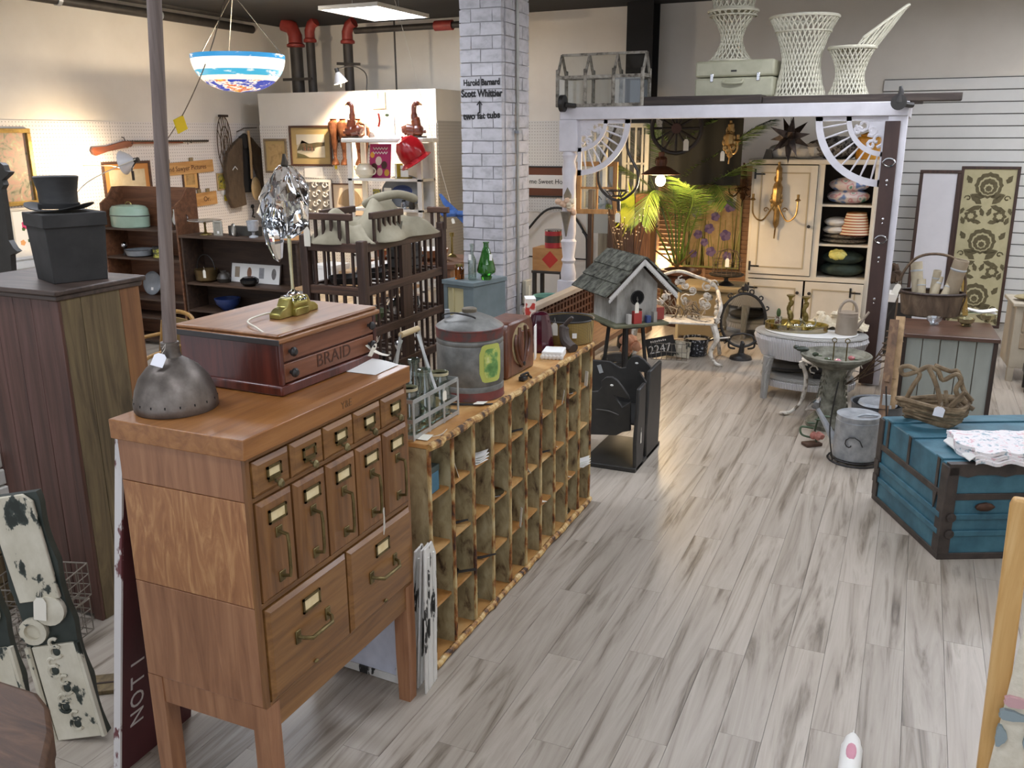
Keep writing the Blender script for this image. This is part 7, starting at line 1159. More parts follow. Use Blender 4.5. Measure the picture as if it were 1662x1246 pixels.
for s in (-1, 1):
    d = V((s*.725, 0, -.69)); n_ = V((s*.69, 0, .725)); o0 = V((0, 0, rdg))
    g = G(); g._add([o0+V((0, y, 0))+d*t_+n_*k for t_ in (0, RL) for y in (-b-.075, b+.075) for k in (0, .01)], [(0, 1, 3, 2), (4, 6, 7, 5), (0, 4, 5, 1), (2, 3, 7, 6), (0, 2, 6, 4), (1, 5, 7, 3)]); rf = g.out('roof_board', DWOOD, bh)
    for i in range(3):
        n = 3
        for j in range(n):
            yo = -b-.08+(2*b+.16)*j/n; y1 = yo+(2*b+.16)/n-.006; t0, t1 = RL*i/3-.004, RL*(i+1)/3+.012; lo_, hi_ = .010, .020
            g = G(); g._add([o0+V((0, y, 0))+d*t_+n_*(k+(.01 if t_ == t1 else 0)) for t_ in (t0, t1) for y in (yo, y1) for k in (lo_, hi_)], [(0, 1, 3, 2), (4, 6, 7, 5), (0, 4, 5, 1), (2, 3, 7, 6), (0, 2, 6, 4), (1, 5, 7, 3)]); g.out('shingle', SHG, bh)
    pts = []
    for k in range(22): p = o0+V((0, -b-.076, 0))+d*(RL*k/21)+n_*(-.004); pts.append(p)
    for k in range(0, 22): G().ell(pts[k]+V((0, 0, -.012)), (.008, .004, .012), 6, 4).out('fretwork_tooth', WFR, bh)
    G().bar(pts[0], pts[-1], .008, .016).out('barge_board', WFR, bh)
G().bx(a+.0, -b, 0.02, a+.05, -b+.12, .09).out('red_panel', M('faded_red', ['8a3a32', 'a34a40'], (9, 9, 9), .7), bh); G().bx(a, -b+.12, 0, a+.06, b, .06).out('side_trough', GWD, bh)
for x, c, w_, h_ in ((-.07, 'b9b4ac', .022, .055), (-.02, 'a83a34', .05, .07), (.05, '3b4a78', .026, .04), (.09, '9d978d', .022, .06)): G().bx(x-w_/2, -b-.055, .018, x+w_/2, -b-.025, .018+h_).out('tiny_carton', M('tiny_'+c, c, rough=.6), bh, bev=.002)
price(bh, (-.03, -b-.058, .14), (0, 0, 0), .024, .06)
# black goose rocker
dk = thing('goose_rocker', 'black wooden child rocker with two goose silhouettes', 'rocker', (-1.72, 5.2, 0))
def dpoly(pts, y): o_ = []; [o_.append((q.x+1.72, q.z)) for q in [aY(940+x/5.667, 560+yy/5.667, y) for x, yy in pts]]; return o_
near = [(60, 430), (170, 425), (205, 385), (203, 330), (245, 294), (300, 292), (350, 325), (400, 390), (450, 465), (462, 500), (320, 465), (395, 570), (468, 525), (470, 790), (400, 800), (340, 830), (60, 820)]
G().prism(dpoly(near, 5.3), 'y', .1, .125).out('goose_side', BLACKW, dk, bev=.004)
farp = [(-40, 120), (100, 135), (280, 150), (380, 212), (430, 205), (440, 150), (480, 106), (545, 100), (595, 135), (645, 190), (690, 250), (697, 290), (650, 268), (545, 235), (620, 350), (650, 330), (640, 560), (300, 600), (-40, 600)]
G().prism(dpoly(farp, 5.75), 'y', .55, .575).out('goose_side', BLACKW, dk, bev=.004)
for x, yy, y, dy in ((300, 368, 5.3, .099), (530, 165, 5.75, .549)): q = aY(940+x/5.667, 560+yy/5.667, y); G().ell((q.x+1.72, dy, q.z), (.012, .003, .007), 8, 5).out('painted_eye', PLAIN_W, dk)
G().bx(-.12, .0, 0, .25, .6, .03).out('base_board', BLACKW, dk, bev=.004); G().bx(-.12, .12, .28, .22, .56, .3).out('seat', BLACKW, dk, bev=.004)
for y0, y1, h in ((.0, .2, .56), (.24, .58, .62)): G().prism([(y0+.02, 0), (y1-.02, 0), (y1, .25), (y1-.01, h), (y0+.05, h-.01), (y0, .2)], 'x', .225, .25).out('end_board', BLACKW, dk, bev=.008)
G().tube(smooth([(-.12, .115, .36), (.02, .09, .37), (.1, .09, .35)]), .004, 5).out('edge_line', M('worn_grey', '5d5a55', rough=.6), dk); price(dk, (.253, .1, .25), (0, 0, R(90)), .02, .075)
t = thing('torn_label', 'white torn label stuck on the far goose side', 'label', (0, 0, 0)); q = aY(972, 600, 5.72); t.location = (q.x, 5.748, q.z); G().box((0, 0, 0), (.03, .002, .06), Matrix.Rotation(R(-20), 3, 'Y')).out('card', GW, t)
# buckets, licence plate basket, flowers between bench and geese
t = thing('ribbed_bucket', 'grey ribbed metal bucket behind the geese', 'bucket', (-2.13, 6.95, .001)); G().lathe([(.13, 0), (.14, .01), (.155, .3), (.165, .31), (.15, .3), (.13, .02), (0, .015)], 26, rib=(26, .012)).out('bucket_body', M('bucket_grey', ['4a4844', '66635e'], (9, 9, 9), .5, .3), t); price(t, (-.06, -.16, .3), (0, 0, 0), .05, .11)
t = thing('peach_flowers', 'peach coloured silk flowers standing in the grey bucket', 'flowers', (-2.06, 6.95, .33)); random.seed(8); [G().ell((random.uniform(-.07, .09), random.uniform(-.06, .06), random.uniform(0, .16)), (.045, .04, .04), 9, 6, .18).out('bloom', M('peach_petal', ['c98a66', 'dba684'], (12, 12, 12), .8), t) for k in range(9)]; [G().tube([(0, 0, -.28), (.02*k-.03, 0, .03)], .005, 5).out('stem', PLD, t) for k in range(4)]
v = aZ(1082, 585); t = thing('plate_basket', 'wire basket of old number plates under the white bench', 'basket', (v.x, v.y+.12, .003), R(8)); a, b, h = .17, .1, .16
for z in (0, .08, h): G().tube([(-a, -b, z), (a, -b, z), (a, b, z), (-a, b, z)], .004, 5, True).out('wire_ring', WIRE, t)
for k in range(8): x = -a+2*a*k/7; G().tube([(x, -b, h), (x, -b, 0), (x, b, 0), (x, b, h)], .003, 4).out('wire_hoop', WIRE, t)
g = thing('number_plate', 'black number plate reading 2247 leaning in the wire basket', 'number plate', (v.x-.07, v.y+.06, .02), rot=(R(-12), R(-14), R(8))); G().bx(-.13, 0, 0, .15, .004, .19).out('plate', BLACKW, g, bev=.003); text('2247', .11, PLAIN_W, g, (.0, -.001, .075), (R(90), 0, 0), .0008); [G().bx(-.08+.02*k, -.0015, .147, -.067+.02*k, 0, .165-.004*(k % 2)).out('worn_character', PLAIN_W, g) for k in range(8)]
g = thing('number_plate', 'worn cream number plate behind the black one in the basket', 'number plate', (v.x+.09, v.y+.1, .02), rot=(R(-8), R(5), R(8))); G().bx(-.1, 0, 0, .1, .004, .16).out('plate', CREAM, g, bev=.003); price(g, (0, -.006, .15), (0, 0, 0), .03, .06)
v = aZ(1125, 579); t = thing('speckled_pot', 'black speckled enamel pot under the bench', 'pot', (v.x, v.y+.1, .001)); SPK = M('speckle', [(.58, '1f2228'), (.62, 'b9bcc4')], (45, 45, 45), .3, det=2); G().lathe([(.1, 0), (.11, .01), (.125, .17), (.13, .175), (.12, .17), (.1, .015), (0, .012)], 26).out('pot_body', SPK, t); G().tube([(.12, 0, .15), (.2, .02, .19), (.26, .03, .2)], .012, 7).out('handle', SPK, t); G().lathe([(.12, .15), (0, .152)], 24).out('contents', M('grey_fill', '7d7a74', rough=.8), t); price(t, (-.09, -.11, .15), (0, 0, 0), .035, .08)
# round mirror on stand
v = aZ(1202, 582); t = thing('round_mirror', 'round table mirror in a dark scrolled iron frame on a pedestal', 'mirror', (v.x, v.y, 0), R(18)); G().lathe([(.11, 0), (.1, .025), (.04, .05), (.03, .06)], 20).out('foot', BLACKM, t); zc = aY(1211, 520, v.y).z
G().tube([(0, 0, .05), (.01, 0, zc*.4), (0, .02, zc-.2)], [.03, .022, .016], 8).out('stem', BLACKM, t); G().tube([(.21*math.cos(q*.2094), 0, zc+.26*math.sin(q*.2094)) for q in range(30)], .014, 7, True).out('frame_ring', BLACKM, t); G().prism([(.205*math.cos(q*.2094), zc+.255*math.sin(q*.2094)) for q in range(30)], 'y', .0, .008).out('mirror_glass', M('mirror_silver', 'c9cac8', rough=.04, metal=1), t)
for k in range(12): q = R(-50+k*25); G().tube([(.235*math.cos(q)+.028*(1-.09*j)*math.cos(j*.9+k), 0, zc+.285*math.sin(q)+.028*(1-.09*j)*math.sin(j*.9+k)) for j in range(7)], .007, 5).out('scroll', BLACKM, t)
G().lathe([(.0, -.03), (.035, -.01), (.035, .02), (.0, .05)], 10).out('crest', BLACKM, t, (0, 0, zc+.31)); [G().tube(smooth([(0, 0, .25), (s*.1, 0, .22), (s*.12, 0, .12), (s*.06, 0, .1)]), .01, 6).out('stand_scroll', BLACKM, t) for s in (-1, 1)]
# wicker table
WKT = weave('wicker_white', '9a9890', 'd6d3cf', 60, .7, .8, (0, 1)); WKS = stripes('wicker_ribs', 'b3b0b0', 'dad7d6', 0, 24, .7, .4, bump=.6)
zt = .535; tcx, tcy = aZ(1312, 538, zt).x, aZ(1312, 538, zt).y; ra = (aZ(1402, 545, zt).x-aZ(1212, 538, zt).x)/2; wt = thing('wicker_table', 'oval white wicker table with woven apron and lower shelf', 'table', (tcx+.02, tcy, 0)); ra = min(ra, .56)
G().lathe([(ra*.98, zt-.02), (ra, zt-.01), (ra*.98, zt), (0, zt+.002)], 40, sq=(1, .72)).out('table_top', WKT, wt); G().lathe([(ra*.8, zt-.004), (ra*.82, zt+.006), (ra*.8, zt+.008)], 40, sq=(1, .72)).out('top_braid', M('braid', 'c4c2bd', rough=.6), wt)
G().lathe([(ra*.86, zt-.2), (ra*.93, zt-.14), (ra*1.01, zt-.05), (ra*.98, zt-.015)], 40, sq=(1, .72), rib=(60, .008)).out('apron', WKS, wt)
for x, y in ((-.62, -.5), (.62, -.5), (-.62, .5), (.62, .5)): G().tube([(x*ra*1.05, y*ra, zt-.18), (x*ra*1.1, y*ra*1.0, .2), (x*ra*1.12, y*ra*1.05, 0)], [.045, .035, .028], 10).out('leg', WKT, wt)
G().lathe([(ra*.82, .14), (ra*.85, .16), (ra*.82, .18), (0, .18)], 36, sq=(1, .66)).out('lower_shelf', WKT, wt); G().lathe([(ra*.84, .09), (ra*.86, .14), (ra*.84, .145)], 36, sq=(1, .66), rib=(60, .008)).out('shelf_apron', WKS, wt)
obj_('black_cat_doorstop', 'black cat figure on the lower shelf of the wicker table', 'figurine', (tcx+.18, tcy-.12, .182), [('body', G().tube(smooth([(-.12, 0, .06), (0, 0, .08), (.1, 0, .07)]), [.04]*4+[.05]*6+[.035]*3, 10), BLACKM), ('head', G().ell((-.15, 0, .1), .035, 10, 8), BLACKM), ('legs', G().bx(-.1, -.03, 0, .08, .03, .04), BLACKM)]); obj_('dark_cushion', 'dark grey round cushion on the lower shelf', 'cushion', (tcx-.15, tcy+.02, .182), [('pad', G().ell((0, 0, .05), (.2, .14, .05), 18, 8), M('cushion_grey', '5a554e', rough=.9)), ('piping', G().tube(arc((0, 0, .05), .2, 0, 350, 24, 'xy', .14), .006, 5), BLACKM)])
tx, ty = aZ(1292, 533, zt+.02).x, aZ(1292, 533, zt+.02).y; TR = M('tray_gold', ['a89a5c', 'c9bb80'], (8, 8, 8), .3, .4); t = thing('glass_tray', 'oval yellowish glass tray with low rim on the wicker table', 'tray', (tx, ty, zt+.009)); ta = .25; G().lathe([(ta*.97, 0), (ta, .006), (0, .006)], 36, sq=(1, .55)).out('tray_floor', TR, t); G().lathe([(ta, .004), (ta, .055), (ta*.985, .055), (ta*.985, .006)], 36, sq=(1, .55)).out('tray_rim', glass('tray_glass', 'e0d6a0', .05, 1.4, .25), t); G().tube(arc((0, 0, .056), ta*.993, 0, 352, 40, 'xy', ta*.993*.55), .004, 5).out('rim_wire', BRASS, t)
zt2 = zt+.0165
for k, (dx, dy) in enumerate(((-.065, .03), (.06, -.01))): obj_('brass_candlestick', ('left', 'right')[k]+' figural brass candlestick on the glass tray', 'candlestick', (tx+dx, ty+dy, zt2), [('base', G().lathe([(.05, 0), (.05, .012), (.025, .035), (.015, .05)], 18), BRASS), ('figure', G().tube(smooth([(0, 0, .05), (.012, 0, .1), (-.01, 0, .16), (.008, 0, .21), (0, 0, .235)]), [.014]*4+[.024]*6+[.017]*6+[.022]*5+[.012]*4, 10), BRASS), ('cup', G().lathe([(.012, .23), (.016, .25), (.034, .268), (.034, .274), (.015, .272)], 16), BRASS)], R(40*k), 'brass candlesticks on the tray')
obj_('cactus_figurine', 'small green and white painted cactus figurine on the tray', 'figurine', (tx-.15, ty+.02, zt2), [('pot', G().lathe([(.02, 0), (.028, .01), (.03, .09), (.026, .09)], 14), M('paint_pot', [(.45, '5a3a34'), (.5, 'c9c4b4'), (.6, '4a5a3c')], (30, 30, 30), .4)), ('cactus', G().ell((0, 0, .12), (.018, .014, .04), 10, 8), PLD)]); GBD = glass('glass_bird', 'eef2f4', .03, 1.45, .4)
for k, (dx, dy) in enumerate(((.0, -.05), (.11, -.03))): obj_('glass_swan', ('left', 'right')[k]+' clear glass swan on the tray', 'figurine', (tx+dx, ty+dy, zt2), [('body', G().ell((0, 0, .028), (.04, .026, .028), 12, 8), GBD), ('neck', G().tube(smooth([(.03, 0, .03), (.045, 0, .07), (.03, 0, .1)]), .008, 7), GBD), ('tail', G().tube([(-.03, 0, .035), (-.065, 0, .085)], [.012, .004], 7), GBD)], R(20), 'glass swans on the tray')
# taupe watering can and lace
wx, wy = aZ(1372, 545, zt).x, aZ(1372, 545, zt).y; TP = M('taupe_paint', ['8a7d6e', 'a09383'], (7, 7, 7), .5)
def wcan(lab, loc, r_, h, m, rz, big=True):
    t = thing('watering_can', lab, 'watering can', loc, R(rz)); G().lathe([(r_*.98, 0), (r_, .008), (r_*.93, h), (r_*.95, h+.006)], 32).out('body', m, t); G().lathe([(r_*.945, h*.88), (r_*.96, h*.885), (r_*.95, h*.9)], 32).out('bead', m, t)
    g = G(); n = 14; g._add([(r_*.92*math.cos(R(90+180*k/n)), r_*.92*math.sin(R(90+180*k/n)), h+.004) for k in range(n+1)], [tuple(range(n+1))]); g.out('half_cover', m, t); G().lathe([(r_*.9, .012), (r_*.88, h*.9), (0, h*.4)], 24).out('inside', M('can_inside', '4a4a48', rough=.7), t)
    G().tube([(-r_*.9, 0, h*.25), (-r_*1.5, 0, h*.72), (-r_*1.95, 0, h*1.06)], [r_*.2, r_*.13, r_*.1], 12).out('spout', m, t); return t
wc = wcan('taupe painted watering can on the wicker table', (wx, wy+.05, zt+.009), .085, .17, TP, 200); G().tube(arc((0, 0, .17), .07, 0, 180, 12, 'xz', .1), .012, 7).out('top_handle', TP, wc)
t = thing('lace_cloth', 'crumpled cream lace and shells at the back of the wicker table', 'cloth', (tcx+.2, tcy+.2, zt+.009)); random.seed(14); G().sheet(lambda u, v: ((u-.5)*.5, (v-.5)*.22, .09*math.sin(3.14*u)*math.sin(3.14*v)*(1+.5*math.sin(19*u+7*v))+.012*math.sin(31*u-13*v)+.02), 30, 16, .003).out('lace', M('lace', ['b9ab90', 'd0c4aa'], (60, 60, 60), .9, bump=.6), t, ang=80); [G().ell((random.uniform(-.18, .18), random.uniform(-.06, .06), .1+random.uniform(-.02, .02)), (.03, .025, .02), 8, 6, .2).out('shell', M('shell', 'cbbfa6', rough=.6), t) for k in range(8)]
# birdbath
CONC = M('mossy_concrete', [(.33, '48463a'), (.5, '6b695b'), (.68, '8a887a')], (12, 12, 12), .85, bump=.35); bb = thing('birdbath', 'grey green concrete birdbath with leaf-patterned pedestal', 'birdbath', (-.42, 6.72, 0)); bt_ = .55
rb_ = .245; G().lathe([(.06, bt_-.1), (.14, bt_-.09), (rb_*.95, bt_-.03), (rb_, bt_-.02), (rb_*1.02, bt_), (rb_*.96, bt_+.004), (rb_*.85, bt_-.03), (.1, bt_-.06), (0, bt_-.065)], 40, rib=(30, .008)).out('basin', CONC, bb); G().lathe([(.17, 0), (.175, .03), (.15, .06), (.12, .09)], 32).out('foot', CONC, bb); G().lathe([(.125, .08), (.11, .15), (.085, .3), (.08, .4), (.095, bt_-.09)], 28).out('pedestal', CONC, bb)
for k in range(12):
    a = k*math.pi/6
    for j in range(8): z = .11+.045*j; rr = .122-.05*min(1, (z-.09)/.22) if z < .32 else .08; rr = .121-(z-.09)*.13 if z < .38 else .083; G().bar((rr*math.cos(a), rr*math.sin(a), z), ((rr-.002)*math.cos(a+(.22 if k % 2 else -.22)), (rr-.002)*math.sin(a+(.22 if k % 2 else -.22)), z+.03), .009, .008).out('leaf_relief', CONC, bb)
for k in range(2): x = -.02+.09*k; obj_('metal_spike', ('left', 'right')[k]+' little metal stake standing in the birdbath', 'stake', (-.42+x, 6.75, bt_-.05), [('rod', G().tube([(0, 0, -.008), (0, 0, .13)], .005, 5), ABRASS), ('loop', G().tube(arc((0, 0, .145), .016, 0, 350, 10, 'xz'), .004, 5), ABRASS)])
for k, (x, y, c, lab) in enumerate(((-.05, -.06, '5c6650', 'green'), (.02, -.08, 'c98a92', 'pink'), (.11, -.04, 'b06a6a', 'rose'), (-.14, -.02, '3c4434', 'dark'))): obj_('pebble_flower', lab+' glass flower lying in the birdbath bowl', 'ornament', (-.42+x, 6.72+y, bt_-.05+.02*(abs(x) > .1)), [('bloom', G().ell((0, 0, .018), (.024, .02, .016), 9, 6, .15), M('glassfl_'+c, c, rough=.2)), ('leaf', G().ell((.03, 0, .01), (.02, .008, .005), 8, 5), PLD)])
obj_('frog_ornament', 'dark green metal frog on the rim of the birdbath', 'ornament', (-.655, 6.69, bt_+.002), [('body', G().ell((0, 0, .02), (.05, .03, .02), 10, 8), M('frog', '2e352a', rough=.4)), ('head', G().ell((-.045, 0, .03), (.022, .02, .016), 8, 6), M('frog', ''))])
# ornate iron side table behind
t = thing('iron_side_table', 'pale cast iron side table with curled feet behind the birdbath', 'table', (-.47, 6.96, 0)); G().lathe([(.2, .43), (.21, .44), (.2, .45), (.15, .45)], 30).out('ring_top', IRW, t)
for a in (200, 320, 80): c_, s_ = math.cos(R(a)), math.sin(R(a)); G().tube(smooth([(.22*c_, .22*s_, .43), (.17*c_, .17*s_, .3), (.19*c_, .19*s_, .12), (.26*c_, .26*s_, .03), (.32*c_, .32*s_, .015)]), [.016]*12+[.012]*8+[.016]*5, 8).out('leg', IRW, t); G().ell((.32*c_, .32*s_, .016), (.035, .03, .014), 9, 6).out('paw', IRW, t)
[G().tube([(.2*math.cos(R(a))+.03*math.cos(j), .2*math.sin(R(a)), .4+.03*math.sin(j)) for j in range(6)], .006, 5).out('scroll', IRW, t) for a in range(0, 360, 40)]
# watering cans on the floor
v = aZ(1380, 742); wc = wcan('galvanised watering can with a spiral mark on the floor', (-.2, 6.02, .03), .145, .285, STEEL, -10); G().lathe([(.02, 0), (.07, .04), (.075, .05), (0, .062)], 18).out('rose_head', CHROME, wc, (-.265, 0, .285), (0, R(-50), 0)); G().tube([((.075-.008*k)*math.cos(k*.6), -.1465, .115+(.075-.008*k)*math.sin(k*.6)) for k in range(10)], .004, 5).out('spiral_mark', BLACKM, wc); G().tube(smooth([(.13, 0, .26), (.2, 0, .2), (.19, 0, .08), (.14, 0, .06)]), .011, 7).out('back_handle', STEEL, wc); G().tube(smooth([(.0, -.06, .285), (.05, -.06, .31), (.12, .0, .3)]), .008, 6).out('top_handle', STEEL, wc)
obj_('black_stand_ring', 'low black wire plant stand under the watering can', 'stand', (-.2, 6.02, 0), [('ring', G().tube([(.15*math.cos(q*.262), .15*math.sin(q*.262), .022) for q in range(24)], .006, 6, True), BLACKM), ('foot_ring', G().tube([(.17*math.cos(q*.262), .17*math.sin(q*.262), .006) for q in range(24)], .006, 6, True), BLACKM)]+[('wire', G().tube(smooth([(.16*math.cos(a), .16*math.sin(a), .01), (.2*math.cos(a), .2*math.sin(a), .25), (.17*math.cos(a), .17*math.sin(a), .55)]), .005, 5), BLACKM) for a in (R(215), R(330))])
obj_('zinc_tub', 'round zinc tub behind the watering can', 'tub', (-.1, 6.42, .001), [('tub_body', G().lathe([(.14, 0), (.15, .01), (.17, .3), (.178, .306), (.165, .3), (.14, .02), (0, .015)], 28), M('zinc_dark', ['4a4c4e', '6a6c6e'], (9, 9, 9), .5, .4)), ('lid', G().lathe([(.13, .29), (.12, .31), (.02, .33), (0, .33)], 24), STEEL), ('label', G().bx(.03, -.15, .3, .08, -.14, .4), GW)])
v = aZ(1325, 722); t = thing('rose_ornament', 'small metal rose on a green stem with a brown base', 'ornament', (v.x, v.y, 0)); G().box((-.03, -.02, .012), (.12, .08, .022), Matrix.Rotation(R(40), 3, 'Z')).out('base', M('base_brown', '4a3426', rough=.7), t, bev=.004); GST = M('stem_green', ['33452e', '4c5f42'], (9, 9, 9), .5); G().tube(smooth([(0, 0, .02), (-.02, .02, .1), (0, .03, .22), (-.01, .03, .26)]), .007, 6).out('stem', GST, t); G().tube(smooth([(-.02, 0, .05), (-.1, -.02, .07), (-.11, 0, .12), (-.03, 0, .12)]), .008, 6).out('tendril', GST, t); [G().ell((.03*math.cos(k*1.26), .03*math.sin(k*1.26)-.02, .075), (.022, .018, .024), 8, 6, .1).out('petal', M('rose_faded', ['9a5a4e', 'c08a7a'], (14, 14, 14), .6), t) for k in range(5)]; [G().ell((-.05+.05*k, .02, .15+.03*k), (.03, .012, .008), 8, 5).out('leaf', GST, t) for k in range(3)]
# leaning planks and springs by the chest
PKL = wood('lean_plank', '4a3524', '6b4e35', '8a6a48', 'z', 22, 2, .6); PKP = wood('lean_pale', '8a6f4c', 'a98a62', 'bf9f75', 'z', 22, 2, .6)
for k, (px0, py0, px1, py1, m, lab) in enumerate(((1424, 745, 1452, 520, PKL, 'dark brown plank leaning at the left of the grey chest'), (1436, 740, 1462, 515, PKP, 'pale plank leaning beside the dark one at the chest'))):
    a = aZ(px0, py0+40*0, 0); b = aY(px1, py1, a.y+.5); o = thing('leaning_plank', lab, 'plank', a+V((0, 0, .004))); d = b-a; G().bar((0, 0, 0), d, .06, .022, (0, -1, 0)).out('board', m, o); G().bar(d*.55+V((0, -.02, 0)), d*.6+V((0, -.02, 0)), .03, .01, (0, -1, 0)).out('cleat', m, o)
t = thing('bed_spring', 'rusty coil springs and wire rods leaning between birdbath and chest', 'spring', (-.08, 6.85, .02)); 
for k in range(3): G().tube([(.06*math.cos(j*.6)+.02*k, .06*math.sin(j*.6), .45+.0045*j+.09*k) for j in range(22)], .004, 5).out('coil', RUSTW, t)
[G().tube([(-.35+.05*k, -.02, .22+.03*k), (.02, .0, .45+.06*k)], .004, 5).out('rod', RUSTW, t) for k in range(5)]; G().tube([(0.02, 0, -.015), (.03, 0, .95)], .006, 6).out('upright', RUSTW, t)
# wardrobe
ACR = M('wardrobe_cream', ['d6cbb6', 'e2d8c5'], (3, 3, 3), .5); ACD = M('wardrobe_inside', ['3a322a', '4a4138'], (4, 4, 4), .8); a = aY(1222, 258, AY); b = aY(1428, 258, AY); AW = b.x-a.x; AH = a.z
ar = thing('cream_wardrobe', 'cream painted wardrobe with black hinges and an open right side of shelves', 'wardrobe', (a.x, AY, 0)); xm = aY(1332, 300, AY).x-a.x
zm = aY(1270, 450, AY).z
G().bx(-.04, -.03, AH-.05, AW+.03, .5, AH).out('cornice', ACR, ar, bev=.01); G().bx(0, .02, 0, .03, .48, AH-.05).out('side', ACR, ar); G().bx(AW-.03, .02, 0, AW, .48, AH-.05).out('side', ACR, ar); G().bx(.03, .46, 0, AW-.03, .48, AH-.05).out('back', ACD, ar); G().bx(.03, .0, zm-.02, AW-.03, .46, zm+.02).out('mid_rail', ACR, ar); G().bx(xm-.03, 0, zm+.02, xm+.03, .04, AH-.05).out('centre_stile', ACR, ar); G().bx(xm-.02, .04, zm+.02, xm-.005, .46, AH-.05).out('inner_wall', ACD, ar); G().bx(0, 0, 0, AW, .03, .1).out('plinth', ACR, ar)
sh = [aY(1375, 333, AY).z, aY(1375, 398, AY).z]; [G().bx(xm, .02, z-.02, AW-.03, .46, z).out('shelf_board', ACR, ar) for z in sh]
def door(x0, x1, z0, z1, y, hx, kx):
    d = G().bx(x0, y, z0, x1, y+.02, z1).out('door', ACR, ar, bev=.003); G().frame(x0+.07, z0+.07, x1-.07, z1-.07, .014, y-.006, y).out('panel_moulding', M('moulding_shadow', 'b5a586', rough=.6), d)
    for z in (z0+.08, z1-.09): G().bx(hx-.02, y-.006, z-.05, hx+.0, y, z+.05).out('hinge', BLACKM, d); G().bx(hx, y-.006, z-.008, hx+.09, y, z+.008).out('hinge_strap', BLACKM, d)
    G().lathe([(.008, 0), (.008, .012), (.018, .02), (.016, .03), (0, .032)], 12).out('knob', BLACKM, d, (kx, y, (z0+z1)/2-.05 if z0 > .5 else z1-.12), (R(90), 0, 0))
door(.03, xm-.035, zm+.03, AH-.06, -.02, .05, xm-.08); door(.03, AW/2-.01, .12, zm-.03, -.02, .05, AW/2-.06); door(AW/2+.01, AW-.03, .12, zm-.03, -.02, AW-.14, AW/2+.06)
G().prism([(.1, AH), (.2, AH), (.18, AH+.09), (.13, AH+.1)], 'y', .0, .03).out('corner_finial', BLACKM, ar)
def quilt(lab, z, x0, x1, h, m, extra=None, nm='folded_quilt'):
    t = thing(nm, lab, 'quilt', (a.x+(x0+x1)/2, AY+.22, z+.001)); w_ = (x1-x0)/2
    for k in range(2): G().ell((0, 0, h*(.28+.46*k)), (w_*(1-.06*k), .19, h*.29), 22, 10, .02).out('fold', m, t)
    if extra: extra(t, w_, h)
    return t
QP = M('quilt_patch', [(.38, '6d86b5'), (.44, 'd8cfc8'), (.56, 'd9c7c4'), (.6, 'c8848a'), (.66, 'ddd5cc'), (.74, '4f8a78')], (9, 9, 9), .9, det=1)
quilt('patchwork quilt in pink white and blue on the top wardrobe shelf', sh[0], xm+.05, AW-.06, .26, QP); QW = M('quilt_white', ['c9c4bc', 'dcd8d0'], (14, 14, 14), .9, bump=.5)
quilt('crumpled white coverlet on the second wardrobe shelf', sh[1]+.09, xm+.04, xm+.3, .17, QW); quilt('dark patterned blanket at the bottom of the second shelf', sh[1], xm+.03, AW-.05, .1, M('blanket_pat', [(.42, '4a443c'), (.5, '8d8474'), (.6, '5a5248')], (25, 25, 25), .9)); quilt('dark green velvet bedspread on the lowest open shelf', zm+.021, xm+.04, AW-.05, .26, M('velvet_green', ['1e2c26', '35443a'], (10, 10, 10), .8, bump=.4))
t = thing('yellow_silk_flower', 'big yellow silk flower lying on the green bedspread', 'flower', (a.x+xm+.22, AY+.08, zm+.26)); [G().ell((.05*math.cos(k*.9)*(k > 0), .03*math.sin(k*.9)-.02, .02*math.sin(k*.9)), (.045, .025, .035), 9, 6, .12).out('petal', M('petal_yellow', ['c9bf5a', 'ddd684'], (12, 12, 12), .7), t) for k in range(8)]
SHS = stripes('striped_shade', 'a8583c', 'e2d3b4', 2, 11.5, .8, .38, bump=0); v = aY(1395, 385, AY+.12); t = thing('striped_lampshade_lamp', 'red and cream striped lampshade on the wardrobe shelf', 'lampshade', (v.x-.05, AY+.14, sh[1]+.1)); G().lathe([(.155, 0), (.157, .005), (.095, .22), (.092, .222)], 28).out('shade', SHS, t); G().tube(arc((0, 0, .222), .094, 0, 350, 20, 'xy'), .004, 5).out('top_ring', BRASS, t); G().ell((0, 0, .1), .03, 10, 8).out('bulb', emis('shade_bulb', 'ffe2b0', 6), t)
# linens and amber lamp on wardrobe top
t = thing('white_linen_bundle', 'white linen bundle on top of the wardrobe behind the star', 'linen', (a.x+.35, AY+.2, AH+.001)); [G().ell((-.1+.12*k, 0, .07+.02*(k % 2)), (.14, .15, .08), 14, 8, .06).out('fold', QW, t) for k in range(4)]
t = thing('fur_throw', 'black and white fur throw beside the linen bundle', 'throw', (a.x+.8, AY+.2, AH+.001)); G().ell((0, 0, .11), (.28, .2, .11), 24, 12, .09).out('pelt', M('fur_pat', [(.42, '2a2725'), (.5, '8a8580'), (.6, '3a3633')], (14, 5, 14), .95, bump=.6), t); G().ell((-.2, -.08, .09), (.08, .08, .07), 12, 8, .12).out('pelt_end', QW, t)
t = thing('amber_canister', 'amber ribbed glass canister on the wardrobe top behind the bracket', 'canister', (a.x+AW-.12, AY+.1, AH+.001)); G().lathe([(.11, 0), (.115, .01), (.115, .2), (.1, .22)], 28, rib=(14, .03)).out('glass_body', M('amber_glow', ['a8701e', 'd39a35'], (8, 8, 12), .15, coat=.5), t); G().lathe([(.08, .22), (.085, .24), (.03, .26), (0, .265)], 20).out('lid', M('amber_glow', ''), t)
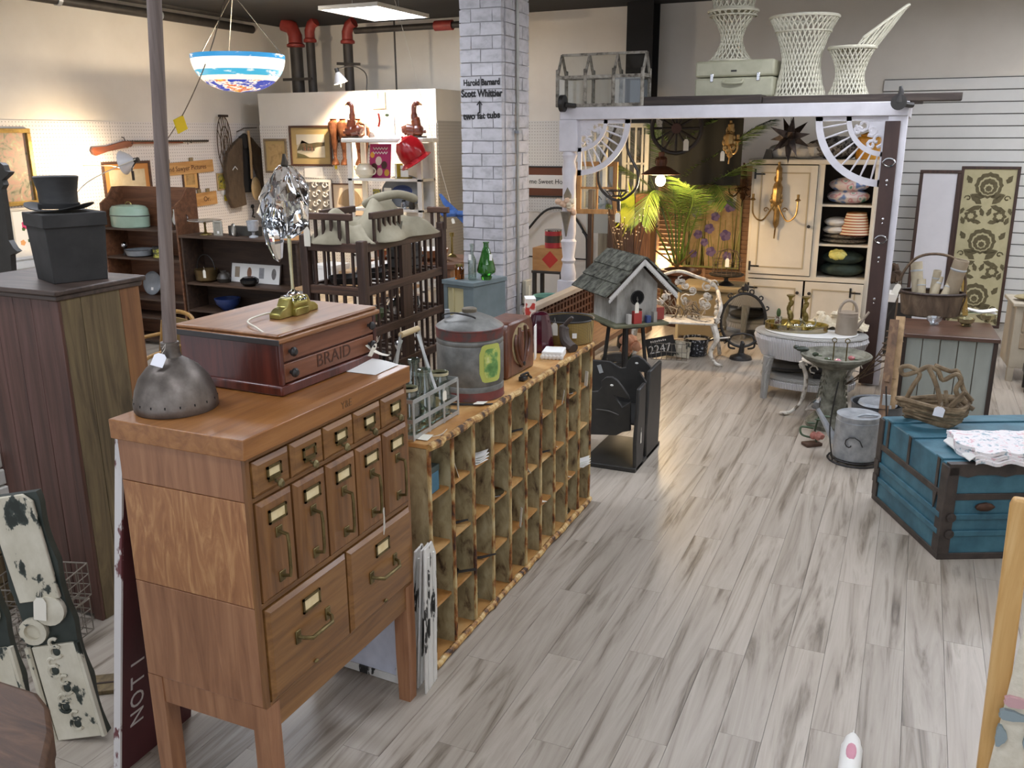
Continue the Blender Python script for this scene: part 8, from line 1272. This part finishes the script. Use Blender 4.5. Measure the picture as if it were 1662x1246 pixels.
# ---------------------------------------------------------------- right side
v = aY(1560, 300, 10.95); WLM = wood('walnut_frame', '2b1a13', '3f281d', '523729', 'z'); 
def tallp(lab, pts, y, m, fm, fw, nm, deco=None):
    a, b, c = aY(*pts[0], y), aY(*pts[1], y), aY(*pts[2], y); w_ = b.x-a.x; t = thing(nm, lab, 'panel', (a.x, y+.0, .002), rot=(R(-2.5), 0, 0)); h = a.z*1.0; G().frame(0, 0, w_, h, fw, -.02, .015).out('frame', fm, t, bev=.004); G().bx(fw*.8, -.006, fw*.8, w_-fw*.8, .006, h-fw*.8).out('panel_sheet', m, t)
    if deco: deco(t, fw, w_-fw, fw, h-fw)
def damask(t, x0, x1, z0, z1):
    DM = M('damask_print', ['574e34', '6a6043'], (30, 30, 30), .8); DG = M('damask_light', 'b9af88', rough=.8); xc = (x0+x1)/2; rep = .6; d0 = [0]
    def blob(pts, m=None, lay=0): 
        if all(x0 < p[0] < x1 and z0 < p[1] < z1 for p in pts): G().prism(pts, 'y', -.0085-.0006*lay, -.006).out('woven_motif', m or DM, t)
    def lobed(cx, cz, r_, n, amp, m=None, lay=0): blob([(cx+r_*(1+amp*math.cos(n*q))*math.cos(q), cz+r_*(1+amp*math.cos(n*q))*math.sin(q)) for q in [k*.1963 for k in range(32)]], m, lay)
    def leaf(cx, cz, L2, w_, ang): ca, sa = math.cos(R(ang)), math.sin(R(ang)); blob([(cx+ca*u-sa*v, cz+sa*u+ca*v) for u, v in ((0, 0), (L2*.25, w_), (L2*.45, w_*.7), (L2*.6, w_*.9), (L2, 0), (L2*.7, -w_*.5), (L2*.45, -w_*.9), (L2*.2, -w_*.6))])
    for k in range(4):
        z = z1-.17-k*rep
        lobed(xc, z, .135, 12, .06); lobed(xc, z-.01, .1, 12, .05, DG, 1); lobed(xc, z-.015, .085, 12, .05, None, 2); lobed(xc, z-.03, .045, 8, .1, DG, 3); lobed(xc, z-.035, .03, 8, .1, None, 4)
        for s in (-1, 1):
            leaf(xc+s*.03, z-.13, .14, .03, 90-s*75); leaf(xc+s*.17, z+.02, .1, .032, 90-s*30); leaf(xc+s*.2, z-.02, .1, .03, 90-s*120); leaf(xc+s*.05, z-.2, .16, .035, 90-s*50); leaf(xc+s*.04, z-.22, .17, .03, 90-s*110)
            lobed(xc+s*.14, z-.33, .062, 7, .16); lobed(xc+s*.14, z-.33, .03, 7, .12, DG, 1); leaf(xc+s*.02, z-.33, .1, .026, 90-s*20); leaf(xc+s*.03, z-.4, .12, .026, 90-s*80); leaf(xc+s*.22, z-.24, .08, .022, 90-s*160); leaf(xc+s*.2, z-.42, .09, .026, 90-s*20); leaf(xc+s*.22, z+.12, .09, .026, 90-s*150)
            G().tube([(xc+s*(.19+.035*(1-.1*q)*math.cos(q*.8)), -.007, z-.14+.035*(1-.1*q)*math.sin(q*.8)) for q in range(8)], .008, 4).out('woven_motif', DM, t) if z-.2 > z0 else None
tallp('tall white panel in a dark frame leaning on the slatwall', ((1494, 276), (1562, 274), (1476, 480)), 10.8, M('panel_lilac', ['d3d0d2', 'dedbdd'], (3, 3, 3), .3), WLM, .035, 'leaning_screen'); tallp('tall damask patterned fabric screen in a dark frame', ((1562, 270), (1660, 266), (1620, 534)), 11.05, M('damask_ground', ['b5ab84', 'c3b992'], (9, 9, 9), .8), WLM, .03, 'damask_screen', damask)
# grey chest
CHG = M('chest_grey', ['8b8f86', '9da199'], (6, 6, 2), .6); cf = aZ(1597, 692); gx1, gy0 = cf.x, cf.y; gx0 = gx1-.6; czt = aY(1540, 545, gy0).z
gc2 = thing('grey_chest', 'grey beadboard chest with a brown wooden top', 'chest', (gx0, gy0, 0), R(3)); gw = gx1-gx0
for k in range(5): G().bx(gw*k/5+.003, 0, .02, gw*(k+1)/5-.003, .016, czt-.03).out('bead_board', CHG, gc2, bev=.003)
G().bx(.004, .016, .0, gw-.004, .58, czt-.03).out('carcass', M('chest_side', ['6d5a44', '7d6a52'], (8, 8, 2), .6), gc2); CTP = wood('chest_top', '3e2a20', '52392c', '66493a', 'x', 18, 2, .35, coat=.3); G().bx(-.03, -.03, czt-.03, gw+.03, .6, czt).out('top', CTP, gc2, bev=.005); [G().bx(x, -.01, 0, x+.03, .02, czt-.03).out('corner_post', DWOOD, gc2) for x in (-.02, gw-.01)]
PBR_ = M('pale_brass', ['857d58', 'b5ad88'], (12, 12, 12), .25, .8)
def onc(px, py, up=0): v = aZ(px, py, czt); return V((v.x, v.y, czt+.001+up))
p = onc(1508, 515); RBK = wood('bark_basket', '3d3126', '5c4b3b', '7a6853', 'z', 14, 4, .8, bump=.4); t = thing('tube_basket', 'bark and wire basket with tall handle full of cardboard tubes', 'basket', (p.x, p.y+.1, czt+.001)); ra_, rb2, h = .24, .15, .19
G().lathe([(ra_*.82, 0), (ra_*.9, .01), (ra_, h), (ra_*.97, h), (ra_*.85, .02), (0, .015)], 30, sq=(1, .65)).out('basket_side', RBK, t); G().tube([(ra_*math.cos(q*.262), ra_*.65*math.sin(q*.262), h) for q in range(24)], .012, 7, True).out('rim', DWOOD, t); G().tube(smooth([(-ra_, 0, h-.03), (-ra_*.98, 0, h+.13), (-ra_*.6, 0, h+.27), (0, 0, h+.31), (ra_*.6, 0, h+.27), (ra_*.95, 0, h+.13), (ra_, 0, h-.03)]), .011, 8).out('bail_handle', RUSTW, t); price(t, (-ra_-.01, -.06, h+.06), (0, R(20), 0), .05, .09)
[G().tube([(ra_*.9, -.06+.02*k, .02), (ra_*1.06, -.06+.02*k, h)], .004, 5).out('side_wire', RUSTW, t) for k in range(4)]
CDB = M('cardboard_tube', ['a3967c', 'bbae94'], (10, 10, 10), .7); TB = ((-.1, .02, .4, .05, -8, 8), (-.08, -.06, .27, .036, -4, 12), (-.01, -.04, .3, .036, 10, 14), (.05, -.06, .28, .036, 20, 14), (.0, .04, .34, .034, 4, -5), (.13, .03, .44, .065, 10, -4))
for k, (x, y, L2, r_, tx_, ty_) in enumerate(TB):
    o = thing('cardboard_tube', ('wide leftmost', 'short grey-ended', 'middle', 'right leaning', 'slim rear', 'broad cut-mouthed')[k]+' cardboard tube standing in the bark basket', 'tube', (p.x+x*.85, p.y+.1+y, czt+.03), rot=(R(-ty_), R(tx_), 0), group='tubes in the bark basket'); G().lathe([(r_*.9, .0), (r_*.9, L2), (r_*.8, L2), (r_*.8, .01), (0, .01)], 18).out('tube_wall', CDB if k != 5 else M('tube_brown', ['8d7d66', 'a3937b'], (8, 8, 8), .7), o); G().lathe([(r_*.91, L2*.8), (r_*.96, L2*.82), (r_*.91, L2*.84)], 18).out('tape_band', GW, o)
for px, py, lab, m, r_ in ((1515, 528, 'cut glass footed bowl at the front of the grey chest', GBD, .055), (1567, 530, 'brassy metal bowl on the grey chest', PBR_, .06), (1603, 524, 'second brassy metal bowl at the right of the chest', PBR_, .055)): q = onc(px, py); obj_('small_bowl', lab, 'bowl', q+V((0, .03, 0)), [('bowl_body', G().lathe([(r_*.4, 0), (r_*.45, .01), (r_*.9, .03), (r_, .06), (r_*.94, .06), (r_*.8, .03), (0, .02)], 20, rib=(10, .04)), m)]+[('foot', G().ell((r_*.5*math.cos(k*2.1), r_*.5*math.sin(k*2.1), .008), (.012, .012, .008), 6, 4), m) for k in range(3)])
q = onc(1590, 512); t = thing('paper_bag', 'folded white and green paper bag lying on the chest', 'bag', q+V((.0, .03, 0)), R(8)); [G().sheet(lambda u, v: ((u-.5)*.24, (v-.5)*.11, .012+.016*k+.012*math.sin(5*u+k)), 8, 4, .003).out('fold', PLAIN_W if k else M('pale_green', 'c5d6b5', rough=.7), t) for k in range(3)]
t = thing('yellow_yardstick', 'yellow wooden slat leaning behind the tube basket', 'slat', (p.x+.27, p.y+.2, czt+.001), rot=(R(-6), R(-9), 0)); G().bx(-.02, -.004, 0, .02, .004, .36).out('slat', M('slat_yellow', ['a8853c', 'bf9d52'], (20, 20, 4), .6), t); G().bx(-.018, -.0055, .05, -.015, -.004, .32).out('scale_mark', INK, t)
v = aY(1445, 455, 8.9); t = thing('hanging_bundle', 'dried brown bundle and paper roll hanging behind the right post', 'bundle', (v.x, 8.75, v.z)); G().tube([(-.04, 0, .05), (-.05, 0, -.35)], [.045, .05], 10).out('paper_roll', M('kraft', ['a08055', 'b5946a'], (6, 6, 6), .7), t); [G().ell((.05*math.cos(k), .03*math.sin(k), .08+.05*math.sin(k*2)), (.04, .03, .05), 8, 6, .25).out('dried_clump', M('dried_brown', ['3a2c20', '5a4634'], (14, 14, 14), .9), t) for k in range(7)]; G().tube(smooth([(.05, 0, .1), (.1, 0, .0), (.06, 0, -.2), (0, 0, -.33)]), .005, 5).out('cord', BLACKM, t); G().tube([(0, 0, .1), (0, 0, bzb-v.z)], .003, 5).out('string', STRING, t)
v = aY(1447, 448, 9.3); t = thing('small_white_box', 'white metal box behind the chest near the tall panel', 'box', (v.x+.06, 9.4, 0)); G().bx(-.16, -.12, 0, .16, .12, .52).out('box_body', BLACKW, t); G().bx(-.17, -.13, .52, .17, .13, .6).out('lid', PLAIN_W, t, bev=.004)
# far right dresser
v = aZ(1632, 618); t = thing('pale_dresser', 'pale beige dresser cut by the right picture edge', 'dresser', (v.x, v.y, 0), R(4)); DRS = M('dresser_beige', ['a59a86', 'b9ae9a'], (6, 6, 3), .6); dz = aY(1632, 490, v.y).z
G().bx(0, .0, .12, .8, .45, dz-.03).out('body', DRS, t, bev=.004); G().bx(-.03, -.03, dz-.03, .83, .47, dz).out('top', DRS, t, bev=.006); [G().bx(.06, -.014, z0, .74, 0, z1).out('drawer', M('dresser_tan', ['8d7c64', 'a3927a'], (3, 12, 12), .6), t, bev=.004) for z0, z1 in ((.3, dz*.62), (dz*.64, dz-.06))]; [G().bx(x, 0, 0, x+.05, .05, .12).out('leg', DRS, t) for x in (0, .75)]
obj_('dark_stool', 'low dark footstool under the pale dresser', 'stool', (v.x+.3, v.y-.25, 0), [('pad', G().bx(-.2, -.12, .14, .2, .12, .2), BLACKW)]+[('leg', G().bx(x-.02, y-.02, 0, x+.02, y+.02, .14), BLACKW) for x in (-.17, .17) for y in (-.09, .09)]); obj_('straw_mat', 'rolled straw mat lying on the pale dresser', 'mat', (v.x+.2, v.y+.15, dz+.001), [('roll', G().ell((0, 0, .03), (.22, .12, .03), 18, 8), M('straw', ['8a7d5c', 'a59872'], (9, 30, 9), .8)), ('tie', G().tube(arc((0, 0, .03), .034, 0, 350, 14, 'yz'), .006, 5), STRING)])
# teal trunk
TEAL = M('trunk_teal', [(.3, '2b5160'), (.5, '376473'), (.7, '467482')], (7, 7, 7), .5, bump=.06); TRB = M('trunk_strap', [(.35, '2d2724'), (.6, '443b35')], (12, 12, 12), .5); RST = M('trunk_rust', ['3c281e', '5f4231'], (18, 18, 18), .6, .4)
tk = thing('steamer_trunk', 'teal painted steamer trunk with dark straps and rusty handles', 'trunk', (.289, 4.658, 0), R(25.5)); TL, TDp, TH = .95, .79, .515
G().bx(0, 0, .03, TL, TDp, .34).out('lower_case', TEAL, tk, bev=.004); G().bx(0, 0, .345, TL, TDp, TH).out('lid', TEAL, tk, bev=.006)
for z0, z1 in ((0, .035), (.325, .36)): G().bx(-.008, -.008, z0, TL+.008, TDp+.008, z1).out('edge_band', TRB, tk, bev=.003)
for z in (.13, .22): G().bx(-.012, .02, z, 0, TDp-.02, z+.03).out('side_slat', TEAL, tk, bev=.003); G().bx(.03, -.012, z, TL, 0, z+.03).out('front_slat', TEAL, tk, bev=.003); [G().lathe([(.024, 0), (.024, .008), (0, .012)], 12).out('slat_cap', TRB, tk, (.035, -.012, z+.015), (R(90), 0, 0)) for _ in (0,)]; G().box((-.014, TDp-.03, z+.015), (.012, .05, .05)).out('slat_clamp', TRB, tk)
G().bx(-.01, -.01, .03, .05, .06, TH-.01).out('corner_cover', TRB, tk, bev=.004); G().bx(-.01, TDp-.05, .03, .04, TDp+.01, TH-.01).out('corner_cover', TRB, tk, bev=.004)
g = G(); pl = [(0, TH-.055)]+[(TL*k/20, TH-.055-.012*(k % 4 == 2)) for k in range(21)]+[(TL, TH+.004), (0, TH+.004)]; g.prism(pl, 'y', -.01, .03); g.out('lid_front_band', TRB, tk)
for y in (.1, .42, .68): G().bx(-.006, y-.012, TH-.17, .004, y+.012, TH+.003).out('lid_strap', TRB, tk); G().bx(-.004, y-.035, TH-.002, TL, y+.035, TH+.01).out('top_slat', TEAL, tk, bev=.003)
for x in (.2, .42, .64): G().ell((x, -.012, .29), (.05, .014, .022), 12, 8, .1).out('rusty_clasp', RST, tk)
G().prism([(.09, .24), (.11, .34), (.07, .34)], 'x', -.012, -.006).out('hasp', TRB, tk)
mt = Matrix.Translation((.289, 4.658, 0)) @ Matrix.Rotation(R(25.5), 4, 'Z')
def ont(px, py): v = aZ(px, py, TH+.011); return v
v = ont(1512, 690); DRF = M('driftwood', [(.3, '4c3d2c'), (.5, '77644a'), (.7, '9a876a')], (12, 12, 12), .75, bump=.3); t = thing('driftwood_basket', 'twisted driftwood vine basket on the teal trunk', 'basket', (v.x, v.y+.06, TH+.011)); random.seed(17)
for k in range(16):
    z = .02+.1*(k/15)**.9; r_ = .13+.05*k/15; ph = random.uniform(0, 6.28); n = 16; G().tube([((r_+.012*math.sin(3*q*.42+ph))*math.cos(q*.42+ph), (r_*.62+.01*math.sin(2*q*.42+ph))*math.sin(q*.42+ph), z+.014*math.sin(2*q*.42+ph*2)) for q in range(n)], random.uniform(.008, .014), 7).out('vine_branch', DRF, t)
for pts in ([(-.15, 0, .1), (-.12, -.02, .2), (-.09, 0, .27), (-.14, 0, .31), (-.19, 0, .3), (-.17, 0, .26), (-.1, 0, .29), (-.05, 0, .32), (.0, 0, .3), (.03, .0, .25), (.09, 0, .29), (.12, 0, .26), (.1, 0, .2), (.14, 0, .14), (.2, 0, .1)], [(-.05, -.03, .32), (-.01, -.05, .25), (.02, -.06, .17), (.04, -.08, .1)], [(-.02, 0, .33), (.06, .02, .3), (.1, .02, .3), (.14, .02, .2), (.19, .03, .14)]): G().tube(smooth(pts, 4), .013, 8).out('handle_branch', DRF, t)
for k in range(5): a = random.uniform(0, 6.28); G().tube([(.12*math.cos(a), .08*math.sin(a), .08), (.2*math.cos(a+.4), .12*math.sin(a+.4), .1+.03*k)], .012, 7).out('loose_branch', DRF, t)
price(t, (.03, -.13, .13), (0, R(10), R(10)), .055, .055, M('white_tag', ''))
v = ont(1560, 745); BLK_ = M('afghan', [(.36, 'a3b3ba'), (.43, 'e2dddc'), (.58, 'e6e1df'), (.66, 'd9b6ba')], (30, 30, 30), .95, det=2, bump=.6); t = thing('folded_afghan', 'folded pink white and blue crocheted blanket on the trunk', 'blanket', (0.56, 4.93, TH+.012), R(22))
for k in range(3): G().sheet(lambda u, v: ((u-.5)*.5+.02*math.sin(9*v), (v-.5)*.34-.012*(2-k)+.008*math.sin(24*u), .02+.02*k+.006*math.sin(22*u+k)*(v < .15)+.004*math.sin(13*v)), 26, 14, .018).out('fold', BLK_, t, ang=70)
G().sheet(lambda u, v: (-.26+.05*u, (v-.5)*.3, .012+.04*u), 6, 8, .006).out('turned_edge', PLAIN_W, t)
# ---------------------------------------------------------------- right foreground
LPW = wood('light_pine', 'b58a4c', 'cba062', 'd9b47a', 'z', 22, 2, .5); yb = 2.35
a0, a1, a2, a3 = aY(1585, 1246, yb), aY(1641, 806, yb), aY(1690, 806, yb), aY(1640, 1246, yb)
qf = thing('quilt_rack', 'light pine rack post with a pale needlework cloth at the right edge', 'rack', (a0.x, yb, 0)); s0 = a1-a0; wv = .052
bt0 = a0+(a0-a1)*(a0.z/(a1.z-a0.z)); G().prism([(bt0.x-a0.x, 0), (bt0.x-a0.x+wv, 0), (a1.x-a0.x+wv, a1.z-.02), (a1.x-a0.x+wv-.01, a1.z), (a1.x-a0.x+.006, a1.z+.0), (a1.x-a0.x, a1.z-.02)], 'y', -.015, .015).out('post', LPW, qf, bev=.006)
G().prism([(bt0.x-a0.x+.6, 0), (bt0.x-a0.x+.6+wv, 0), (a1.x-a0.x+.6+wv, a1.z), (a1.x-a0.x+.6, a1.z)], 'y', -.015, .015).out('post', LPW, qf, bev=.006); G().cyl((.08, 0, a1.z*.62), (.65, 0, a1.z*.62), .014, n=10).out('rail', LPW, qf); G().bx(-.03, -.2, 0, .09, .2, .03).out('foot', LPW, qf); G().bx(.57, -.2, 0, .69, .2, .03).out('foot', LPW, qf)
yc_ = yb-.03; c0, c1 = aY(1604, 1246, yc_), aY(1659, 1029, yc_); sl_ = (c1.x-c0.x)/(c1.z-c0.z)
t = thing('needlework_cloth', 'cream needlework cloth with grey and pink patches hanging on the pine rack', 'cloth', (a0.x, yb, 0)); zt = c1.z+.05; xl_ = lambda z: c0.x-a0.x+(z-c0.z)*sl_
NDL = M('needle_cream', ['d0c7b2', 'ddd5c2'], (40, 40, 40), .95, bump=.4); G().sheet(lambda u, v: (xl_(.06+(zt-.06)*v)*(1-u)+.62*u, -.03-.005*math.sin(9*u), .06+(zt-.06)*v), 14, 14, .004).out('cloth_panel', NDL, t)
for px, py, w_, h, c in ((1645, 1163, .075, .014, '8d9a9c'), (1624, 1195, .026, .03, '8d9a9c'), (1655, 1142, .08, .014, 'c9a0a0'), (1680, 1200, .06, .04, '8d9a9c')): q_ = aY(px, py, yc_-.01); G().prism([(q_.x-a0.x+w_/2*(1+.2*math.cos(3*q))*math.cos(q), q_.z+h*(1+.2*math.cos(3*q))*math.sin(q)) for q in [k*.524 for k in range(12)]], 'y', -.042, -.028).out('stitched_patch', M('stitch_'+c, c, rough=.95), t)
v0, v1 = aZ(1376, 1196, .03), aZ(1378, 1330, .03); t = thing('white_bottle', 'white plastic bottle with a pink oval lying on the floor', 'bottle', ((v0.x+v1.x)/2, v0.y, .036)); G().tube([(0, .01, 0), (0, -.02, 0), (0, -.05, 0), (0, -.07, 0), (0, -.3, 0)], [.012, .026, .03, .036, .036], 18).out('bottle_body', PLAIN_W, t); G().ell((0, -.13, .034), (.017, .05, .004), 14, 6).out('pink_oval', M('pink_print', 'c98a98', rough=.5), t); G().tube([(0, .008, 0), (0, .04, .0)], [.003, .001], 6).out('tip', PLAIN_W, t)
